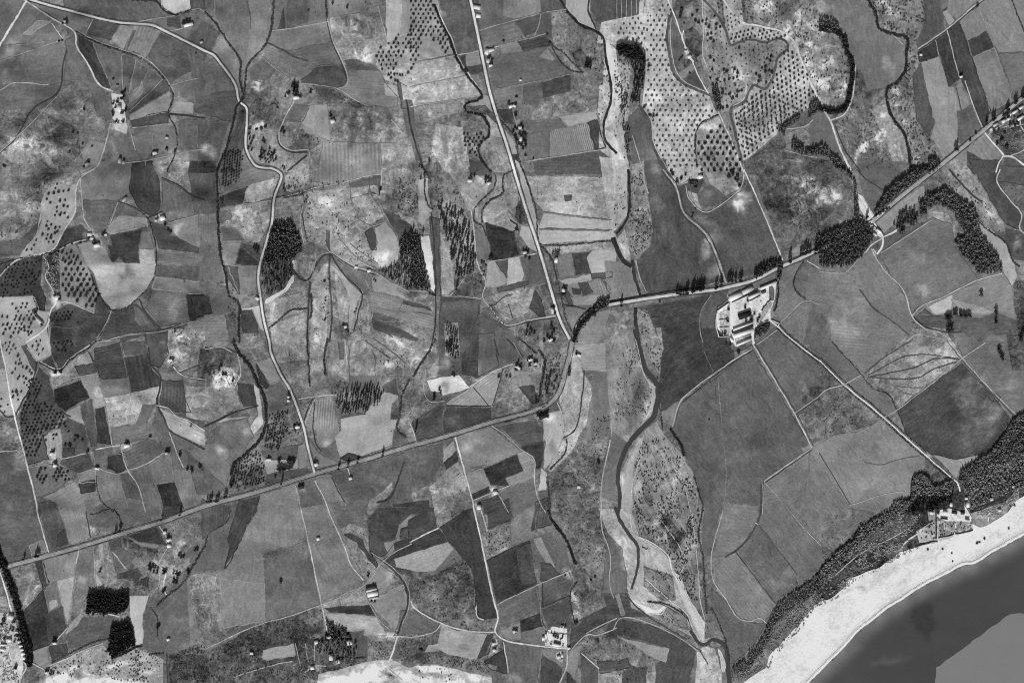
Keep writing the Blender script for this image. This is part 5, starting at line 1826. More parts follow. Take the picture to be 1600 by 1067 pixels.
m 160: 600,130 720,60 950,90 1000,110 730,190 620,200
m 190: 660,0 900,-30 940,50 840,60 720,40
b 40 10 4 30: 490,240
T 1280 530 3.953
m 72: 1280,445 1190,490 1150,570 1060,690 870,810 860,880 870,940 900,1000 940,1080 1180,1080 1280,1000
m 66: 830,880 720,910 660,850 620,820 570,860 560,970 470,1040 430,1080 900,1080 900,950
m 74: 930,1060 1100,1010 1280,900 1280,1000 1180,1030 1190,1080 940,1080
w broadleaf 4.6 5.5: 1280,445 1190,490 1150,570 1060,690 960,750 870,810 865,890 900,880 1000,790 1080,720 1180,620 1280,520 | dark inland edge of the pine wood at the right
w broadleaf 7 4.2: 880,900 1000,800 1080,740 1180,740 1280,700 1280,900 1180,950 1050,1000 940,1050 | speckled grey canopy of the pine wood at the right
w broadleaf 6.5 4.2: 1100,690 1180,630 1280,540 1280,690 1180,740 1080,740 | upper speckled canopy of the pine wood at the right
w broadleaf 4.6 5.5: 830,880 790,870 720,910 660,850 620,820 570,860 565,970 470,1040 420,1090 500,1090 600,960 700,960 800,960 | coastal dark wood west of the avenue's end
w broadleaf 7 4: 600,960 830,930 810,1010 700,1060 500,1090 | thinning canopy between black wood and villas
d 56 3: 930,1060 1050,1010 1150,950 1230,900 1280,860
T 1430 730 7.11
m 205: 270,480 380,455 600,520 620,600 370,595 260,560
m 135: 140,480 220,480 230,600 150,600
m 118: 270,590 620,600 640,690 250,790
m 112: 610,500 830,440 1000,380 1160,220 1160,340 1030,480 1000,550 860,570 620,560
d 48 3: 0,880 130,835 250,820
d 52 2.6: 260,780 440,740 640,695
d 60 3: 230,470 230,800
d 56 2.4: 610,500 730,470 830,410 950,350 1090,260
r 215 1.8: 455,590 445,680 435,770
r 190 1.6: 320,590 325,690
r 215 3: 470,170 500,265
r 200 1.8: 400,250 400,300
r 200 1.6: 0,900 130,855 210,850
r 190 2: 810,600 825,500
r 200 2: 20,720 80,680
H 5 9 -5 235 4.5: 582,412 | tall white villa at the seaward end of the avenue
H 5 4 0 230 4: 565,343 | small white villa above the tall one at the avenue's end
H 9 5 -10 60 4.5: 432,498 | dark roofed house in the middle of the beach hamlet
H 6 4 -10 90 4: 522,508 | grey roofed house right of the dark roofed beach house
H 7 3 -10 110 4: 575,575 | low grey house at the seaward corner of the hamlet
H 12 2 -5 65 3: 318,568 | thin dark shed along the hamlet's seaward side
H 7 7 0 225 4.5: 330,500 | bright square house at the hamlet's west side
H 4 7 0 225 4.5: 395,410 | narrow white house at the hamlet's north side
H 6 6 0 215 4.5: 180,500 | white house west of the hamlet's dark lane
H 5 4 10 215 4: 845,355 | white hut on the ditch east of the hamlet
H 4 4 0 220 4: 1085,212 | small white hut in the right hand pine wood
H 5 4 20 215 4: 935,475 | pale hut in the scrub near the beach
s 3 1.7: 250,600 640,600 640,690 250,780 | garden bushes in front of the beach hamlet
s 4 1.8: 620,520 830,460 1000,400 1150,250 1150,340 1030,480 1000,545 860,560 | dark coastal thicket right of the beach hamlet
s 3 1.8: 100,400 230,380 400,330 560,380 400,450 240,470 120,480 | garden trees north of the beach hamlet
s 3 1.8: 0,560 220,600 220,800 30,820 | bushes west of the beach hamlet
t beach_bush 1.8: 680,845 690,840 715,830 768,790 302,908 138,912 405,953 415,1043 1038,675 1060,430 1100,420
T 250 156 2.498
F 118 9 6 92: 640,165 860,175 870,290 700,335 600,320
m 130: 860,170 980,180 1000,240 870,275
b -26 5 24 8: 745,105 825,100 890,90
b 24 4 24 8: 785,105 855,105 925,95
m 146: 1075,90 1180,110 1210,260 1110,280 1060,200
b 30 4 26 4: 1090,170 1150,180 1188,200
b -22 4 22 4: 1120,190 1170,150
f 90: 940,0 985,0 1000,130 1025,240 1000,235 960,120
d 66 3: 960,0 985,130 1020,245 1058,320
m 90: 1040,260 1090,320 1110,400 1075,400 1050,330
f 148: 1010,310 1040,310 1055,420 1030,500 1010,470
m 146: 930,440 1000,470 1010,520 960,500
f 80: 860,420 980,490 990,510 930,560 900,480
b 45 9 12 0: 885,600
f 84: 1060,470 1085,460 1095,600 1090,760 1075,760 1065,600
d 64 2.4: 1058,440 1070,560 1076,760 1072,900 1050,980 990,1067
m 142: 1095,520 1140,640 1150,740 1100,760
d 96 1.4: 740,560 790,600 850,640
r 150 1.2: 720,580 770,625 840,660
d 98 1.4: 690,520 740,590 800,640
r 146 1.2: 560,400 548,470 560,560
m 126: 430,780 570,750 575,820 430,870
m 130: 430,880 570,830 565,1010 440,1030
m 130: 590,720 640,640 655,640 650,900 640,1075 580,1075
b -16 6 20 0: 620,830 690,960
b 22 6 16 0: 610,920 600,770
m 104: 660,640 690,700 680,900 650,1075 640,1075 655,800
m 130: 680,660 740,780 730,880 700,860
f 152: 700,670 790,755 760,880 735,900 745,790
m 114: 780,760 820,770 830,900 900,1000 870,1075 740,1075 735,920
F 114 8 4 -18: 820,760 1070,830 1070,900 820,820
f 78: 825,855 950,900 1010,930 1000,945 830,895
m 124: 830,900 1010,950 1050,1000 950,1020 890,960
d 84 1.3: 800,940 850,975 900,1010
d 86 1.3: 830,930 900,980 960,1030
b 48 12 4 -25: 955,960 885,1035
b 34 8 6 0: 1000,1020 1060,970
f 84: 1100,790 1250,780 1230,870 1180,1000 1170,1075 1085,1075 1090,880
f 70: 1180,1020 1240,1020 1240,1075 1175,1075
f 92: 1250,840 1330,890 1440,1000 1300,1075 1240,1075
m 122: 1110,870 1165,870 1170,1000 1115,1000
b 40 10 10 0: 1115,1030
r 136 1.2: 800,700 830,770 830,850
w conifer 6 4: 930,560 985,515 1010,540 1045,690 1060,750 960,740 855,672 930,635 | ragged triangular conifer plantation left of the white strip
v broadleaf_tree 4 85 1.6 0.75 1.0: 1115,875 1160,875 1165,1000 1120,1000 | dark tree in the short rows below the loose plantation
s 3 1.5: 925,300 1005,310 1010,450 930,430 | scrub on the slope above the triangular plantation
s 2 1.3: 790,940 840,960 960,1040 900,1060 820,990 | stone heaps and bushes on the pale striped slope
s 1.6 1.5: 1040,260 1090,320 1110,390 1060,390 | scrub in the dark valley head above the plantation
s 2 1.5: 550,350 600,340 600,440 620,560 580,590 555,470 | bushes along the sunken path below the lane
s 1.4 1.4: 640,660 665,660 660,860 640,860 | shrub rings on the narrow pale strip
T 0 0 1
m 96: 0,190 60,170 120,200 130,250 60,300 0,300
m 112: 20,200 75,185 90,240 40,262 10,250
b 26 16 8 20: 40,225 90,290
b -22 16 5 20: 70,270 20,285 85,215
b 20 14 5 30: 30,330
r 150 1.3: 0,238 25,215 52,190 90,150
b 20 20 16 0: 590,300 560,250
b -16 20 10 30: 540,320
m 122: 480,300 590,290 600,340 540,370 480,350
T 875 0 2.967
g 176 -80: 200,180 260,230 268,330 300,420 285,500 260,560 200,600 230,480 240,380 225,280
g 172 -75: 200,600 250,620 300,740 312,780 300,900 250,900 240,720
m 160: 180,400 225,380 230,470 190,540 175,500
s 2.2 1.6: 265,330 300,330 330,460 300,600 320,740 300,760 285,560 | dark bushes streaked down the white channel bed
b 40 8 20 0: 230,300
T 960 797 3.953
r 182 2.4: 140,160 230,200 330,280 360,380 420,480 470,580 520,700
r 172 1.8: 95,20 120,140 200,195 260,230
r 178 1.8: 190,420 280,500 360,570 440,630 480,720
r 160 1.4: 480,20 500,200 520,400 530,560 560,680
r 165 1.4: 270,30 330,120 400,220 430,300
r 160 1.2: 350,20 420,100 470,170
d 70 1.3: 225,185 300,255 345,310
d 74 1.3: 200,560 300,585 390,630
d 66 1.6: 400,600 450,660 480,740
b -30 8 12 -30: 330,60 430,150 380,190 480,360
b 32 5 14 -30: 300,150 460,260 250,80
b 40 5 16 20: 60,300 40,180
m 96: 250,20 330,30 420,150 400,230 330,180
T 960 530 3.953
r 168 1.6: 170,620 150,760 110,900 100,1067
r 160 1.2: 290,640 360,760 430,900 470,1067
r 158 1.2: 230,640 300,800 340,950 400,1067
b -28 9 16 -25: 260,760 330,900 200,980 420,980
b 26 6 14 -25: 300,700 380,860 150,900
b 30 6 14 -10: 200,460 170,150
b -22 8 22 -10: 60,200 110,420 150,300
T 1280 797 3.953
n sea 73 5: 1500,-560 1255,150 1050,265 960,320 880,335 800,380 640,460 510,545 420,600 330,670 240,740 130,860 0,990 -62,1056 -1376,1340 1265,1067 | dark sea filling the lower right corner
n calm_water 126 0.6: 1265,575 1180,640 1050,730 850,880 720,970 640,1067 1265,1067 | smooth pale grey sea patch in the corner
n beach 210 16: -1700,1080 -455,1050 -325,970 -305,900 -220,800 -135,720 -25,580 0,570 100,530 200,420 380,345 500,260 620,220 730,190 870,150 1032,95 1166,12 1216,-59 1255,-80 1500,-830 1500,-560 1255,150 1050,265 960,320 880,335 800,380 640,460 510,545 420,600 330,670 240,740 130,860 0,990 -62,1056 -1376,1340 | broad white sandy beach curving along the sea
b -45 16 3 20: 180,490
b -45 14 3 -20: 280,490
b -10 40 8 35: 60,640 350,420
b 14 40 12 35: 900,220
b -14 20 30 20: 640,660
b 14 30 6 10: 420,925
r 250 4.5: -76,1067 0,990 130,860 240,740 330,670 420,600 510,545 640,460 800,380 880,335 960,320 1050,265 1265,145
r 178 1.6: -80,1055 -6,980 124,850 234,731 325,661 415,591 505,536 636,450 796,370 876,326 957,311 1046,256 1260,136
s 4 1.7: 0,570 100,530 200,420 380,345 500,260 620,220 620,240 500,285 390,365 215,440 110,550 0,592 | ragged bushes along the inland edge of the beach
s 4 1.7: -330,975 -305,895 -220,795 -135,715 -25,575 0,565 0,585 -25,600 -120,745 -200,820 -290,915 -310,985 | ragged bushes where the coastal belt meets the lower beach
"""

read_survey(SURVEY)

# ------------------------------------------------------------------ materials (all grey, as the film saw them)
TONE_IN = [0, 40, 55, 70, 80, 88, 94, 104, 112, 124, 145, 170, 200, 222, 255]
TONE_OUT = [0, 38, 54, 72, 85, 100, 108, 123, 134, 149, 168, 194, 220, 236, 252]
def film(t): return float(np.interp(t, TONE_IN, TONE_OUT))
for L_rec in LAND:
    if L_rec['name'] not in ('sea', 'shallow_water', 'calm_water'): L_rec['tone'] = film(L_rec['tone'])
    L_rec['mott'] *= 1.3
PATHS = [(film(t) if t < 240 else t, w, W, l) for t, w, W, l in PATHS]; DITCHES = [(film(t), w, W) for t, w, W in DITCHES]
def lin(t): return (max(t, 0.0) / 255.0) ** 2.2
def new_mat(name):
    m = bpy.data.materials.new(name); m.use_nodes = True
    b = m.node_tree.nodes['Principled BSDF']
    b.inputs['Roughness'].default_value = 0.95
    b.inputs['Specular IOR Level'].default_value = 0.08
    return m, m.node_tree.nodes, m.node_tree.links, b
def math_n(N, L, op, a, b=None, c=None):
    n = N.new('ShaderNodeMath'); n.operation = op
    for i, v in enumerate((a, b, c)):
        if v is None: continue
        if isinstance(v, (int, float)): n.inputs[i].default_value = v
        else: L.new(v, n.inputs[i])
    return n.outputs[0]
def noise_n(N, L, vec, scale, detail=4.0, rough=0.55, dist=0.0):
    n = N.new('ShaderNodeTexNoise'); n.inputs['Scale'].default_value = scale; n.inputs['Detail'].default_value = detail
    n.inputs['Roughness'].default_value = rough; n.inputs['Distortion'].default_value = dist
    L.new(vec, n.inputs['Vector']); return math_n(N, L, 'SUBTRACT', n.outputs[0], 0.5)
def attr_n(N, name, kind='OBJECT'):
    a = N.new('ShaderNodeAttribute'); a.attribute_type = kind; a.attribute_name = name; return a.outputs['Fac']
def ground_material(name, bump=0.5, blot=True):
    m, N, L, b = new_mat(name)
    tc = N.new('ShaderNodeTexCoord'); P = tc.outputs['Object']
    tone = attr_n(N, 'tone'); mott = attr_n(N, 'mott'); ang = attr_n(N, 'ang'); amp = attr_n(N, 'amp'); per = attr_n(N, 'per'); seed = attr_n(N, 'seed'); strk = attr_n(N, 'streak')
    off = N.new('ShaderNodeCombineXYZ'); L.new(seed, off.inputs[2])
    pv = N.new('ShaderNodeVectorMath'); pv.operation = 'ADD'; L.new(P, pv.inputs[0]); L.new(off.outputs[0], pv.inputs[1])
    rot = N.new('ShaderNodeVectorRotate'); rot.rotation_type = 'Z_AXIS'; L.new(pv.outputs[0], rot.inputs['Vector'])
    L.new(math_n(N, L, 'MULTIPLY', ang, -1.0), rot.inputs['Angle'])
    bend = N.new('ShaderNodeCombineXYZ'); bw_ = noise_n(N, L, pv.outputs[0], 0.022, 3, 0.5)
    L.new(math_n(N, L, 'MULTIPLY', bw_, 34.0), bend.inputs[1])
    rb = N.new('ShaderNodeVectorMath'); rb.operation = 'ADD'; L.new(rot.outputs[0], rb.inputs[0]); L.new(bend.outputs[0], rb.inputs[1])
    sc = N.new('ShaderNodeVectorMath'); sc.operation = 'MULTIPLY'; L.new(rb.outputs[0], sc.inputs[0]); sc.inputs[1].default_value = (0.03, 0.26, 0.05)
    big = noise_n(N, L, pv.outputs[0], 0.016, 3, 0.5, 0.3)
    mid = noise_n(N, L, pv.outputs[0], 0.075, 6, 0.72, 0.8)
    fine = noise_n(N, L, P, 0.36, 3, 0.65)
    streak = noise_n(N, L, sc.outputs[0], 1.0, 4, 0.6)
    sep = N.new('ShaderNodeSeparateXYZ'); L.new(rot.outputs[0], sep.inputs[0])
    wob = math_n(N, L, 'MULTIPLY', mid, 3.0)
    ph = math_n(N, L, 'DIVIDE', math_n(N, L, 'ADD', sep.outputs[1], wob), per)
    wave = math_n(N, L, 'MULTIPLY', math_n(N, L, 'SINE', math_n(N, L, 'MULTIPLY', ph, 6.2832)), math_n(N, L, 'MAXIMUM', math_n(N, L, 'ADD', 0.75, math_n(N, L, 'MULTIPLY', big, 7.0)), 0.0))
    v = tone
    if blot:
        bl = attr_n(N, 'blot', 'GEOMETRY')
        v = math_n(N, L, 'ADD', v, math_n(N, L, 'MULTIPLY', bl, math_n(N, L, 'MAXIMUM', math_n(N, L, 'ADD', math_n(N, L, 'MULTIPLY', mid, math_n(N, L, 'MULTIPLY', mott, 0.26)), 1.0), 0.0)))
        v = math_n(N, L, 'ADD', v, attr_n(N, 'seam', 'GEOMETRY'))
    v = math_n(N, L, 'ADD', v, math_n(N, L, 'MULTIPLY', math_n(N, L, 'MULTIPLY', big, 4.4), mott))
    v = math_n(N, L, 'ADD', v, math_n(N, L, 'MULTIPLY', math_n(N, L, 'MULTIPLY', mid, 5.6), mott))
    v = math_n(N, L, 'ADD', v, math_n(N, L, 'MULTIPLY', fine, math_n(N, L, 'ADD', 36.0, math_n(N, L, 'MULTIPLY', mott, 2.0))))
    v = math_n(N, L, 'ADD', v, math_n(N, L, 'MULTIPLY', streak, strk))
    v = math_n(N, L, 'ADD', v, math_n(N, L, 'MULTIPLY', wave, amp))
    bare = noise_n(N, L, pv.outputs[0], 0.034, 7, 0.66, 1.6)          # bare, washed-out soil on the rough land
    v = math_n(N, L, 'ADD', v, math_n(N, L, 'MULTIPLY', math_n(N, L, 'MAXIMUM', math_n(N, L, 'SUBTRACT', bare, 0.06), 0.0), math_n(N, L, 'MULTIPLY', mott, 11.0)))
    rough = math_n(N, L, 'MAXIMUM', math_n(N, L, 'SUBTRACT', mott, 14.0), 0.0)
    for sc_, wd, am in ((0.021, 0.010, -1.5), (0.013, 0.006, 2.0)):       # rills and goat tracks
        ln = math_n(N, L, 'ABSOLUTE', noise_n(N, L, pv.outputs[0], sc_, 4, 0.5, 0.8))
        ln = math_n(N, L, 'MAXIMUM', math_n(N, L, 'SUBTRACT', 1.0, math_n(N, L, 'DIVIDE', ln, wd)), 0.0)
        v = math_n(N, L, 'ADD', v, math_n(N, L, 'MULTIPLY', math_n(N, L, 'MULTIPLY', ln, am), rough))
    v = math_n(N, L, 'MAXIMUM', v, 22.0)
    g = math_n(N, L, 'POWER', math_n(N, L, 'DIVIDE', v, 255.0), 2.2)
    g = math_n(N, L, 'MINIMUM', math_n(N, L, 'DIVIDE', g, K_LIGHT), 0.82)
    L.new(g, b.inputs['Base Color'])
    if bump:
        bp = N.new('ShaderNodeBump'); bp.inputs['Strength'].default_value = bump; bp.inputs['Distance'].default_value = 0.5
        L.new(fine, bp.inputs['Height']); L.new(bp.outputs[0], b.inputs['Normal'])
    return m
MAT_LAND = ground_material('soil_and_crop')
MAT_PATH = ground_material('beaten_earth', 0.2, False)
MAT_SEA, N_, L_, B_ = new_mat('sea_water')
tc_ = N_.new('ShaderNodeTexCoord'); nz = noise_n(N_, L_, tc_.outputs['Object'], 0.012, 4, 0.5, 0.5); nf = noise_n(N_, L_, tc_.outputs['Object'], 0.22, 4, 0.6)
v_ = math_n(N_, L_, 'ADD', math_n(N_, L_, 'ADD', attr_n(N_, 'tone'), math_n(N_, L_, 'MULTIPLY', nz, math_n(N_, L_, 'MULTIPLY', attr_n(N_, 'mott'), 2.5))), math_n(N_, L_, 'MULTIPLY', nf, math_n(N_, L_, 'MULTIPLY', attr_n(N_, 'mott'), 1.0)))
v_ = math_n(N_, L_, 'ADD', v_, attr_n(N_, 'blot', 'GEOMETRY'))
L_.new(math_n(N_, L_, 'DIVIDE', math_n(N_, L_, 'POWER', math_n(N_, L_, 'DIVIDE', v_, 255.0), 2.2), K_LIGHT), B_.inputs['Base Color'])
B_.inputs['Roughness'].default_value = 0.4; B_.inputs['Specular IOR Level'].default_value = 0.25
bp_ = N_.new('ShaderNodeBump'); bp_.inputs['Strength'].default_value = 0.25; bp_.inputs['Distance'].default_value = 0.4
L_.new(nf, bp_.inputs['Height']); L_.new(bp_.outputs[0], B_.inputs['Normal'])
def foliage_material(name, tone, var):
    m, N, L, b = new_mat(name)
    tc = N.new('ShaderNodeTexCoord'); oi = N.new('ShaderNodeObjectInfo'); ge = N.new('ShaderNodeNewGeometry')
    n = noise_n(N, L, ge.outputs['Position'], 0.16, 5, 0.75)
    v = math_n(N, L, 'ADD', tone, math_n(N, L, 'MULTIPLY', n, var * 2.0))
    v = math_n(N, L, 'ADD', v, math_n(N, L, 'MULTIPLY', math_n(N, L, 'SUBTRACT', oi.outputs['Random'], 0.5), var * 0.6))
    v = math_n(N, L, 'MAXIMUM', v, 14.0)
    L.new(math_n(N, L, 'POWER', math_n(N, L, 'DIVIDE', v, 255.0), 2.2), b.inputs['Base Color'])
    return m
MAT_LEAF = foliage_material('dark_foliage', 58, 24)
MAT_PINE = foliage_material('pine_foliage', 80, 36)
MAT_WOOD = foliage_material('broadleaf_canopy', 96, 56)
MAT_CONIFER = foliage_material('conifer_canopy', 98, 60)
MAT_CANOPY = foliage_material('wood_canopy', 150, 90)
MAT_LEAF_GREY = foliage_material('grey_foliage', 92, 18)
MAT_SHRUB = foliage_material('shrub_foliage', 82, 44)
MAT_BARK = foliage_material('bark', 72, 20)
def building_material(name, stripe=0.0):
    m, N, L, b = new_mat(name)
    tc = N.new('ShaderNodeTexCoord'); P = tc.outputs['Object']
    n1 = noise_n(N, L, P, 0.5, 4, 0.6); n2 = noise_n(N, L, P, 3.0, 2, 0.6)
    v = math_n(N, L, 'ADD', attr_n(N, 'tone'), math_n(N, L, 'MULTIPLY', n1, 40.0))
    v = math_n(N, L, 'ADD', v, math_n(N, L, 'MULTIPLY', n2, 22.0))
    if stripe:
        sep = N.new('ShaderNodeSeparateXYZ'); L.new(P, sep.inputs[0])
        v = math_n(N, L, 'ADD', v, math_n(N, L, 'MULTIPLY', math_n(N, L, 'SINE', math_n(N, L, 'MULTIPLY', sep.outputs[0], 12.0)), stripe))
    v = math_n(N, L, 'MINIMUM', v, 236.0)
    L.new(math_n(N, L, 'POWER', math_n(N, L, 'DIVIDE', v, 255.0), 2.2), b.inputs['Base Color'])
    b.inputs['Roughness'].default_value = 0.85
    return m
MAT_WALL = building_material('plaster'); MAT_ROOF = building_material('roof_tiles', 8.0)

# ------------------------------------------------------------------ mesh helpers
def mesh_tris(name, V, T, mat=None, smooth_shade=False):
    me = bpy.data.meshes.new(name)
    V = np.asarray(V, np.float32); T = np.asarray(T, np.int32)
    me.vertices.add(len(V)); me.vertices.foreach_set('co', V.ravel())
    me.loops.add(len(T) * 3); me.loops.foreach_set('vertex_index', T.ravel())
    me.polygons.add(len(T)); me.polygons.foreach_set('loop_start', np.arange(0, len(T) * 3, 3, dtype=np.int32))
    if smooth_shade: me.polygons.foreach_set('use_smooth', np.ones(len(T), bool))
    me.update(calc_edges=True)
    if mat: me.materials.append(mat)
    return me
def link(name, data, parent=None, **props):
    o = bpy.data.objects.new(name, data); COL.objects.link(o)
    if parent: o.parent = parent
    for k, v in props.items(): o[k] = v
    return o
def tag(o, label, cat=None, group=None, kind=None):
    o['label'] = label
    if cat: o['category'] = cat
    if group: o['group'] = group
    if kind: o['kind'] = kind
    return o
def warp(P, a=1.1, s=11.0):
    P = np.asarray(P, float)
    return P + np.stack([vnoise(P[:, 0] / s, P[:, 1] / s, 51) + .5 * vnoise(P[:, 0] / 4, P[:, 1] / 4, 53), vnoise(P[:, 0] / s, P[:, 1] / s, 52) + .5 * vnoise(P[:, 0] / 4, P[:, 1] / 4, 54)], 1) * 2 * a
def densify(P, step, closed=False):
    out = []; n = len(P)
    for i in range(n if closed else n - 1):
        a = np.array(P[i]); b = np.array(P[(i + 1) % n]); k = max(1, int(math.ceil(np.hypot(*(b - a)) / step)))
        for j in range(k): out.append(a + (b - a) * j / k)
    if not closed: out.append(np.array(P[-1]))
    return np.array(out)
def spline(P, step=3.0):
    P = [np.array(p, float) for p in P]
    if len(P) < 3: return densify(P, step)
    Q = [2 * P[0] - P[1]] + P + [2 * P[-1] - P[-2]]; out = []
    for i in range(1, len(Q) - 2):
        p0, p1, p2, p3 = Q[i - 1], Q[i], Q[i + 1], Q[i + 2]
        k = max(2, int(np.hypot(*(p2 - p1)) / step))
        d1 = max(np.hypot(*(p1 - p0)), 1e-3) ** .5; d2 = max(np.hypot(*(p2 - p1)), 1e-3) ** .5; d3 = max(np.hypot(*(p3 - p2)), 1e-3) ** .5
        m1 = (p2 - p1) + d2 * ((p1 - p0) / d1 - (p2 - p0) / (d1 + d2)) if True else 0
        m2 = (p2 - p1) + d2 * ((p3 - p2) / d3 - (p3 - p1) / (d2 + d3))
        for j in range(k):
            t = j / k
            out.append((2 * t**3 - 3 * t * t + 1) * p1 + (t**3 - 2 * t * t + t) * m1 + (-2 * t**3 + 3 * t * t) * p2 + (t**3 - t * t) * m2)
    out.append(P[-1]); return np.array(out)
def strip_mesh(name, C, W, dz, mat, wob=0.18, crown=0.0):
    C = np.asarray(C); n = len(C)
    t = np.gradient(C, axis=0); l = np.hypot(t[:, 0], t[:, 1]); l[l == 0] = 1; t /= l[:, None]
    nrm = np.stack([-t[:, 1], t[:, 0]], 1); W = np.broadcast_to(np.asarray(W, float), (n,))
    w1 = W / 2 * (1 + wob * 2 * fbm(C[:, 0] / 5, C[:, 1] / 5, 21, 2)); w2 = W / 2 * (1 + wob * 2 * fbm(C[:, 0] / 5, C[:, 1] / 5, 25, 2))
    rows = [C + nrm * w1[:, None], C, C - nrm * w2[:, None]]
    V = np.concatenate(rows); z = height(V[:, 0], V[:, 1]) + dz; z[n:2 * n] += crown
    V = np.column_stack([V, z]); T = []
    for r in range(2):
        a = np.arange(n - 1) + r * n
        T += [np.stack([a, a + n, a + 1], 1), np.stack([a + 1, a + n, a + n + 1], 1)]
    return mesh_tris(name, V, np.concatenate(T), mat)

# ------------------------------------------------------------------ the ground: one sheet cut along every field boundary
grid = []
GS = 4.2
gx = np.arange(-815, 816, GS); gy = np.arange(-548, 549, GS)
X, Y = np.meshgrid(gx, gy)
pts = [np.column_stack([X.ravel(), Y.ravel()]) + rng.uniform(-1.0, 1.0, (X.size, 2))]
ox, oy = np.meshgrid(np.arange(-3000, 3001, 60), np.arange(-3000, 3001, 60)); O = np.column_stack([ox.ravel(), oy.ravel()]).astype(float)
O = O[(abs(O[:, 0]) > 830) | (abs(O[:, 1]) > 560)]; pts.append(O)
V2 = [tuple(p) for p in np.round(np.concatenate(pts), 3)]
index = {}; E2 = []
for L_rec in LAND:
    q = warp(densify(L_rec['pts'], 7.0, True)); q = np.round(q * 20) / 20
    L_rec['poly'] = q; ids = []
    for p in map(tuple, q):
        if p not in index: index[p] = len(V2); V2.append(p)
        ids.append(index[p])
    for a, b in zip(ids, ids[1:] + ids[:1]):
        if a != b: E2.append((a, b))
res = delaunay_2d_cdt([Vector(p) for p in V2], E2, [], 0, 1e-3, False)
GV = np.array([(v.x, v.y) for v in res[0]]); GT = np.array(res[2], np.int32)
cen = GV[GT].mean(1); owner = np.full(len(GT), -1)
for i, L_rec in enumerate(LAND):
    q = L_rec['poly']; lo = q.min(0); hi = q.max(0)
    c = np.nonzero((cen[:, 0] > lo[0]) & (cen[:, 0] < hi[0]) & (cen[:, 1] > lo[1]) & (cen[:, 1] < hi[1]))[0]
    owner[c[inside(cen[c], q)]] = i
GZ = height(GV[:, 0], GV[:, 1])
BL = np.zeros(len(GV))
ns = fbm(GV[:, 0] / 16, GV[:, 1] / 16, 31, 4); nt = fbm(GV[:, 0] / 16, GV[:, 1] / 16, 37, 4)
for (dl, rx, ry, ro), W in BLOTS:
    for (bx, by) in W:
        R = max(rx, ry) * 1.9 + 6
        m = np.nonzero((abs(GV[:, 0] - bx) < R) & (abs(GV[:, 1] - by) < R))[0]
        dx = GV[m, 0] - bx + ns[m] * min(rx, 18) * 1.25; dy = GV[m, 1] - by + nt[m] * min(ry, 18) * 1.25
        c, s = math.cos(math.radians(ro)), math.sin(math.radians(ro))
        u = (dx * c + dy * s) / rx; v = (-dx * s + dy * c) / ry
        BL[m] += dl * (1.1 if dl > 0 else 1.0) * smooth(1.45 - np.hypot(u, v)) * (1 + .5 * ns[m])
RN = 2.0                                        # which field lies where, every two metres
rx_, ry_ = np.meshgrid(np.arange(-800, 801, RN), np.arange(-534, 535, RN)); RP = np.column_stack([rx_.ravel(), ry_.ravel()]); RO = np.full(len(RP), -1)
for i, L_rec in enumerate(LAND):
    q = L_rec['poly']; lo = q.min(0); hi = q.max(0)
    c = np.nonzero((RP[:, 0] > lo[0]) & (RP[:, 0] < hi[0]) & (RP[:, 1] > lo[1]) & (RP[:, 1] < hi[1]))[0]
    RO[c[inside(RP[c], q)]] = i
RO = RO.reshape(rx_.shape); LT = np.array([r['tone'] for r in LAND] + [112.0])
def owner_at(x, y):
    return RO[np.clip(np.round((y + 534) / RN).astype(int), 0, RO.shape[0] - 1), np.clip(np.round((x + 800) / RN).astype(int), 0, RO.shape[1] - 1)]
def seam_delta(P, i, D=34.0):
    """neighbouring sheets of the survey grade into each other"""
    out = np.zeros(len(P))
    for ax, vals in ((0, [320 - 800, 640 - 800, 960 - 800, 1280 - 800]), (1, [533.5 - 265, 533.5 - 530, 533.5 - 797])):
        for s in vals:
            d = P[:, ax] - s; m = np.nonzero(abs(d) < D)[0]
            if len(m) == 0: continue
            sg = np.where(d[m] >= 0, 1.0, -1.0); own = P[m].copy(); own[:, ax] = s + sg * 5.0; oth = P[m].copy(); oth[:, ax] = s - sg * 5.0
            a = owner_at(own[:, 0], own[:, 1]); b = owner_at(oth[:, 0], oth[:, 1]); dt = LT[b] - LT[a]
            f = .5 * dt * (1 - abs(d[m]) / D); out[m] += np.where((a == i) & (abs(dt) < 48), f, 0)
    return out
sd_ = shore_dist(GV[:, 0], GV[:, 1])
BL += np.where((sd_ > 0) & (sd_ < 14), -26 * smooth(1 - sd_ / 13), 0)
BL += np.where(sd_ < 0, 50 * smooth(1 + (sd_ + 2) / 30) * (.9 + .45 * ns), 0) + np.where(sd_ < 0, 2 * nt, 0)
def land_object(name, sel, mat, rec, parent=None):
    T = GT[sel]; u, inv = np.unique(T, return_inverse=True)
    me = mesh_tris(name, np.column_stack([GV[u], GZ[u]]), inv.reshape(-1, 3), mat, True)
    at = me.attributes.new('blot', 'FLOAT', 'POINT'); at.data.foreach_set('value', BL[u].astype(np.float32))
    sd = seam_delta(GV[u], rec.get('id', -1)) if rec['name'] not in ('sea', 'beach', 'shallow_water', 'calm_water') else np.zeros(len(u))
    at = me.attributes.new('seam', 'FLOAT', 'POINT'); at.data.foreach_set('value', sd.astype(np.float32))
    return link(name, me, parent, tone=float(rec['tone']), mott=float(rec['mott']), amp=float(rec['amp']), per=float(rec['per']), ang=float(rec['ang']), streak=float(rec.get('streak', 42.0)), seed=0.0)
ground = land_object('ground', np.nonzero(owner == -1)[0], MAT_LAND, dict(name='ground', tone=114, mott=26, amp=0, per=3, ang=0.4))
tag(ground, 'patchwork farmland ground with fields paths and ditches', kind='structure')
SPECIAL = {'beach', 'sea', 'shallow_water', 'calm_water'}
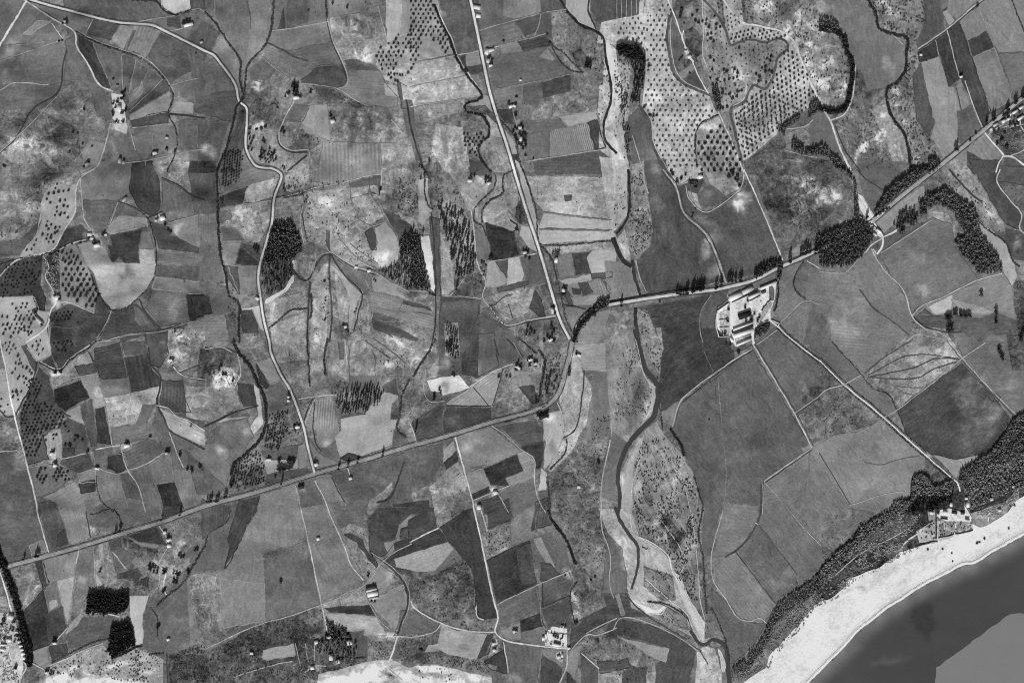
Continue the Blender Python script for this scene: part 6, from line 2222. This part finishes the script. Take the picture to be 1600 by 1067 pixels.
for i, rec in enumerate(LAND):
    rec['id'] = i
    sel = np.nonzero(owner == i)[0]
    if len(sel) == 0: continue
    if rec['ang'] is None:                       # worked along its longest side
        p = np.array(rec['pts']); dd = np.roll(p, -1, 0) - p; k = np.argmax(np.hypot(dd[:, 0], dd[:, 1])); rec['ang'] = math.atan2(dd[k, 1], dd[k, 0])
    pa = np.array(rec['pts']); ar = .5 * abs(np.dot(pa[:, 0], np.roll(pa[:, 1], 1)) - np.dot(pa[:, 1], np.roll(pa[:, 0], 1)))
    if rec['name'] == 'field' and rec['amp'] == 0 and ar < 6000 and random.random() < .45: rec['amp'] = random.uniform(1.5, 4.5); rec['per'] = random.uniform(3.6, 7.0)
    if rec['name'] in SPECIAL:
        o = land_object(rec['name'], sel, MAT_LAND if rec['name'] == 'beach' else MAT_SEA, rec)
        tag(o, rec['label'], kind='structure')
    else:
        o = land_object(rec['name'], sel, MAT_LAND, rec, ground)
        if rec['name'] == 'field' and random.random() < 0.6:          # grassy balk round the field
            q = spline(list(map(tuple, rec['poly'])) + [tuple(rec['poly'][0])], 5)
            bad = np.zeros(len(q), bool)
            for sx in (-480, -160, 160, 480): bad |= (q[:, 0] > sx - 3) & (q[:, 0] < sx + 7)
            for y0, y1 in ((258, 271), (-8, 6), (-273, -261)): bad |= (q[:, 1] > y0) & (q[:, 1] < y1)
            runs = np.split(np.arange(len(q)), np.nonzero(np.diff(bad.astype(int)))[0] + 1)
            tn = float(rec['tone'] + random.choice((8, 12, 18, -12, -8, -18)))
            for run in runs:
                if bad[run[0]] or len(run) < 4: continue
                me = strip_mesh('field_margin', q[run], random.uniform(.7, 1.9), 0.15, MAT_PATH, .8)
                link('field_margin', me, ground, tone=tn, mott=12.0, amp=0.0, per=3.0, ang=0.0, streak=10.0, seed=random.uniform(0, 900))

# ------------------------------------------------------------------ roads, paths, ditches, water
def strip(name, tone, C, w, dz, parent, mott=8.0, wob=.18, mat=None, crown=0.0):
    me = strip_mesh(name, C, w, dz, mat or MAT_PATH, wob, crown)
    return link(name, me, parent, tone=float(tone), mott=float(mott), amp=0.0, per=3.0, ang=0.0, streak=12.0, seed=random.uniform(0, 900))
for k, (tone, w, W) in enumerate(DITCHES):
    strip('ditch', tone, warp(spline(W), .5), w * .9, 0.32 + .0008 * (k % 40), ground, 10, .3)
for k, (tone, w, W, label) in enumerate(PATHS):
    strip('path', tone, warp(spline(W), .4), w * .76, 0.42 + .0008 * (k % 60), ground, 24, .3)
for ws, W, label in STREAMS:
    C = warp(spline(W), .8); w = np.interp(np.linspace(0, 1, len(C)), [0, .5, 1], ws)
    o = strip('stream', 66, C, w, 0.4, None, 5, .15, MAT_SEA); tag(o, label or 'dark water channel winding through pale gravel', kind='structure')
for name, label, tone, w, P in ROADS:
    W = [world_pt(*p) for p in P]
    C = spline(W, 4)
    o = strip(name, tone, C, w * .86, 0.62, None, 16, .13, None, .06); tag(o, label, kind='structure')
    t = np.gradient(C, axis=0); t /= np.hypot(t[:, 0], t[:, 1])[:, None]; nr = np.stack([-t[:, 1], t[:, 0]], 1)
    for s in (-1, 1) if tone > 80 else ():
        strip('verge', 84, C + nr * s * (w / 2 + 1.0), 1.6, 0.52, o, 20, .5)
        if w > 5.6: strip('wheel_track', tone - 22, C + nr * s * w * .2, 0.7, 0.70, o, 14, .4)

# ------------------------------------------------------------------ plants
def ico():
    t = (1 + 5 ** .5) / 2
    V = np.array([(-1, t, 0), (1, t, 0), (-1, -t, 0), (1, -t, 0), (0, -1, t), (0, 1, t), (0, -1, -t), (0, 1, -t), (t, 0, -1), (t, 0, 1), (-t, 0, -1), (-t, 0, 1)], float)
    V /= np.linalg.norm(V[0])
    T = np.array([(0, 11, 5), (0, 5, 1), (0, 1, 7), (0, 7, 10), (0, 10, 11), (1, 5, 9), (5, 11, 4), (11, 10, 2), (10, 7, 6), (7, 1, 8), (3, 9, 4), (3, 4, 2), (3, 2, 6), (3, 6, 8), (3, 8, 9), (4, 9, 5), (2, 4, 11), (6, 2, 10), (8, 6, 7), (9, 8, 1)])
    return V, T
ICO_V, ICO_T = ico()
def crown_proto(n, leaf, tall, seed):
    """unit crown: radius 1, z from 0 to 1; leaf sprays around a ragged core"""
    r = np.random.default_rng(seed); V = []; T = []
    core = ICO_V * r.uniform(.5, .78, (12, 1)); core = core * (1, 1, .5) + (0, 0, .5)
    if tall: core[:, :2] *= (1.15 - .75 * core[:, 2:3])
    V.append(core); T.append(ICO_T); k = 12
    lob = r.normal(size=(6, 3)); lob /= np.linalg.norm(lob, axis=1)[:, None]
    for i in range(n):
        u = r.normal(size=3); u /= np.linalg.norm(u)
        g = .72 + .3 * max(0, np.max(lob @ u)) ** 4 + r.uniform(-.16, .1)
        c = u * g
        if tall: c[:2] *= 1.15 - .85 * (c[2] * .5 + .5)
        nn = u + r.normal(size=3) * .55; nn /= np.linalg.norm(nn)
        a = np.cross(nn, (0.3, .2, 1)); a /= np.linalg.norm(a); b = np.cross(nn, a); s = leaf * r.uniform(.7, 1.3)
        ph = r.uniform(0, 6.28); a, b = a * math.cos(ph) + b * math.sin(ph), -a * math.sin(ph) + b * math.cos(ph)
        q = np.array([c - a * s, c - b * s * .7 + nn * .05, c + a * s, c + b * s * .6]); q[:, 2] = q[:, 2] * .5 + .5
        V.append(q); T.append([(k, k + 1, k + 2), (k, k + 2, k + 3)]); k += 4
    return np.concatenate(V), np.concatenate(T)
def trunk_proto(seed):
    r = np.random.default_rng(seed); V = []; T = []; k = 0
    def limb(a, b, ra, rb):
        nonlocal k
        a = np.array(a, float); b = np.array(b, float); dd = (b - a) / np.linalg.norm(b - a)
        x = np.cross(dd, (1, .2, .1)); x /= np.linalg.norm(x); y = np.cross(dd, x)
        for c, rad in ((a, ra), (b, rb)):
            for j in range(5):
                an = j / 5 * 6.2832; V.append(c + (x * math.cos(an) + y * math.sin(an)) * rad)
        for j in range(5): T.extend([(k + j, k + (j + 1) % 5, k + 5 + j), (k + (j + 1) % 5, k + 5 + (j + 1) % 5, k + 5 + j)])
        k += 10
    limb((0, 0, -.15), (.04, .02, .6), .13, .085)
    for j in range(3):
        an = j * 2.1 + r.uniform(0, 1); limb((.04, .02, .5), (.5 * math.cos(an), .5 * math.sin(an), .95), .07, .03)
    return np.array(V), np.array(T)
ROUND = [crown_proto(44, .34, False, 100 + i) for i in range(5)]
TALL = [crown_proto(54, .30, True, 200 + i) for i in range(4)]
LIGHT = [crown_proto(20, .42, False, 300 + i) for i in range(5)]
LIGHT_T = [crown_proto(22, .40, True, 350 + i) for i in range(4)]
TINY = [crown_proto(7, .6, False, 400 + i) for i in range(6)]
TRUNK = trunk_proto(5)
# kind -> (tall, crown height / radius, crown base / radius, material)
KIND = {'olive_tree': (0, 1.05, .22, MAT_LEAF), 'sapling': (0, .9, .15, MAT_LEAF_GREY), 'pine_tree': (1, 3.0, .4, MAT_PINE), 'roadside_tree': (1, 4.6, .6, MAT_LEAF),
        'broadleaf_tree': (0, 1.9, .6, MAT_LEAF), 'garden_tree': (0, 1.7, .4, MAT_LEAF), 'bush': (0, 1.1, .05, MAT_LEAF), 'beach_bush': (0, 1.1, .05, MAT_LEAF)}
NAME = {'sapling': 'young_orchard_tree', 'beach_bush': 'bush'}
def scatter_mesh(name, protos, P, RX, RZ, Z0, mat):
    """many plants in one mesh; P xy, RX radius, RZ height, Z0 base above ground"""
    Vs = []; Ts = []; k = 0
    z = height(P[:, 0], P[:, 1]); pick = rng.integers(0, len(protos), len(P)); an = rng.uniform(0, 6.28, len(P))
    for j, (pv, pt) in enumerate(protos):
        m = np.nonzero(pick == j)[0]
        if len(m) == 0: continue
        c, s = np.cos(an[m])[:, None], np.sin(an[m])[:, None]; rx = RX[m][:, None]
        vx = (pv[None, :, 0] * c - pv[None, :, 1] * s) * rx + P[m, 0][:, None]
        vy = (pv[None, :, 0] * s + pv[None, :, 1] * c) * rx + P[m, 1][:, None]
        vz = pv[None, :, 2] * RZ[m][:, None] + (z[m] + Z0[m])[:, None]
        Vs.append(np.stack([vx, vy, vz], 2).reshape(-1, 3))
        Ts.append((pt[None] + (np.arange(len(m)) * len(pv))[:, None, None]).reshape(-1, 3) + k); k += len(m) * len(pv)
    return mesh_tris(name, np.concatenate(Vs), np.concatenate(Ts), mat)
def poisson_like(W, sp):
    A = np.array(W); lo = A.min(0); hi = A.max(0)
    nx, ny = int((hi[0] - lo[0]) / sp) + 2, int((hi[1] - lo[1]) / sp) + 2
    i, j = np.meshgrid(np.arange(nx), np.arange(ny))
    g = np.column_stack([(i + .5 * (j % 2)).ravel() * sp + lo[0], j.ravel() * sp + lo[1]]) + rng.uniform(-.42, .42, (nx * ny, 2)) * sp
    return g[inside(g, A)]

# hedgerows
for w, W, label in HEDGES:
    tallh = w >= 8
    if not tallh: w = w * .68 + .2
    C = warp(spline(W, 1.2), .7)
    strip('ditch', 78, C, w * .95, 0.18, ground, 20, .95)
    step = 1.25 if not tallh else 2.4
    C = warp(spline(W, step), .6); n = len(C); t = np.gradient(C, axis=0); t /= np.maximum(np.hypot(t[:, 0], t[:, 1]), 1e-6)[:, None]; nr = np.stack([-t[:, 1], t[:, 0]], 1)
    k = max(1, int(round(w / (1.7 if not tallh else 2.6)))); P = []; st = []
    for j in range(k):
        off = ((j + .5) / k - .5) * w * .8 if k > 1 else 0
        keep = rng.random(n) < (.72 + .7 * vnoise(C[:, 0] / 14, C[:, 1] / 14, 77 + j))
        P.append((C + nr * (off + rng.normal(0, .35, n))[:, None])[keep]); st.append(np.nonzero(keep)[0])
    P = np.concatenate(P); st = np.concatenate(st)
    vis = (abs(P[:, 0]) < 830) & (abs(P[:, 1]) < 560); P = P[vis]; st = st[vis]
    if len(P) == 0: continue
    o = np.argsort(st, kind='stable'); P = P[o]; st = st[o]
    cut = np.nonzero(np.diff(st) > (2 if not tallh else 1))[0] + 1
    root = tag(link('hedgerow', None), label, 'hedge', 'hedgerows between the fields')
    root.location = (P[0, 0], P[0, 1], 0)
    for Q in np.split(P, cut):
        n = len(Q)
        if tallh: me = scatter_mesh('foliage', LIGHT, Q, rng.uniform(1.7, 2.9, n), rng.uniform(5, 9, n), np.full(n, .5), MAT_LEAF)
        else: me = scatter_mesh('foliage', TINY, Q, rng.uniform(.75, 1.45, n) * (.8 + .06 * w), rng.uniform(.9, 2.0, n) * (.8 + .1 * w), np.zeros(n), MAT_SHRUB if w < 3.4 else MAT_LEAF)
        f = link('foliage', me, root); f.location = (-P[0, 0], -P[0, 1], 0)

# woods that read as one mass
for kind, sp, rad, W, label in WOODS:
    if 'coastal' in label or 'pine wood' in label: sp *= .86; rad *= .76
    P = poisson_like(W, sp * .56); n = len(P); con = kind == 'conifer'
    r = (.34 + .62 * rng.random(n) ** 1.8) * rad * .66
    hgt = rng.uniform(1.15, 1.95, n) * rad * (1.1 if con else 1.0) * (.75 + .35 * r / r.max())
    me = scatter_mesh('wood', LIGHT_T if con else LIGHT, P, r, hgt, np.full(n, .8), MAT_LEAF if 'black' in label else MAT_CONIFER if con else MAT_CANOPY if ('coastal' in label or 'pine wood' in label) else MAT_WOOD)
    o = link('wood', me); tag(o, label, 'wood', kind='stuff')
    tv, tt = TRUNK; T0 = [(tv * (1, 1, 1), tt)]
    link('trunks', scatter_mesh('trunks', T0, P, np.full(n, 1.6), hgt * .7, np.zeros(n), MAT_BARK), o)
# scrub
for dens, rad, W, label in SCRUB:
    A = np.array(W); lo = A.min(0); hi = A.max(0)
    area = .5 * abs(np.dot(A[:, 0], np.roll(A[:, 1], 1)) - np.dot(A[:, 1], np.roll(A[:, 0], 1)))
    cnt = int((hi - lo).prod() * dens * (3.2 if dens >= 4 else 1.5) / 45); P = lo + rng.random((cnt, 2)) * (hi - lo)
    P = P[inside(P, A)]; P = P[rng.random(len(P)) < np.clip(.65 + 2.4 * fbm(P[:, 0] / 14, P[:, 1] / 14, 91, 3), .05, 1)]; n = len(P)
    if n == 0: continue
    me = scatter_mesh('scrub', TINY, P, (.3 + .75 * rng.random(n) ** 2) * rad, rng.uniform(.5, 1.2, n) * rad, np.zeros(n), MAT_CANOPY if dens >= 4 else MAT_SHRUB)
    tag(link('scrub', me), label, 'scrub', kind='stuff')

# stray bushes and tussocks all over the rough ground
P = rng.uniform((-805, -538), (805, 538), (9000, 2)); i_ = owner_at(P[:, 0], P[:, 1]); rough = np.array([r['name'] == 'rough_ground' for r in LAND] + [True])
P = P[(rough[i_] | (rng.random(len(P)) < .10)) & (shore_dist(P[:, 0], P[:, 1]) > 75) & (fbm(P[:, 0] / 25, P[:, 1] / 25, 61, 3) > .02)]; n = len(P)
tag(link('tussocks', scatter_mesh('tussocks', TINY, P, rng.uniform(.4, 1.15, n), rng.uniform(.4, 1.3, n), np.zeros(n), MAT_SHRUB)), 'stray bushes and tussocks sprinkled over the rough ground', 'bushes', kind='stuff')
# ------------------------------------------------------------------ buildings
ROWN = ['in the top strip', 'in the upper middle', 'in the lower middle', 'in the bottom strip']; COLN = ['at the far left', 'left of centre', 'at the centre', 'right of centre', 'at the far right']
def where(q):
    c = min(4, max(0, int((q[0] + 800) / 320))); r = min(3, max(0, int((533.5 - q[1]) / 267)))
    return ROWN[r] + ' ' + COLN[c] 
def box(V, T, x0, x1, y0, y1, z0, z1):
    k = len(V); V += [(x0, y0, z0), (x1, y0, z0), (x1, y1, z0), (x0, y1, z0), (x0, y0, z1), (x1, y0, z1), (x1, y1, z1), (x0, y1, z1)]
    for a, b, c, e in ((0, 3, 2, 1), (4, 5, 6, 7), (0, 1, 5, 4), (1, 2, 6, 5), (2, 3, 7, 6), (3, 0, 4, 7)): T += [(k + a, k + b, k + c), (k + a, k + c, k + e)]
def house(L, W, rot, tone, h, q, label):
    if max(L, W) < 13: L *= .9; W *= .9; h *= .92
    z = float(height(np.array([q[0]]), np.array([q[1]]))[0])
    root = link('barn' if max(L, W) > 13 else 'house', None); root.location = (q[0], q[1], z); root.rotation_euler = (0, 0, math.radians(rot))
    tag(root, label, 'barn' if max(L, W) > 13 else 'house', 'farm buildings and cottages')
    turn = W > L                                   # ridge along the long side
    l, w = (W, L) if turn else (L, W)
    def put(name, V, T, mat, tn):
        A = np.array(V, float)
        if turn: A = np.stack([-A[:, 1], A[:, 0], A[:, 2]], 1)
        return link(name, mesh_tris(name, A, T, mat), root, tone=float(tn))
    rise = min(.22 * w, 1.6); a, b = l / 2, w / 2; e = h - rise; o = .28
    V = [(-a, -b, -.6), (a, -b, -.6), (a, b, -.6), (-a, b, -.6), (-a, -b, e), (a, -b, e), (a, b, e), (-a, b, e), (-a, 0, h - .06), (a, 0, h - .06)]
    T = [(0, 1, 5), (0, 5, 4), (2, 3, 7), (2, 7, 6), (1, 2, 6), (1, 6, 5), (5, 6, 9), (3, 0, 4), (3, 4, 7), (7, 4, 8)]
    put('wall', V, T, MAT_WALL, min(225, tone * .4 + 125))
    sl = rise / b; V = []
    for zz in (0.0, .14): V += [(-a - o, -b - o, e - sl * o + zz), (a + o, -b - o, e - sl * o + zz), (a + o, 0, h + zz), (-a - o, 0, h + zz), (-a - o, b + o, e - sl * o + zz), (a + o, b + o, e - sl * o + zz)]
    T = []
    for A, s in ((6, 1), (0, -1)):
        for f in ((0, 1, 2), (0, 2, 3), (3, 2, 5), (3, 5, 4)): T.append(tuple(A + i for i in (f if s > 0 else f[::-1])))
    for i, j in ((0, 1), (1, 2), (2, 5), (5, 4), (4, 3), (3, 0)): T += [(i, j, j + 6), (i, j + 6, i + 6)]
    roof = put('roof', V, T, MAT_ROOF, tone * .93)
    V = []; T = []; box(V, T, -.5, .5, -b - .07, -b + .05, -.3, min(2.1, e - .1)); put('door', V, T, MAT_WALL, 60)
    for s in (-1, 1):
        if l > 4.5: V = []; T = []; box(V, T, s * l * .3 - .4, s * l * .3 + .4, -b - .05, -b + .05, 1.0, min(2.0, e - .15)); put('window', V, T, MAT_WALL, 50)
    if 5 <= l <= 12 and w >= 4: V = []; T = []; box(V, T, a * .55 - .3, a * .55 + .3, .15, .7, h - .5, h + .7); put('chimney', V, T, MAT_WALL, 150).parent = roof
for (L, W, rot, tone, h), q, label in HOUSES: house(L, W, rot, tone, h, q, label)
for (th, hh, tone), W, label in WALLS:
    C = densify(W, 4.0); n = len(C); t = np.gradient(C, axis=0); t /= np.hypot(t[:, 0], t[:, 1])[:, None]; nr = np.stack([-t[:, 1], t[:, 0]], 1) * th / 2
    z = height(C[:, 0], C[:, 1]); rows = [np.column_stack([C + nr, z - .3]), np.column_stack([C + nr, z + hh]), np.column_stack([C - nr, z + hh]), np.column_stack([C - nr, z - .3])]
    T = []; a = np.arange(n - 1)
    for r in range(3): T += [np.stack([a + r * n, a + r * n + 1, a + (r + 1) * n], 1), np.stack([a + r * n + 1, a + (r + 1) * n + 1, a + (r + 1) * n], 1)]
    T.append(np.array([(0, n, 2 * n), (0, 2 * n, 3 * n), (n - 1, 3 * n - 1, 2 * n - 1), (n - 1, 4 * n - 1, 3 * n - 1)]))
    o = link('boundary_wall', mesh_tris('boundary_wall', np.concatenate(rows), np.concatenate(T), MAT_WALL), None, tone=tone); tag(o, label, 'wall', 'walls of the farm')

# ------------------------------------------------------------------ single trees
HP = np.array([q for _, q, _ in HOUSES])
def short(label, n=8):
    w = label.split()[:n]
    while w and w[-1] in ('the', 'of', 'a', 'at', 'in', 'on', 'by', 'and', 'beside', 'below', 'above', 'with', 'along', 'near', 'to', 'left', 'right', 'from', 'where', 'just', 'between', 'inside', 'under', 'small', 'white', 'black', 'dark', 'pale', 'straight', 'main'): w.pop()
    return ' '.join(w)
WORD = {'olive_tree': 'round dark orchard tree', 'garden_tree': 'dark garden tree', 'bush': 'dark bush', 'roadside_tree': 'tall dark roadside tree', 'broadleaf_tree': 'broad dark field tree', 'beach_bush': 'dark bush on the white beach'}
for t in TREES:
    if t[3] is None:
        dd = np.hypot(HP[:, 0] - t[2][0], HP[:, 1] - t[2][1]); i = int(np.argmin(dd))
        t[3] = (WORD[t[0]] + ' beside the ' + short(HOUSES[i][2])) if dd[i] < 26 and t[0] != 'roadside_tree' else WORD[t[0]] + ' ' + where(t[2])
CATS = {'bush': 'bush', 'beach_bush': 'bush'}
crown_me = {}; trunk_me = mesh_tris('trunk', *TRUNK, MAT_BARK)
for kind in KIND:
    tall, ch, cb, mat = KIND[kind]; name = NAME.get(kind, kind)
    L_k = sorted([t for t in TREES if t[0] == kind], key=lambda t: -t[1]); one, rest = L_k[:300], L_k[300:]
    protos = TALL if tall else ROUND
    mes = [mesh_tris('crown', v, t, mat) for v, t in protos]
    for _, r, q, label in one:
        z = float(height(np.array([q[0]]), np.array([q[1]]))[0]); H = ch * r * random.uniform(.9, 1.1)
        root = link(name, None); root.location = (q[0], q[1], z); root.rotation_euler = (0, 0, random.uniform(0, 6.28))
        tag(root, label, CATS.get(kind, 'tree'), label)
        c = link('crown', random.choice(mes), root); c.scale = (r, r * random.uniform(.9, 1.1), H); c.location = (0, 0, cb * r)
        if cb > .1:
            tr = link('trunk', trunk_me, root); tr.scale = (r * .8, r * .8, cb * r + H * .6)
    if rest:
        P = np.array([t[2] for t in rest]); r = np.array([t[1] for t in rest])
        me = scatter_mesh(name + '_rows', LIGHT_T if tall else LIGHT, P, r, ch * r, cb * r, mat)
        o = tag(link('orchard_rows' if not tall else 'plantation_rows', me), {'olive_tree': 'remaining small dark orchard trees of the planted rows', 'sapling': 'remaining faint young trees of the pale orchard rows'}.get(kind, 'remaining thin trees of the plantation rows'), 'trees', kind='stuff')
        tv, tt = TRUNK; link('trunks', scatter_mesh('trunks', [(tv, tt)], P, r * .8, r * 1.2, np.zeros(len(P)), MAT_BARK), o)
print('TREES', {k: sum(t[0] == k for t in TREES) for k in KIND}, 'land', len(LAND), 'tris', sum(len(m.polygons) for m in bpy.data.meshes))
